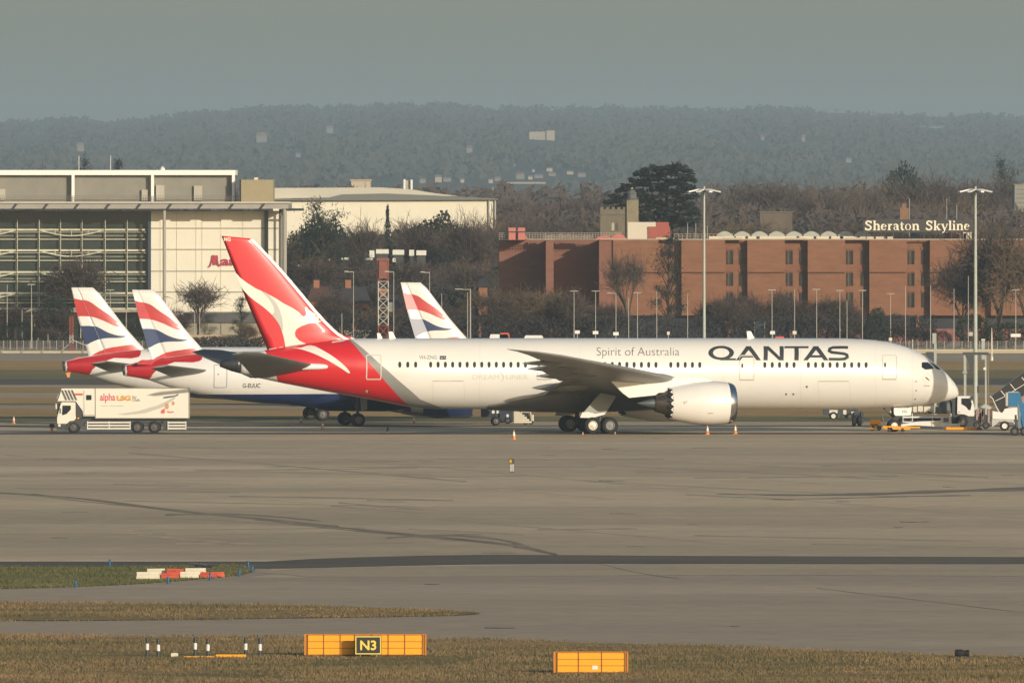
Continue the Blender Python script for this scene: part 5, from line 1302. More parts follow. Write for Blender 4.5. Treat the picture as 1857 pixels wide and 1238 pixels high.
# atrium: dark glass with interior floors and truss grid
MB().box(fx(-500), fx(273.5), 2.4, 3, 0, fz(383)).build('glass_wall', mat('atrium_glass', (.05,.062,.055), .12, col2=(.015,.024,.024), scale=.16), t)
MB().box(fx(268), fx(273.5), 1.2, 2.4, 0, fz(383)).build('blue_edge_glass', mat('edge_glass', (.035,.06,.085), .3), t)
FRG = mat('atrium_frame', (.58,.57,.43), .6, var=.2, scale=.4)
g = MB()
for py, th in ((416.7,1.6),(434,.7),(454,1.6),(472.4,.7),(493.4,1.6),(510.6,.7),(531.6,1.5),(549,.7),(560,1.6)):
    g.box(fx(-500), fx(264), 1.9, 2.1, fz(py+th), fz(py-th))
    if th > 1: g.box(fx(-500), fx(264), 1.5, 1.6, fz(py+th+3.2), fz(py+th+2.4))
g.build('floor_beam', FRG, t)
g = MB()
for px in (-451, -411, -371, -331, -291, -251, -211, -171, -131, -91, -51, -10, 29.4, 69.3, 108, 147, 189, 229):
    g.box(fx(px-1.8), fx(px-.7), 1.85, 2.1, 0, fz(405)); g.box(fx(px+.9), fx(px+1.9), 1.5, 1.8, fz(570), fz(398))
    for py in range(410, 560, 6): g.box(fx(px-.8), fx(px+1), 1.8, 1.9, fz(py+.6), fz(py))
g.build('lattice_column', FRG, t)
for py in (416.7, 454, 493.4, 531.6):
    for x0, x1 in ((69.3, 189), (-90, 29.4), (-249.5, -129.8)):
        g = MB()
        pts = [(x0+(x1-x0)*i/12, py+11*math.sin(math.pi*i/12)) for i in range(13)]
        for p, q in zip(pts[:-1], pts[1:]): g.cyl((fx(p[0]), 1.6, fz(p[1])), (fx(q[0]), 1.6, fz(q[1])), .09, n=6)
        for i in (3, 6, 9): g.cyl((fx(pts[i][0]), 1.6, fz(pts[i][1])), (fx(pts[i][0]), 1.6, fz(py)), .05, n=5)
        g.build('bow_truss', FRG, t)
g = MB()
for py in (425, 463, 503, 541): g.box(fx(-500), fx(262), 2.25, 2.39, fz(py+4), fz(py+1))
g.build('blind_band', mat('blind_dim', (.17,.185,.14), .7, var=.4, scale=.2), t)
g = MB(); g.prism([(fx(-500),fz(577)),(fx(30),fz(570)),(fx(58),fz(559)),(fx(60),fz(562)),(fx(30),fz(573.5)),(fx(-500),fz(580))], -1, 1.4); g.box(fx(95), fx(262), -.6, 1.4, fz(566), fz(561)); g.build('entrance_canopy', mat('canopy_tan', (.36,.32,.24), .7), t)
# roof slab with projecting struts
RD = 3.8
MB().box(fx(-500), fx(524), -RD, 28, fz(378.5), fz(368.5)).build('roof_slab', HG, t)
MB().box(fx(-500), fx(527), -RD-.3, -RD, fz(368.5), fz(365.8)).build('roof_fascia', mat('fascia_pale', (.52,.49,.4), .7), t)
a = MB()
for i in range(-9, 10):
    px = 22+56*i
    a = MB()
    if px < 520: a.prism([(fx(px),fz(378.6)),(fx(px+5),fz(378.6)),(fx(px+12),fz(370)),(fx(px+6),fz(370))], -RD-.05, -RD-.001)
    a.cyl((fx(px-8), -RD+.2, fz(380)), (fx(px+26), -RD+.2, fz(380)), .16, n=6)
    a.build('roof_strut', mat('strut_dark', (.04,.04,.04), .7), t)
for px, w_, m, y0 in ((299, 3, mat('column_grey', (.33,.31,.26), .7), -RD+.3), (483, 3.5, mat('column_dark', (.10,.10,.10), .7), .7), (517, 4, MATS['column_grey'], -RD+.3), (508, 2, MATS['column_dark'], 0)):
    MB().cyl((fx(px), y0, 0), (fx(px), y0, fz(379)), w_*.0714, n=12).build('column', m, t, smooth=True)
MB().box(fx(508), fx(524), 1, 28, fz(383), fz(379)).build('roof_corner', HG, t)
# penthouse storey
MB().box(fx(-500), fx(423), 6.2, 20, fz(367), fz(313)).build('penthouse_wall', PHG, t)
a = MB(); a.box(fx(-500), fx(425.5), 5.0, 22, fz(317.5), fz(308.5))
for px in (-470, -320, -170, -20, 130.5, 275, 422): a.box(fx(px-2.6), fx(px+2.6), 5.0, 5.5, fz(366), fz(317.5))
a.build('penthouse_frame', HW, t)
for x0, x1, yt in ((-6,7,343),(255,266,344),(281,296,336),(350,365,337)): MB().box(fx(x0), fx(x1), 5.7, 6.2, fz(364), fz(yt)).build('penthouse_door', mat('door_pale', (.42,.39,.32), .8), t)
a = MB()
for px in range(-110, 490, 4): a.box(fx(px), fx(px)+.04, 4.3, 4.35, fz(366), fz(354.5))
for py in (355, 358.5, 362): a.box(fx(-500), fx(490), 4.3, 4.36, fz(py+.4), fz(py))
a.build('roof_railing', mat('rail_brown', (.17,.15,.12), .7), t)
a = MB(); a.box(fx(436.5), fx(495), 3, 14, fz(367), fz(326)); a.build('plant_room', mat('plant_tan', (.33,.275,.16), .8, var=.08), t)
MB().box(fx(432.5), fx(436.5), 3.2, 14, fz(367), fz(325)).build('plant_room_side', DGREY, t)
MB().box(fx(460), fx(467), 4, 5, fz(326), fz(322)).build('roof_vent', CREAM, t)
MB().lathe([(fz(309),.35),(fz(305),.3),(fz(301),.02)], c=(fx(292), 8, 0), axis='z', n=8).build('roof_finial', WHITE2, t)
for px in (137, 195):
    MB().cyl((fx(px), 15, fz(309)), (fx(px), 15, fz(282)), .07).build('roof_aerial', LGREY, t)
# ground floor dark glazing bits
a = MB(); rr = random.Random(8)
for i in range(26): x_ = rr.uniform(-50, 260); a.box(fx(x_), fx(x_+rr.uniform(.8,3)), 1.8, 2.2, fz(rr.uniform(590,615)), fz(rr.uniform(570,588)))
a.build('ground_floor_mullion', mat('mullion_dim', (.17,.17,.13), .7, var=.4), t)
# red hotel lettering
MR = mat('hotel_red_letters', (.38,.03,.055), .5)
M_ = [([(.0,.0),(.14,.08),(.3,.5),(.42,.98)], [.1,.12,.14,.16]), ([(.30,.86),(.42,.98),(.47,.86)], .1), ([(.44,.98),(.47,.5),(.50,.18)], .16), ([(.50,.18),(.62,.6),(.76,.98)], .08), ([(.74,.98),(.78,.5),(.84,.2),(.95,.14),(1.02,.26)], .16), ([(.58,.98),(.60,.5),(.64,.18)], .12)]
sh = [([(fx(377.5+21*v[0]), fz(484.5-22*v[1])) for v in stroke(p, w_)[0]], stroke(p, w_)[1]) for p, w_ in M_]
sh.append(text_px(text_mesh('arriott', .035), lambda x, y: (fx(x), fz(y)), 400, 496, 465.5, 481.5))
decal('hotel_lettering', sh, lambda x, z: 0, MR, t, off=-1.0, cell=0)

# ------------------------------------------------------------------ brick hotel (right)
YS = 2040.0
t = veh('brick_hotel', 'long four-storey orange-brown brick hotel with projecting bays and roof vaults', 'building', 1330, YS); fx, fz = lw(t, YS)
zt = fz(435); zb0 = 0
RC = 1.3
BRK2 = mat('brick_wing', (.24,.108,.07), .9, col2=(.18,.08,.055), scale=.5, stretch=(1,1,3), detail=9)
a = MB()
a.box(fx(1088), fx(1900), RC, 20, fz(572), zt)         # recessed main wall
a.build('main_wall', BRICK, t)
a = MB()
bays = [(1112,1194),(1236,1315),(1355.5,1423),(1465,1532.6),(1576.6,1644),(1686.5,1759),(1797,1865)]
for x0, x1 in bays:
    a.box(fx(x0), fx(x1), -.02, RC, fz(572), fz(494.5)); a.box(fx(x0)-.02, fx(x1), -.32, RC, fz(493), zt+.0)
    a.box(fx(x1), fx(x1+1.5), .8, RC, fz(572), zt-.6)
a.build('projecting_bay', BRICK, t)
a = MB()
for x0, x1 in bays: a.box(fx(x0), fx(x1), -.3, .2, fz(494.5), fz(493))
a.build('bay_shade_strip', mat('brick_shaded', (.10,.05,.035), .9), t)  # shadow line under the projecting bay tops, painted as a darker brick strip
for (x0, x1), (n0, n1) in zip(bays[1:-1], bays[2:]):
    for i, (yt, yb) in enumerate(((454.5,479),(494.5,518),(530.5,557))):
        for wx0, wx1 in ((x1+3.5, x1+15), (n0-14.5, n0-8.5)):
            g = MB(); g.box(fx(wx0), fx(wx1), RC-.12, RC+.01, fz(yb), fz(yt)); wn = g.build('window', mat('hotel_window_glass', (.02,.022,.022), .15, var=.5, scale=.5), t)
            g = MB(); c_ = (wx0+wx1)/2
            for xx in (wx0+.3, c_, wx1-.5): g.box(fx(xx), fx(xx)+.05, RC-.2, RC-.12, fz(yb), fz(yt))
            if (wx1-wx0) > 8: g.box(fx(wx0+2), fx(c_-1), RC-.135, RC-.125, fz(yb), fz(yt))
            g.build('curtain', mat('curtain_tan', (.09,.075,.055), .8, var=.3), wn)
            g = MB(); g.box(fx(wx0-1.5), fx(wx1+1.5), RC-.15, RC, fz(yt-2), fz(yt-6)); g.build('lintel', BRK2, t)
# left wing with stepped walls
a = MB(); a.box(fx(905), fx(990), 10.5, 24, 0, zt); a.box(fx(990), fx(1004), .0, 24, 0, zt-.1); a.box(fx(1004), fx(1088), 10.5, 24, 0, zt); a.box(fx(1086.5), fx(1112), -.01, 10.6, fz(572), zt)
a.build('stepped_wing', BRK2, t)
MB().box(fx(1067), fx(1088.5), -.35, .0, fz(575), zt).build('link_wall', BRK2, t) if False else None
a = MB(); a.box(fx(904), fx(1112), -.1, .1, zt, zt+.01)
for x0, x1 in ((905,990),(1004,1088)):
    a.box(fx(x0), fx(x1), 10.35, 10.6, zt, zt+.12)
a.box(fx(988), fx(1006), -.12, .2, zt, zt+.12); a.box(fx(1088), fx(1900), -.4, -.1, zt, zt+.14)
a.build('roof_coping', mat('coping_pale', (.4,.33,.26), .8), t)
# ground floor: dark glazed band with brick piers
a = MB(); a.box(fx(1088), fx(1900), 1.4, 20, 0, fz(572)); a.build('ground_floor', mat('ground_floor_dark', (.018,.02,.028), .4, var=.4, scale=.3), t)
for px in (1320, 1432, 1544, 1661, 1780): MB().box(fx(px), fx(px+7), .2, 1.5, 0, fz(572)).build('pier', BRICK, t)
a = MB(); a.box(fx(1480), fx(1900), .4, 1.2, 0, fz(596)); a.build('low_brick_wall', mat('mottled_brick', (.22,.09,.08), .9, var=.5, scale=1.5), t)
# roofline clutter
a = MB()
for i in range(27):
    px = 1301+i*12.9
    if px > 1760: break
VP = mat('vault_glass', (.36,.37,.31), .4, var=.1)
for i in range(9):
    x0 = 1301+i*31.5; n = 8; pts = [(fx(x0), fz(429))]+[(fx(x0+29*(j/n)), fz(426-6.5*math.sin(math.pi*j/n))) for j in range(n+1)]+[(fx(x0+29), fz(429))]
    MB().prism(pts, 5, 11).build('roof_vault', VP, t)
a = MB(); 
for i, (x0, x1) in enumerate(((1286,1332),(1335,1352),(1357,1372),(1378,1445),(1450,1476),(1481,1504),(1508,1524),(1530,1556),(1560,1585),(1589,1606),(1610,1620))): a.box(fx(x0), fx(x1), 2, 5, zt, fz(428.5))
a.build('vault_wall', mat('vault_cream', (.66,.58,.42), .7, var=.1), t)
a = MB(); a.box(fx(1312), fx(1345), .0, 1.5, zt, fz(431)); a.box(fx(1424), fx(1463), .0, 1.5, zt, fz(431.5)); a.box(fx(1535), fx(1575), 0, 1.5, zt, fz(431)); a.box(fx(1190), fx(1224), 0, 1.5, zt, fz(430.5)); a.build('stair_head', mat('stair_cream', (.5,.42,.3), .8), t)
for x0 in (922, 939):
    g = MB(); g.box(fx(x0+.5), fx(x0+13), 4, 6, zt, fz(420)); g.box(fx(x0), fx(x0+13.5), 3.9, 6.1, fz(420), fz(413)); c_ = g.build('chimney', mat('chimney_pink', (.5,.17,.13), .85, var=.08), t)
    MB().box(fx(x0), fx(x0+13.5), 3.88, 3.9, fz(421.5), fz(419.5)).build('chimney_band', DGREY, c_)
MB().prism([(fx(923),fz(434)),(fx(925),fz(424)),(fx(950),fz(424)),(fx(958),fz(434))], 5, 10).build('roof_hatch', MATS['chimney_pink'], t)
a = MB()
for px in range(905, 1130, 5): a.box(fx(px), fx(px)+.05, 4.9, 5, zt, fz(422))
for py in (422, 425.5, 429.5): a.box(fx(905), fx(1128), 4.9, 5, fz(py+.6), fz(py))
for px in range(1224, 1330, 7): a.box(fx(px), fx(px)+.05, 3.9, 4, zt, fz(424))
for py in (424, 428.5): a.box(fx(1222), fx(1320), 3.9, 4, fz(py+.5), fz(py))
a.build('roof_railing', mat('rail_pale', (.38,.34,.27), .7), t)
a = MB(); rr = random.Random(2)
for i in range(60): x_ = 985+i*1.55; a.box(fx(x_), fx(x_+.9), 6, 6.5, zt, fz(rr.uniform(423.5,428)))
a.build('roof_screen', mat('screen_beige', (.42,.36,.26), .8, var=.4, scale=.5), t)
MB().box(fx(1139), fx(1176), 6, 10, zt, fz(403)).build('roof_cabin', mat('cabin_white', (.58,.53,.42), .7), t)
MB().box(fx(1176), fx(1191), 6, 10, fz(411), fz(403)).build('cabin_top', MATS['cabin_white'], t)
MB().box(fx(1176), fx(1216), 5.8, 9, zt, fz(411)).build('red_roof_store', mat('store_red', (.33,.08,.055), .7, var=.1), t)
MB().box(fx(1191), fx(1214), 5.9, 9, fz(411), fz(403)).build('red_store_top', MATS['store_red'], t)
MB().prism([(fx(1078),fz(435)),(fx(1086),fz(429)),(fx(1100),fz(427)),(fx(1108),fz(431)),(fx(1118),fz(424)),(fx(1128),fz(425)),(fx(1136),fz(432)),(fx(1136),fz(435))], 3, 6).build('pink_roof_light', MATS['chimney_pink'], t)
a = MB(); 
for i in range(14): x_ = 1625+i*9.5; a.box(fx(x_), fx(x_+rr.uniform(2,6)), 3, 4.5, zt, fz(rr.uniform(423,430)))
a.build('roof_plant', mat('plant_mixed', (.16,.14,.13), .7, var=.6, scale=.6), t)
MB().box(fx(1714), fx(1745), 3.5, 5, zt, fz(423)).build('red_plant_box', mat('plant_red', (.4,.14,.12), .7), t)
MB().box(fx(1655), fx(1664), 2.8, 3.4, zt, fz(423)).build('blue_plant_box', mat('plant_blue', (.03,.1,.2), .6), t)
MB().box(fx(1748), fx(1763), 3, 4.5, zt, fz(421)).build('white_plant_box', CREAM, t)
for px, yy in ((1652,357),(1720,343),(1738,372),(1248,405),(1263,405),(1284,410)): MB().cyl((fx(px), 8, zt), (fx(px), 8, fz(max(yy, 360))), .05).build('roof_aerial', mat('aerial_grey', (.3,.3,.28), .6), t)
# rooftop sign
sg = MB(); sg.box(fx(1565.5), fx(1765), -.1, .15, fz(421), fz(398))
for px in (1570, 1620, 1675, 1725, 1758): sg.box(fx(px), fx(px)+.12, 0, .1, zt, fz(421))
sgo = sg.build('sign_board', mat('sign_board_dark', (.045,.04,.035), .6), t)
def serif(x, y, w_=.15): return ([(x-w_, y), (x+w_, y)], .07)
B_ = .17
GL = {
 'S': (.72, [([(.6,.74),(.5,.9),(.32,.94),(.17,.84),(.16,.68),(.3,.56),(.48,.46),(.58,.33),(.56,.16),(.42,.05),(.24,.05),(.1,.2)], .15), ([(.62,.97),(.62,.7)], .06), ([(.08,.03),(.08,.3)], .06)]),
 'h': (.72, [([(.19,0),(.19,1)], B_), ([(.22,.48),(.34,.62),(.47,.62),(.54,.5),(.55,.3),(.55,0)], [.06,.1,.14,B_,B_,B_]), serif(.19,.035), serif(.55,.035), ([(.04,.965),(.2,.965)], .07)]),
 'e': (.58, [(arc(.29,.33,.2,.28,12,325,20), [.13]*2+[.07]*4+[.15]*9+[.08]*6), ([(.13,.37),(.5,.37)], .065)]),
 'r': (.5, [([(.19,0),(.19,.64)], B_), ([(.24,.44),(.34,.6),(.44,.56)], [.06,.12,.16]), serif(.19,.035), ([(.05,.62),(.2,.62)], .06)]),
 'a': (.6, [([(.1,.5),(.18,.61),(.32,.62),(.42,.5),(.42,.1),(.5,.03),(.57,.08)], [.12,.1,.12,B_,B_,.1,.06]), ('ring', .27,.2,.2,.2,.1,.05)]),
 't': (.45, [([(.2,.86),(.2,.15),(.28,.04),(.42,.1)], [.1,B_,.13,.06]), ([(.04,.62),(.4,.62)], .07)]),
 'o': (.62, [('ring', .31,.33,.27,.33,.12,.05)]),
 'n': (.74, [([(.19,0),(.19,.64)], B_), ([(.22,.46),(.34,.61),(.47,.61),(.55,.5),(.56,.3),(.56,0)], [.06,.1,.14,B_,B_,B_]), serif(.19,.035), serif(.56,.035), ([(.05,.62),(.2,.62)], .06)]),
 'k': (.74, [([(.19,0),(.19,1)], B_), ([(.24,.28),(.56,.62)], .07), ([(.34,.4),(.6,.0)], B_), serif(.19,.035), serif(.6,.035), serif(.55,.62,.12), ([(.04,.965),(.2,.965)], .07)]),
 'y': (.66, [([(.12,.64),(.36,.02)], B_), ([(.58,.64),(.36,.02),(.26,-.2),(.12,-.24)], [.07,.07,.09,.12]), serif(.13,.62), serif(.57,.62,.11)]),
 'l': (.36, [([(.19,0),(.19,1)], B_), serif(.19,.035), ([(.04,.965),(.2,.965)], .07)]),
 'i': (.36, [([(.19,0),(.19,.64)], B_), serif(.19,.035), ([(.05,.62),(.2,.62)], .06), ([(.19,.8),(.19,.97)], B_)]),
}
LT = mat('sign_cream_letters', (.82,.74,.56), .5)
for word, xa, xb in (('Sheraton', 1567.5, 1668), ('Skyline', 1678, 1759)):
    pos = 0; runs = []
    for ch in word: runs.append((pos, GL[ch][1])); pos += GL[ch][0]
    decal('sign_lettering', glyph_run(runs, pos, xa, xb, 400, 417.5, lambda x, y: (fx(x), fz(y))), lambda x, z: .1, LT, sgo, off=.05, cell=0, ystep=.004)

# ------------------------------------------------------------------ church, warehouse, far buildings
YC = 2300.0
t = veh('church_tower', 'square flint church tower with battlements and a corner turret', 'church', 1122, YC); fx, fz = lw(t, YC)
FL = mat('flint_stone', (.17,.145,.10), .95, var=.25, scale=1.2, bump=.3)
a = MB(); a.box(fx(1088.5), fx(1137), 0, 5, 0, fz(379.5)); 
for i in range(5): a.box(fx(1088.5+i*10.3), fx(1088.5+i*10.3+6.2), 0, .4, fz(379.5), fz(375.5))
a.build('tower', FL, t)
MB().box(fx(1087.5), fx(1138), -.15, 5.1, fz(389), fz(387)).build('string_course', FL, t)
a = MB(); a.box(fx(1136.5), fx(1158), -.4, 2.2, 0, fz(363)); a.build('stair_turret', mat('turret_stone', (.24,.20,.125), .9, var=.2, scale=1.2), t)
a = MB(); a.lathe([(fz(363),1.0),(fz(361),1.05),(fz(360),.7),(fz(352),.72),(fz(351),.8),(fz(346),.45),(fz(343),.06),(fz(341),.02)], c=(fx(1146), .9, 0), axis='z', n=10); a.build('cupola', mat('lead_grey', (.12,.12,.11), .7), t)
MB().lathe([(fz(342.5),.02),(fz(342),.2),(fz(341),.2),(fz(340.4),.02)], c=(fx(1146), .9, 0), axis='z', n=8).build('finial', CREAM, t)
for x0 in (1109, 1116):
    MB().prism([(fx(x0),fz(418)),(fx(x0+5),fz(418)),(fx(x0+5),fz(406)),(fx(x0+2.5),fz(403)),(fx(x0),fz(406))], -.05, -.003).build('belfry_window', mat('louvre_pale', (.42,.38,.28), .8) if x0 == 1109 else mat('louvre_dark', (.07,.07,.06), .7), t)
YWH = 2600.0
t = veh('warehouse', 'wide pale warehouse with shallow curved roof behind the bare trees', 'building', 690, YWH); fx, fz = lw(t, YWH)
WHC = mat('warehouse_cream', (.76,.71,.56), .8, var=.06, scale=.1)
MB().box(fx(480), fx(899), 0, 30, 0, fz(360.5)).build('wall', WHC, t)
MB().prism([(fx(480),fz(341)),(fx(690),fz(340)),(fx(745),fz(343.5)),(fx(790),fz(351)),(fx(830),fz(355.5)),(fx(480),fz(360))], 3, 30).build('roof', mat('warehouse_roof', (.50,.47,.38), .7, var=.06, scale=.1), t)
MB().prism([(fx(480),fz(361)),(fx(590),fz(360)),(fx(620),fz(352.5)),(fx(700),fz(351)),(fx(800),fz(355)),(fx(903),fz(360)),(fx(903),fz(362.5)),(fx(480),fz(364))], -1, 2.5).build('eaves_band', mat('eaves_grey', (.15,.155,.14), .7), t)
a = MB()
for px in (886, 897): a.box(fx(px), fx(px+2.2), -.5, 0, 0, fz(362))
a.build('downpipe', LGREY, t)
t, fx, fz = block('roof_plant_tower', 'small pale tower with two white stacks beyond the warehouse roof', 'building', 731, 748, 327, gpy(2900), 2900, 6, mat('stack_grey', (.4,.38,.33), .8, var=.3))
MB().cyl((fx(733), -.5, 5), (fx(733), -.5, fz(325)), .25).build('flue', WHITE2, t); MB().cyl((fx(746), -.5, 5), (fx(746), -.5, fz(326)), .25).build('flue', WHITE2, t)
block('far_hall', 'tan gabled hall in the haze above the warehouse roof, left of the twin stacks', 'building', 637, 672, 328, gpy(4300), 4300, 12, mat('tan_hall', (.5,.42,.3), .8), mat('hall_roof', (.45,.36,.26), .8), 2.5)
t, fx, fz = block('tower_block', 'plain grey-beige tower block cut by the right edge above the trees', 'building', 1840, 1900, 335, gpy(2900), 2900, 15, mat('tower_grey', (.26,.25,.2), .8, var=.08), MATS['rail_pale'], 1)
for i in range(6): MB().box(fx(1843), fx(1900), -.04, 0, fz(345+i*8), fz(342+i*8)).build('window_band', mat('window_band_dim', (.17,.17,.15), .6), t)
t, fx, fz = block('brick_stack', 'narrow brown brick stack among the trees above the rooftop sign', 'chimney', 1632, 1648, 377, gpy(2450), 2450, 3, mat('stack_brown', (.24,.13,.07), .9, var=.15)); MB().box(fx(1636), fx(1644), .5, 2, fz(377), fz(369)).build('stack_top', MATS['stack_brown'], t)
t, fx, fz = block('water_house', 'pale roofed building with tan stem among trees above the hotel vaults', 'building', 1378, 1437, 384.5, gpy(2560), 2560, 10, mat('brown_render', (.13,.10,.07), .8, var=.3, scale=.3), mat('pale_roofing', (.36,.32,.23), .8, var=.3, scale=.3), .45); 

# houses among the dark trees in the middle, panels and rooftops
def house(label, px0, px1, py_eave, py_ridge, Y, wall, roofm, depth=8, win=2, chim=True, group=None, base=None):
    t = thing('house', label, 'house', (X((px0+px1)/2, Y), Y, 0 if base is None else base), 0, group)
    x0, x1 = X(px0, Y)-t.location.x, X(px1, Y)-t.location.x; b = t.location.z; ze, zr_ = Z(py_eave, Y)-b, Z(py_ridge, Y)-b
    MB().box(x0, x1, 0, depth, 0, ze).build('wall', wall, t)
    a = MB(); vs = [(x0-.3,-.4,ze),(x1+.3,-.4,ze),(x1+.3,depth+.4,ze),(x0-.3,depth+.4,ze),(x0+(x1-x0)*.12,depth/2,zr_),(x1-(x1-x0)*.12,depth/2,zr_)]
    a.add(vs, [(0,1,5,4),(1,2,5),(2,3,4,5),(3,0,4),(3,2,1,0)]); rf = a.build('roof', roofm, t)
    if chim: MB().box(x0+(x1-x0)*.2, x0+(x1-x0)*.2+.8, depth/2-.4, depth/2+.4, ze, zr_+.9).build('chimney', wall, rf)
    for i in range(win):
        xx = x0+(x1-x0)*(i+.5)/win
        for zf in ((.28,.62) if ze > 4.5 else (.45,)): MB().box(xx-.7, xx+.7, -.06, .0, ze*zf, ze*zf+1.2).build('window', MATS['hotel_window_glass'], t)
    return t
HR = mat('slate_roof', (.055,.05,.05), .8, var=.3, scale=.5); HRB = mat('tile_roof_brown', (.12,.06,.04), .85, var=.3, scale=.5)
HB = mat('house_brick', (.30,.13,.07), .9, var=.2, scale=.4)
house('brown-brick house with dark roof half hidden left of the red lattice mast', 615, 668, 548, 520, 2080, HB, HR)
house('low brick house behind the lattice mast and the small flag fin', 680, 725, 560, 535, 2090, HB, HR)
house('brick house glimpsed between trees right of the white leading edge', 560, 600, 545, 520, 2100, HB, HRB)
house('orange brick gable high among dark trees left of the brick hotel', 788, 836, 452, 440, 2450, mat('gable_orange', (.36,.15,.08), .9, var=.15), HR)
house('small brick house beside the thin lamp column right of the flag fin', 868, 884, 520, 505, 2120, HB, HR, chim=False, win=1)
# white roof panels by the lattice mast
wp = [(670,679,454,467),(682,705,452,460),(712,733,453,462),(742,751,453,464),(755,773,454,463),(712,718,468,475),(591,602,468,472),(619,632,467,471),(661,676,468,472),(540,577,479,483)]
for i, (a0, a1, b0, b1) in enumerate(wp):
    t = veh('greenhouse_roof', 'white roof panel glinting among the dark trees behind the lattice mast', 'roof', (a0+a1)/2, 2250); t['group'] = 'white roof panels among the trees'
    t['label'] = ['upright white panel at the left of the row behind the lattice mast','wide white panel just behind the lattice mast top','widest white panel directly right of the lattice mast top','narrow upright white panel right of the widest one','rightmost pale curved panel of the row behind the lattice mast','tiny white panel below the widest one','small white panel in the lower row, second from left','small white panel in the lower row, third from left','small white panel immediately left of the red mast top','long thin white panel furthest left, beside the white leading edge'][i]
    fx, fz = lw(t, 2250); MB().box(fx(a0), fx(a1), 0, .3, fz(b1), fz(b0)).build('panel', mat('panel_white', (.66,.66,.58), .5, var=.1), t)
    MB().box(fx(a0)+.1, fx(a1)-.1, .35, 3, 0, fz(b1)+.3).build('shed_wall', DGREY, t)
# lattice mast red and white
def lattice(px, pyt, Y, w_, label, splits, q=1.0):
    t = veh('lattice_mast', label, 'mast', px, Y); fx, fz = lw(t, Y); h = fz(pyt); hw_ = w_/2*Y/F; n = max(6, int(h/(hw_*1.7)))
    mr = mat('lattice_red', (.32,.06,.03), .6, var=.2); mw = mat('lattice_white', (.5,.47,.4), .6, var=.1)
    for (a0, a1, red) in splits:
        g = MB(); z0, z1 = max(0, fz(a1)), fz(a0); m_ = max(1, round((z1-z0)/(hw_*1.9)))
        for sx in (-1, 1):
            for sy in (-1, 1): g.cyl((sx*hw_, sy*hw_, z0), (sx*hw_, sy*hw_, z1), .07*q, n=5)
        for i in range(m_):
            za, zb = z0+(z1-z0)*i/m_, z0+(z1-z0)*(i+1)/m_
            for sy in (-1, 1):
                g.cyl((-hw_, sy*hw_, za), (hw_, sy*hw_, zb), .05*q, n=4); g.cyl((hw_, sy*hw_, za), (-hw_, sy*hw_, zb), .05*q, n=4); g.cyl((-hw_, sy*hw_, zb), (hw_, sy*hw_, zb), .04*q, n=4)
            for sx in (-1, 1): g.cyl((sx*hw_, -hw_, za), (sx*hw_, hw_, zb), .05, n=4)
        g.build('red_section' if red else 'white_section', mr if red else mw, t)
    return t, fx, fz, hw_
t, fx, fz, hw_ = lattice(695, 470, 1985, 18, 'square red and white lattice mast standing behind the white fuselage', [(472,510,True),(510,590,False),(590,640,True)])
a = MB()
for i in range(9): a.cyl((fx(688+i*1.7), -.8, fz(505)), (fx(688+i*1.7), -.8, fz(472)), .09, n=5)
a.bbox(fx(683), fx(706), -1, 1, fz(472), fz(468), .05); a.build('antenna_cluster', mat('antenna_rust', (.24,.08,.05), .6, var=.3), t)
a = MB(); a.box(fx(703), fx(712), -.5, 0, fz(565), fz(548)); a.build('mast_cabinet', mat('cabinet_grey', (.2,.2,.18), .6, var=.4, scale=2), t)
lattice(129.5, 590, 1925, 6, 'thin red and white pylon just left of the first flag tail, with guy wires', [(574,608,True),(608,622,False),(622,640,True)], .55)
t = veh('guy_wires', 'two slanting guy wires bracing the thin red pylon', 'wire', 129, 1925); fx, fz = lw(t, 1925)
a = MB(); a.cyl((fx(126), 0, fz(623)), (fx(107), 0, fz(640)), .05); a.cyl((fx(133), 0, fz(617)), (fx(160), 0, fz(628)), .05); t2 = a.build('wire', LGREY, t); 

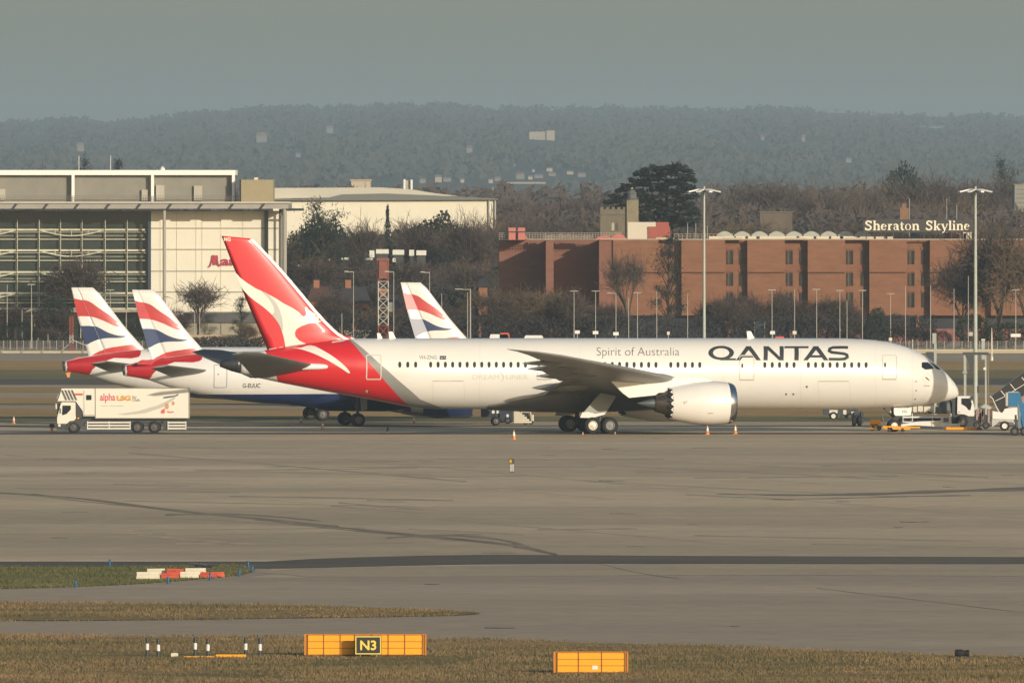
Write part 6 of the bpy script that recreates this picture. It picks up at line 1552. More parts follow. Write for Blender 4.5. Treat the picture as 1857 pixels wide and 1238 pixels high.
# lamp columns
def lamp(style):
    t = thing('street_lamp', 'x', 'lamp post', (0,0,0), 0, 'thin pale lamp columns beyond the airfield')
    MB().cyl((0,0,0), (0,0,1), .06, .04, n=6).build('column', mat('lamp_column_pale', (.38,.36,.31), .6), t)
    if style == 'T': MB().box(-.5, .5, -.08, .08, .988, 1.0).build('lamp_arm', MATS['lamp_column_pale'], t)
    if style == 'L': a = MB(); a.box(-.8, 0, -.06, .06, .988, .997); a.box(-1.15, -.6, -.12, .12, .992, 1.006); a.build('lamp_arm', MATS['lamp_column_pale'], t)
    return t
LP = {s: lamp(s) for s in 'ITL'}; used = set()
lamps = [(1041,527,'T','before the dark corner of the brick hotel'),(1080,527,'T','with a white plate low on it, before the stepped brick wing'),(1117,531,'L','with a white plate, right of the stepped brick wing'),(1140,540,'I','shorter, below the bare tree on the brick hotel'),(1156,530,'T','right of the bare tree before the brick hotel'),
 (1191,528,'I','left of the dark conifer before the brick hotel'),(1247,533,'I','just left of the middle floodlight mast'),(1400,525,'T','above the letter N of the airliner title'),(1441,524,'I','above the letter T of the airliner title'),(1481,524,'T','above the last A of the airliner title'),(1523,526,'T','above the letter S of the airliner title'),
 (1564,526,'T','left of the round dark bush'),(1615,532,'T','right of the round dark bush, with a plate low on it'),(1642,518,'I','before the third projecting bay of the brick hotel'),(1687.5,518,'I','bright one left of the round-headed bare tree'),(1730,523,'I','behind the box post at right'),(1756,500,'I','just left of the right-hand floodlight mast'),(1842,525,'T','near the right edge, with a plate low on it'),
 (641,492,'L','left of the red lattice mast, with an arm to the left'),(714,492,'L','right of the red lattice mast'),(853,524,'L','thick one right of the small flag fin, arm to the left'),(848,530,'I','thin one right against the thick column'),(779,493,'L','faint one above the small flag fin'),(801,532,'I','just above the leading edge of the small flag fin'),
 (13,516,'I','furthest left, before the glass atrium'),(57,515,'T','left part of the glass atrium'),(40,562,'I','short one at left before the atrium'),(200,525,'T','between the two left flag fins'),(229,560,'T','short one right before the second flag fin'),(58,570,'I','short one in front of the atrium entrance'),(87,606,'I','very short one left of the thin red pylon'),
 (353,565,'I','before the low beige building, left one'),(362,568,'I','before the low beige building, right one'),(620,568,'I','short one right beside the white leading edge'),(1536,545,'I','thin one between the two bays right of the airliner title')]
for px, pyt, st_, where in lamps:
    o = LP[st_] if st_ not in used else copy_tree(LP[st_]); used.add(st_)
    Y = 1975+ (hash(px) % 7); o.location = (X(px, Y), Y, 0); h = Z(pyt, Y); o.scale = (1.7 if px == 853 else 1, 1.7 if px == 853 else 1, h); o['label'] = 'lamp column '+where
for px, py, w_, lab in ((1080,603,10,'white plate sign on the lamp column before the stepped brick wing'),(1117,605,10,'white plate sign on the next lamp column to its right'),(1047,602,9,'small white sign low before the dark hotel corner'),(1401,603,9,'pale sign plate above the letter N of the title'),(1441,603,7,'pale sign plate above the letter T of the title'),(1615,615,6,'white square sign right of the round dark bush'),(1842,608,18,'wide white sign plate at the far right'),(1212,604,5,'small pale square sign left of the middle floodlight mast')):
    t = veh('road_sign', lab, 'sign', px, 1968); fx, fz = lw(t, 1968); k_ = w_/2
    MB().bbox(fx(px-k_), fx(px+k_), 0, .1, fz(py+3), fz(py-3), .05).build('plate', WHITE2 if w_ > 8 else CREAM, t); MB().cyl((0,.1,0), (0,.1,fz(py+2)), .05, n=6).build('post', LGREY, t)
for px, py, lab, m in ((905,607,'long white lorry roof just above the fuselage',0),(968,609,'white van roof just above the fuselage top',0),(1414,611,'red car roof just above the fuselage',1),(915,604.5,'red vehicle roof beside the blue lorry',1)):
    Y = 1955; t = veh('car', lab, 'vehicle', px, Y); fx, fz = lw(t, Y); wd = 17 if m == 0 else 9
    MB().prism([(fx(px-wd),.5),(fx(px+wd),.5),(fx(px+wd),fz(py+3)),(fx(px+wd-2),fz(py-1)),(fx(px-wd+2),fz(py-1)),(fx(px-wd),fz(py+3))], 0, 2).build('body', MATS['label_red'] if m else WHITE2, t)
    for q in (-wd+4, wd-4): wheel(t, fx(px+q), .1, .4, .4, .25, RIMD)

# ------------------------------------------------------------------ vegetation
BARK = mat('bark_brown', (.085,.062,.045), .95, var=.3, scale=1.5)
TW = [mat('twigs_brown', (.105,.07,.055), .95, col2=(.045,.033,.03), scale=.35), mat('twigs_grey', (.115,.082,.063), .95, col2=(.055,.042,.036), scale=.35), mat('twigs_ochre', (.18,.122,.066), .95, col2=(.08,.056,.038), scale=.35)]
EV = [mat('needles_dark', (.030,.038,.026), .9, col2=(.012,.017,.013), scale=.5), mat('needles_green', (.045,.06,.03), .9, col2=(.02,.028,.016), scale=.5)]
def branch(mb, p, d, L, r, depth, rnd, tips, up=.25, spread=.6):
    q = p+d*L; mb.cyl(p, q, r, r*.62, n=5 if depth > 2 else 3, cap=False)
    if depth == 0: tips.append((q, d)); return
    n = 3 if rnd.random() < .6 else 2
    for i in range(n):
        v = Vector((rnd.gauss(0, 1), rnd.gauss(0, 1), rnd.gauss(0, .7))); v = (v-d*v.dot(d)).normalized()
        nd = (d+v*spread*rnd.uniform(.6, 1.2)+Vector((0, 0, up))).normalized()
        branch(mb, q, nd, L*rnd.uniform(.62, .85), r*.6, depth-1, rnd, tips, up, spread)
    if depth < 4: tips.append((q, d))
def twigs(tips, rnd, n, ln, wd, mb, jitter=.5):
    for p, d in tips:
        for _ in range(n):
            v = Vector((rnd.gauss(0,1), rnd.gauss(0,1), rnd.gauss(0,1))).normalized(); dd = (d*.5+v+Vector((0,0,.25))).normalized()
            o = p+Vector((rnd.gauss(0,jitter), rnd.gauss(0,jitter), rnd.gauss(0,jitter))); L = ln*rnd.uniform(.5, 1.3)
            s_ = dd.cross(Vector((rnd.gauss(0,1), rnd.gauss(0,1), rnd.gauss(0,1)))).normalized()*wd
            m_ = o+dd*L*.5+v*.1
            mb.add([o-s_, o+s_, o+dd*L], [(0,1,2)]); mb.add([m_-s_*.7, m_+s_*.7, m_+(dd+v*.8).normalized()*L*.6], [(0,1,2)])
def bare_tree_mesh(seed, up=.22, spread=.62, ntw=9, depth=5, squash=1.0):
    """unit height tree: returns trunk MB, crown MB"""
    rnd = random.Random(seed); tr_ = MB(); tips = []
    branch(tr_, Vector((0,0,0)), Vector((rnd.uniform(-.05,.05), 0, 1)).normalized(), 1.9, .24, depth, rnd, tips, up, spread)
    cr_ = MB(); twigs(tips, rnd, ntw, 1.3, .03, cr_, .45)
    h = max(v[2] for v in cr_.v); 
    for m_ in (tr_, cr_): m_.v = [(v[0]/h*squash, v[1]/h*squash, v[2]/h) for v in m_.v]
    return tr_, cr_
def flake_tree(seed, kind):
    rnd = random.Random(seed); cr_ = MB(); tr_ = MB(); tr_.cyl((0,0,0), (0,0,.85), .022, .006, n=6)
    if kind == 'cone':
        N = 2600
        for _ in range(N):
            t = rnd.random()**.75; z = .08+.92*t; rmax = (.24*(1-t)**.85+.012)*(1+.22*math.sin(z*40)); a = rnd.uniform(0, 6.283); r = rmax*rnd.uniform(.35, 1.05)*(1+.2*math.sin(a*3+z*9))
            c = Vector((math.cos(a)*r, math.sin(a)*r, z-.12*r)); s = rnd.uniform(.008, .02)
            d1 = Vector((rnd.gauss(0,1), rnd.gauss(0,1), rnd.gauss(0,.5))).normalized()*s*2; d2 = d1.orthogonal().normalized()*s*.6
            cr_.add([c-d1, c+d2, c+d1], [(0,1,2)])
    elif kind == 'round':
        for _ in range(3200):
            v = Vector((rnd.gauss(0,1), rnd.gauss(0,1), rnd.gauss(0,1))).normalized(); nn = 1+.22*noise.noise(v*2.3+Vector((seed,0,0)))
            r = .5*nn*rnd.uniform(.6, 1.0)**.5; c = Vector((v.x*r*.85, v.y*r*.85, .52+v.z*r*.95)); s = rnd.uniform(.008, .02)
            d1 = Vector((rnd.gauss(0,1), rnd.gauss(0,1), rnd.gauss(0,1))).normalized()*s*1.5; d2 = d1.orthogonal().normalized()*s
            cr_.add([c-d1, c+d2, c+d1, c-d2], [(0,1,2,3)])
    elif kind == 'dome':
        for _ in range(3000):
            v = Vector((rnd.gauss(0,1), rnd.gauss(0,1), abs(rnd.gauss(0,1)))).normalized(); r = (1+.1*noise.noise(v*2.5))*rnd.uniform(.6, 1.0)**.5
            c = Vector((v.x*r*.5, v.y*r*.5, .02+v.z*r*.95)); s = rnd.uniform(.01, .025)
            d1 = Vector((rnd.gauss(0,1), rnd.gauss(0,1), rnd.gauss(0,1))).normalized()*s*1.5; d2 = d1.orthogonal().normalized()*s
            cr_.add([c-d1, c+d2, c+d1, c-d2], [(0,1,2,3)])
    elif kind == 'pine':      # irregular crown with gaps on bare limbs
        cl = [(Vector((rnd.uniform(-.26,.26), rnd.uniform(-.2,.2), rnd.uniform(.3,.95))), rnd.uniform(.06,.13)) for _ in range(34)]
        for c0, rr_ in cl:
            k_ = 1.15-c0.z*.75; c0 = Vector((c0.x*k_*1.3, c0.y*k_, c0.z)); tr_.cyl((0,0,max(.1,c0.z-.15)), c0, .008, .003, n=4)
            for _ in range(90):
                v = Vector((rnd.gauss(0,.5), rnd.gauss(0,.5), rnd.gauss(0,.28))); c = c0+v*rr_; s = rnd.uniform(.006,.016)
                d1 = Vector((rnd.gauss(0,1), rnd.gauss(0,1), rnd.gauss(0,.6))).normalized()*s*1.8; d2 = d1.orthogonal().normalized()*s*.6
                cr_.add([c-d1, c+d2, c+d1], [(0,1,2)])
    return tr_, cr_
def to_mesh(mb, name, m):
    me = bpy.data.meshes.new(name); me.from_pydata(mb.v, [], mb.f); me.materials.append(m); me.update(); return me
PROT = {}
def proto(key, fn, mats_):
    if key not in PROT:
        a, b = fn(); PROT[key] = (to_mesh(a, 'trunk', BARK), to_mesh(b, 'crown', mats_))
    return PROT[key]
for i in range(5): proto(('bare', i), lambda i=i: bare_tree_mesh(10+i, up=[.2,.28,.15,.35,.12][i], spread=[.62,.5,.7,.42,.75][i], ntw=[9,8,10,8,9][i], squash=[1,.9,1.15,.8,1.25][i]), TW[i % 3 if i < 3 else i-3])
proto(('sparse', 0), lambda: bare_tree_mesh(31, up=.3, spread=.5, ntw=3, depth=5, squash=.95), TW[1])
proto(('cone', 0), lambda: flake_tree(1, 'cone'), EV[0]); proto(('round', 0), lambda: flake_tree(2, 'round'), EV[0]); proto(('round', 1), lambda: flake_tree(5, 'round'), EV[1])
proto(('dome', 0), lambda: flake_tree(8, 'dome'), EV[0]); proto(('pine', 0), lambda: flake_tree(3, 'pine'), EV[0]); proto(('pine', 1), lambda: flake_tree(4, 'pine'), EV[0])
proto(('shrub', 0), lambda: bare_tree_mesh(44, up=.1, spread=.9, ntw=14, depth=4, squash=1.5), TW[0])
proto(('shrub', 1), lambda: bare_tree_mesh(45, up=.1, spread=.9, ntw=14, depth=4, squash=1.6), TW[2])
def tree(kind, px, pyt, Y, wpx, label, name=None, group=None, parts=True, rz=None, base=0.0, depthk=1.0):
    """px centre, pyt top row, wpx crown width in photo pixels."""
    tm, cm = PROT[kind]; h = Z(pyt, Y)-base
    bw = {'bare': 1.0, 'sparse': 1.0}.get(kind[0], 1)
    if cm.name not in tree.w:
        xs = sorted(v.co.x for v in cm.vertices); tree.w[cm.name] = xs[int(len(xs)*.985)]-xs[int(len(xs)*.015)]
    sx = wpx*Y/F/tree.w[cm.name]
    nm = name or {'bare': 'bare_tree', 'sparse': 'bare_tree', 'cone': 'conifer_tree', 'round': 'evergreen_tree', 'pine': 'pine_tree', 'dome': 'evergreen_bush', 'shrub': 'bare_shrub'}[kind[0]]
    rz = tree.r.uniform(0, 6.28) if rz is None else rz
    t = thing(nm, label, 'tree' if kind[0] != 'shrub' else 'shrub', (X(px, Y), Y, base), rz, group)
    for pn, me in (('trunk', tm), ('crown', cm)):
        o = bpy.data.objects.new(pn, me); COL.objects.link(o); o.parent = t; o.scale = (sx, sx*depthk, h)
    return t
tree.w = {}; tree.r = random.Random(99)

# individually recognisable trees
tree(('pine',0), 1122, 352, 2360, 60, 'lower spreading left shoulder of the dark cedar behind the church', 'cedar_tree', rz=0) if False else None
def cedar(px, Y):
    t = veh('cedar_tree', 'huge dark spreading cedar with flat tiers behind the church tower', 'tree', px, Y); fx, fz = lw(t, Y); rnd = random.Random(6)
    tr_ = MB()
    for b in ((1195,1200,330),(1205,1212,325),(1182,1165,345),(1215,1235,340),(1175,1150,360),(1222,1250,365)):
        tr_.cyl((fx(b[0]), rnd.uniform(-1,1), 0), (fx(b[0]), 0, fz(400)), .55, .45, n=7); tr_.cyl((fx(b[0]), 0, fz(400)), (fx(b[1]), rnd.uniform(-2,2), fz(b[2])), .42, .12, n=6)
    tr_.build('trunk', BARK, t); c = MB()
    tiers = [(1180,1245,303),(1163,1255,309),(1150,1258,317),(1142,1262,326),(1128,1260,335),(1118,1266,345),(1103,1266,355),(1096,1262,366),(1092,1266,377),(1150,1272,388),(1160,1268,398),(1175,1262,408)]
    for x0, x1, yc in tiers:
        n = int((x1-x0)*15)
        for _ in range(n):
            u = rnd.random(); px_ = x0+(x1-x0)*u; e = min(u, 1-u); yy = rnd.gauss(0, 1)*3.5
            gap = noise.noise(Vector((px_*.06, yc*.35, yy*.2)))
            if gap < -.12: continue
            z = fz(yc+2.4*math.sin(px_*.11+yc)+rnd.gauss(0, 1.9)+ (3*(0.5-e) if e < .2 else 0))
            cc = Vector((fx(px_), yy, z)); s = rnd.uniform(.15, .42); d1 = Vector((rnd.gauss(0,1), rnd.gauss(0,1), rnd.gauss(0,.25))).normalized()*s*1.5; d2 = d1.cross(Vector((rnd.gauss(0,.5),rnd.gauss(0,.5),1))).normalized()*s*.6
            c.add([cc-d1, cc+d2, cc+d1, cc-d2], [(0,1,2,3)])
    c.build('crown', EV[0], t)
cedar(1200, 2350)
T = tree
T(('sparse',0), 359, 497, 1985, 95, 'bare tree with fanned branches in front of the white hotel wall')
T(('shrub',0), 318, 540, 1984, 60, 'dark twiggy shrub at the left foot of the bare tree by the white wall')
T(('pine',1), 437, 537, 1982, 44, 'small dark conifer under the red hotel lettering, left of the red fin')
T(('shrub',1), 446, 575, 1976, 50, 'bare shrub in front of the low beige building')
T(('sparse',0), 1140, 440, 2010, 75, 'bare tree with fine branches standing against the brick hotel front')
T(('pine',1), 1212, 425, 2015, 78, 'dark conifer with loose drooping branches against the brick hotel front')
T(('dome',0), 1590, 556, 1980, 50, 'round clipped dark evergreen bush in front of the brick hotel', 'evergreen_bush')
T(('bare',4), 1812, 383, 1992, 165, 'big dark spreading bare tree at far right hiding the end of the brick hotel')
T(('bare',0), 1745, 452, 1990, 105, 'bare tree right of the last hotel bay, overlapping the floodlight mast')
T(('bare',2), 1862, 400, 1985, 120, 'dark bare tree cut by the right edge of the picture')
T(('round',1), 1765, 570, 1985, 60, 'green evergreen shrub by the foot of the right-hand floodlight mast', 'evergreen_bush')
T(('round',1), 1830, 585, 1983, 90, 'wide green evergreen shrub behind the white plate sign at right', 'evergreen_bush')
T(('round',1), 1700, 600, 1984, 50, 'low green shrub behind the fence, right of the bright lamp column', 'evergreen_bush')
T(('cone',0), 703, 373, 2300, 24, 'small pointed conifer in front of the pale warehouse')
T(('pine',0), 586, 361, 2240, 92, 'broad dark pine rising in front of the warehouse left end')
T(('bare',1), 670, 368, 2280, 80, 'pale brown bare tree before the warehouse wall, left of the pointed conifer')
T(('bare',0), 840, 362, 2270, 95, 'dark bare tree before the warehouse right end')
T(('bare',3), 762, 375, 2290, 60, 'thin bare tree between the pointed conifer and the dark tree')
T(('bare',3), 944, 515, 2010, 90, 'dark bare tree at the foot of the stepped brick wing, left one', base=0)
T(('round',1), 30, 583, 1978, 70, 'green shrub at the bottom left before the glass atrium', 'evergreen_bush')
T(('round',0), 100, 540, 1990, 60, 'dark evergreen before the middle of the glass atrium', 'evergreen_tree')
T(('bare',1), 160, 440, 1994, 110, 'tall bare tree before the right half of the glass atrium')
T(('cone',0), 1780, 201, 9350, 14, 'lone pointed conifer on the skyline at right') if False else None
T(('pine',0), 1824, 284, 3150, 60, 'dark blue-green round pine standing clear at upper right', 'pine_tree')

# rows of bare trees and thickets
rr = random.Random(21)
def row(n, x0, x1, yt0, yt1, Y0, Y1, w0, w1, kinds, group, desc):
    for i in range(n):
        px = x0+(x1-x0)*(i+rr.uniform(.1,.9))/n; Y = rr.uniform(Y0, Y1); k_ = rr.choice(kinds)
        T(k_, px, rr.uniform(yt0, yt1), Y, rr.uniform(w0, w1), desc, group=group)
B = [('bare',i) for i in range(5)]
row(15, 1285, 1545, 508, 550, 1990, 2008, 55, 85, [('bare',0),('bare',1),('shrub',0)], 'bare trees along the foot of the brick hotel', 'bare brown tree in the row along the foot of the brick hotel')
row(8, 1000, 1130, 522, 555, 1992, 2008, 50, 80, [('bare',0),('shrub',0)], 'bare trees along the foot of the brick hotel', 'bare brown tree in the row along the foot of the brick hotel')
row(6, 1500, 1700, 568, 590, 1988, 2000, 40, 60, [('shrub',0),('shrub',1)], 'low shrubs before the hotel ground floor', 'low bare shrub before the dark ground floor of the brick hotel')
row(9, 880, 1060, 500, 545, 1992, 2010, 60, 90, [('bare',2),('bare',0)], 'dark bare trees before the stepped brick wing', 'dark bare tree before the stepped brick wing')
row(14, 540, 900, 500, 560, 2060, 2150, 60, 100, B, 'bare trees between the two hotels', 'bare tree low between the two hotels, in front of the houses')
row(20, 530, 905, 440, 490, 2160, 2260, 70, 110, B+[('pine',0)], 'tall dark trees between the two hotels', 'tall dark tree between the two hotels, behind the white roof panels')
row(20, 525, 910, 388, 425, 2280, 2400, 80, 120, B+[('round',0)], 'back row of dark trees between the hotels', 'dark tree in the back row between the hotels, below the warehouse')
row(8, 725, 905, 370, 396, 2430, 2520, 60, 90, B, 'dark trees before the right half of the warehouse', 'dark bare tree before the right half of the warehouse')
row(8, 880, 1100, 362, 392, 2420, 2560, 90, 130, B, 'brown trees behind the left end of the brick hotel', 'brown bare tree behind the left end of the brick hotel')
row(8, 900, 1120, 335, 352, 2900, 3300, 80, 120, B, 'hazy brown trees left of the cedar', 'hazy brown bare tree left of the cedar')
row(14, 1250, 1860, 372, 398, 2400, 2520, 90, 130, B, 'brown trees close behind the brick hotel roof', 'brown bare tree close behind the brick hotel roof')
row(16, 1255, 1870, 330, 352, 2750, 3100, 90, 130, B, 'hazy brown trees at mid height right of the cedar', 'hazy brown bare tree in the belt right of the cedar')
row(7, 1640, 1830, 288, 312, 3100, 3300, 90, 120, B, 'tall hazy trees at upper right', 'tall hazy bare tree in the group at upper right')
row(7, 1355, 1520, 305, 325, 3050, 3250, 80, 110, B, 'hazy trees above the hotel vaults', 'hazy bare tree above the hotel roof vaults')
row(4, 1560, 1650, 300, 322, 3200, 3400, 70, 90, [('round',0),('bare',2)], 'hazy trees above the rooftop sign', 'hazy tree above the rooftop sign')
row(8, 10, 280, 283, 300, 3200, 3500, 60, 90, B, 'hazy trees above the glass hotel roof', 'hazy bare tree rising above the glass hotel roof')
T(('pine',0), 151, 281, 3100, 45, 'dark round tree just above the glass hotel roof, left one', 'evergreen_tree'); T(('pine',1), 211, 285, 3100, 45, 'dark round tree just above the glass hotel roof, right one', 'evergreen_tree')
row(16, 480, 910, 322, 336, 3500, 4200, 60, 90, B, 'far hazy trees beyond the warehouse', 'far hazy tree beyond the warehouse roof')
row(6, -40, 130, 540, 590, 1982, 1990, 50, 80, [('shrub',0),('bare',3)], 'shrubs before the glass atrium', 'bare shrub before the dark lower glass of the atrium')
# low hedges as continuous twig mass
def hedge(name, label, px0, px1, pyt, Y, d, m, n, s0=.08, s1=.22, seed=1, cat='hedge', stuff=True):
    rnd = random.Random(seed); vs = []; fs = []; z1 = Z(pyt, Y); x0, x1 = X(px0, Y), X(px1, Y)
    for _ in range(n):
        x = rnd.uniform(x0, x1); top = z1*(1+.16*noise.noise(Vector((x*.25, seed, 0)))+.08*noise.noise(Vector((x*1.1, seed, 0))))
        z = top*rnd.random()**.8; y = Y+rnd.uniform(0, d); c = Vector((x, y, z)); s = rnd.uniform(s0, s1)
        d1 = Vector((rnd.gauss(0,1), rnd.gauss(0,1), rnd.gauss(0,1))).normalized()*s*1.5; d2 = d1.orthogonal().normalized()*s*.5
        i = len(vs); vs += [c-d1, c+d2, c+d1, c-d2]; fs.append((i, i+1, i+2, i+3))
    o = link_mesh(name, vs, fs, m); props(o, label, cat, kind='stuff' if stuff else None)
hedge('thicket', 'low tangled thicket along the far fence behind the white fuselage', 600, 1700, 574, 1988, 8, mat('thicket_brown', (.035,.03,.028), .95, col2=(.022,.022,.025), scale=.2), 16000, seed=3)
hedge('thicket', 'dark undergrowth at the foot of the trees between the hotels', 525, 910, 520, 2120, 30, mat('undergrowth_dark', (.045,.038,.032), .95, col2=(.02,.018,.018), scale=.1), 15000, .12, .4, seed=4)
hedge('thicket', 'dark wood filling the view between the hotels', 520, 915, 430, 2330, 60, mat('wood_dark', (.075,.055,.046), .95, col2=(.028,.025,.022), scale=.05), 16000, .25, .7, seed=5)
hedge('thicket', 'dark hedge along the fence at left', 100, 480, 612, 1972, 4, mat('hedge_dark', (.055,.05,.04), .95, col2=(.025,.025,.02), scale=.2), 5000, seed=6)
hedge('thicket', 'brown belt of woodland behind the brick hotel', 900, 2200, 385, 2600, 120, mat('belt_brown', (.09,.066,.056), .95, col2=(.05,.04,.036), scale=.03), 22000, .3, .9, seed=7)
hedge('thicket', 'hazy belt of woodland in the middle distance', -500, 2400, 345, 3400, 300, mat('belt_hazy', (.10,.078,.07), .95, col2=(.055,.046,.044), scale=.02), 30000, .5, 1.3, seed=8)

# ------------------------------------------------------------------ the wooded hill
YR = 20000.0; KY = YR/9000
ridge = [(-200,236),(0,236),(60,232),(130,226),(200,236),(300,224),(360,216),(440,212),(520,206),(600,208),(650,206),(700,204),(780,201),(850,207),(1000,209),(1100,208),(1200,210),(1300,213),(1400,208),(1450,209),(1500,217),(1600,221),(1700,224),(1800,222),(1857,227),(2100,225)]
def hill_z(px, Y):
    zr_ = Z(interp(ridge, px), YR)-6
    s = interp([(4000,-.02),(4600,.09),(5200,.235),(6000,.42),(7000,.64),(8000,.83),(9000,1.0)], Y/KY)
    return max(-1, zr_*s+30*noise.noise(Vector((px*.006, Y*.0003, 0)))*s*(1-s))
nx2, ny2 = 190, 60; vs = []; fs = []
for j in range(ny2+1):
    Y = (3950+(10400-3950)*j/ny2)*KY
    for i in range(nx2+1):
        px = -1900+5600*i/nx2; z = hill_z(px, min(Y, YR)) - max(0, Y-YR)*.02; vs.append((X(px, Y), Y, z))
for j in range(ny2):
    for i in range(nx2): a = j*(nx2+1)+i; fs.append((a, a+1, a+nx2+2, a+nx2+1))
M_HILL = ground_mat('hill_ground', (.055,.06,.04), (.07,.066,.045), (.045,.048,.034), .0008, .003, .03, rough=1)
props(link_mesh('hill', vs, fs, M_HILL, smooth='all'), kind='structure')
# hillside buildings
RECTS = []
FW = mat('far_house_cream', (.42,.34,.25), .8); FWP = mat('far_house_pale', (.21,.185,.165), .8); FRD = mat('far_roof_red', (.28,.16,.13), .8); FRG2 = mat('far_roof_grey', (.25,.24,.23), .8)
def far_house(px0, px1, pyt, pyb, Y, label, wall, roofm, grp):
    b = hill_z((px0+px1)/2, Y); RECTS.append((px0-3, px1+3, pyt, pyb+1, Y))
    zb_, zt_ = Z(pyb, Y), Z(pyt, Y)
    t = thing('house', label, 'house', (X((px0+px1)/2, Y), Y, min(b, zb_)), 0, grp); hw_ = (px1-px0)/2*Y/F; z0, z1 = zb_-t.location.z, zt_-t.location.z
    MB().box(-hw_, hw_, 0, 12, 0, z0+(z1-z0)*.7).build('wall', wall, t)
    a = MB(); ze = z0+(z1-z0)*.7; a.add([(-hw_-.5,-.5,ze),(hw_+.5,-.5,ze),(hw_+.5,12.5,ze),(-hw_-.5,12.5,ze),(-hw_*.8,6,z1),(hw_*.8,6,z1)], [(0,1,5,4),(1,2,5),(2,3,4,5),(3,0,4)]); a.build('roof', roofm, t)
def hy(px, py):  # depth on the hill where the slope shows at this row
    for Y in range(int(4020*KY), int(8950*KY), 50):
        if PYH+(H-hill_z(px, Y))*F/Y <= py: return Y
    return 8900*KY
Yh = hy(983, 252)-150
RECTS.append((956, 1010, 236, 262, Yh))
t = thing('mansion', 'long cream mansion in two blocks halfway up the hazy hill', 'building', (X(983, Yh), Yh, Z(268, Yh)), 0)
fx, fz = (lambda px: X(px, Yh)-t.location.x), (lambda py: Z(py, Yh)-t.location.z)
MB().box(fx(960), fx(989), 0, 14, 0, fz(240)).build('left_block', FW, t); MB().box(fx(991), fx(1006), -2, 14, 0, fz(237)).build('right_block', FW, t)
a = MB()
for q in range(4): a.box(fx(966+q*6), fx(969+q*6), -.2, 0, fz(251), fz(246))
a.build('window', mat('far_window', (.3,.27,.25), .6), t)
MB().box(fx(960.5), fx(988.5), .5, 13, fz(240), fz(238.6)).build('roof', FRG2, t)
spots = [(846,857,264,275,'small pinkish house on the hillside left of the mansion'),(1534,1544,285,292,'tiny pale house low on the hillside at right'),(1380,1386,245,252,'tiny pink house on the upper hillside, left of the pair'),(1454,1460,244,255,'tiny pink house on the upper hillside, right of the pair'),(465,484,240,256,'pinkish house patch high on the left hillside'),(536,545,276,283,'small reddish house on the left hillside'),(592,604,228,240,'faint pink house near the skyline left of centre'),(140,152,258,272,'faint pinkish house low on the left hill')]
for x0, x1, yt, yb, lab in spots:
    Y = hy((x0+x1)/2, yb)-200; far_house(x0, x1, yt, yb+3, Y, lab, FWP, FRD, 'houses scattered on the hillside')
tw = random.Random(31)
town = [(761,772,322,331),(789,801,317,330),(804,818,321,329),(886,894,323,332),(897,908,320,328),(930,935,296,303),(936,951,312,324),(958,966,318,325),(969,985,316,323),(991,1002,303,310),(995,1008,312,319),(1028,1040,309,316),(1048,1062,312,320),(918,990,329,333),(1018,1026,306,312),(965,970,306,311),(892,903,338,345),(835,842,323,331)]
for i, (x0, x1, yt, yb) in enumerate(town):
    Y = max(4030*KY, hy((x0+x1)/2, yb)-60)
    far_house(x0, x1, yt, yb, Y, 'small pale house in the far town below the hill', FW if i % 2 else FWP, FRD if i % 3 == 0 else FRG2, 'small houses of the far town')

# wood on the hill: thousands of small crowns of leaf-sized faces
rnd = random.Random(77); vs = []; fs = []
def clump(px, Y, hgt, wid, n):
    x0 = X(px, Y); z0 = hill_z(px, Y); ww = wid*F/Y; pt = PYH+(H-z0-hgt)*F/Y
    if any(Y < r[4]+12 and px+ww > r[0] and px-ww < r[1] and pt < r[3] and PYH+(H-z0)*F/Y > r[2] for r in RECTS): return
    for _ in range(n):
        v = Vector((rnd.gauss(0,1), rnd.gauss(0,1), abs(rnd.gauss(0,1))*.9-.1)).normalized(); r = rnd.uniform(.55, 1)
        c = Vector((x0+v.x*wid*r, Y+v.y*wid*r, z0+hgt*.35+v.z*hgt*.65*r)); s = wid*rnd.uniform(.16, .34)
        d1 = Vector((rnd.gauss(0,1), rnd.gauss(0,1), rnd.gauss(0,1))).normalized()*s; d2 = d1.orthogonal().normalized()*s*.7
        i = len(vs); vs.extend([c-d1, c+d2, c+d1, c-d2]); fs.append((i, i+1, i+2, i+3))
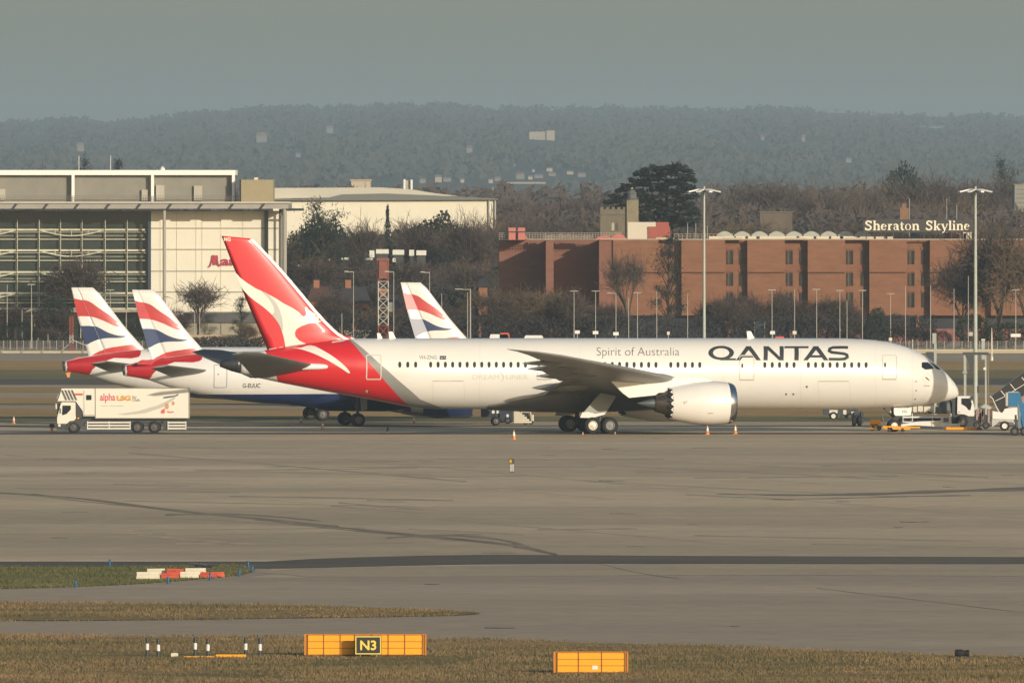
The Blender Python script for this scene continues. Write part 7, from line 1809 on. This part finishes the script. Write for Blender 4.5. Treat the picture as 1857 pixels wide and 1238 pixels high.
for _ in range(13500):
    Y = rnd.uniform(4250*KY, YR+60); px = rnd.uniform(-60, 1920) if _ < 7500 else rnd.uniform(-1500, 3300)
    if noise.noise(Vector((px*.008, Y*.0007, 5))) < -.28: continue
    clump(px, Y, rnd.uniform(10, 18), rnd.uniform(9, 18), 13)
for _ in range(1300):
    clump(rnd.uniform(-60, 1920) if _ < 620 else rnd.uniform(-1500, 3300), rnd.uniform(YR-60, YR+60), rnd.uniform(10, 21), rnd.uniform(9, 15), 26)
o = link_mesh('hill_woodland', vs, fs, mat('woodland_far', (.06,.055,.045), .95, col2=(.045,.046,.04), scale=.0013)); props(o, 'hazy woodland covering the distant hill', 'woodland', kind='stuff')
# skyline trees one can tell apart
for px, pyt, w_, kd, lab in ((782,187,16,('pine',0),'tallest crown on the skyline, left of centre'),(737,188,14,('round',0),'rounded skyline tree just left of the tallest crown'),(668,193,22,('bare',0),'broad skyline tree left of centre'),(526,196,12,('round',0),'small knob of a tree on the rising skyline'),(1780,200,9,('cone',0),'lone pointed tree on the skyline at right'),
    (1394,194,22,('pine',1),'clump on the skyline above the hotel vaults'),(1446,196,18,('round',0),'rounded clump on the skyline right of the floodlight mast'),(85,217,30,('round',1),'broad clump on the skyline at far left'),(112,219,16,('round',0),'smaller clump on the skyline at far left'),(1095,197,26,('bare',1),'low broad crown on the skyline above the church'),(1172,196,24,('bare',2),'low crown on the skyline right of the church'),(1270,205,28,('round',1),'wide crown on the skyline above the left mast'),(425,207,18,('bare',0),'small crown on the skyline above the roof corner'),(1550,207,20,('round',0),'low round crown on the skyline right of centre')):
    T(kd, px, pyt, YR-20, w_, lab, base=hill_z(px, YR-20))
# ------------------------------------------------------------------ haze
hm = bpy.data.materials.new('haze_air'); hm.use_nodes = True; ht = hm.node_tree
ht.nodes.remove(ht.nodes['Principled BSDF'])
pv = ht.nodes.new('ShaderNodeVolumePrincipled'); pv.inputs['Density'].default_value = HAZE_D; pv.inputs['Color'].default_value = HAZE_C; pv.inputs['Anisotropy'].default_value = HAZE_G
ht.links.new(pv.outputs[0], ht.nodes['Material Output'].inputs['Volume'])
hb = MB(); hb.box(-9100, 9100, -200, 31000, -3, 200)
props(hb.build('haze', hm), 'thin pale haze filling the air', 'haze', kind='stuff')
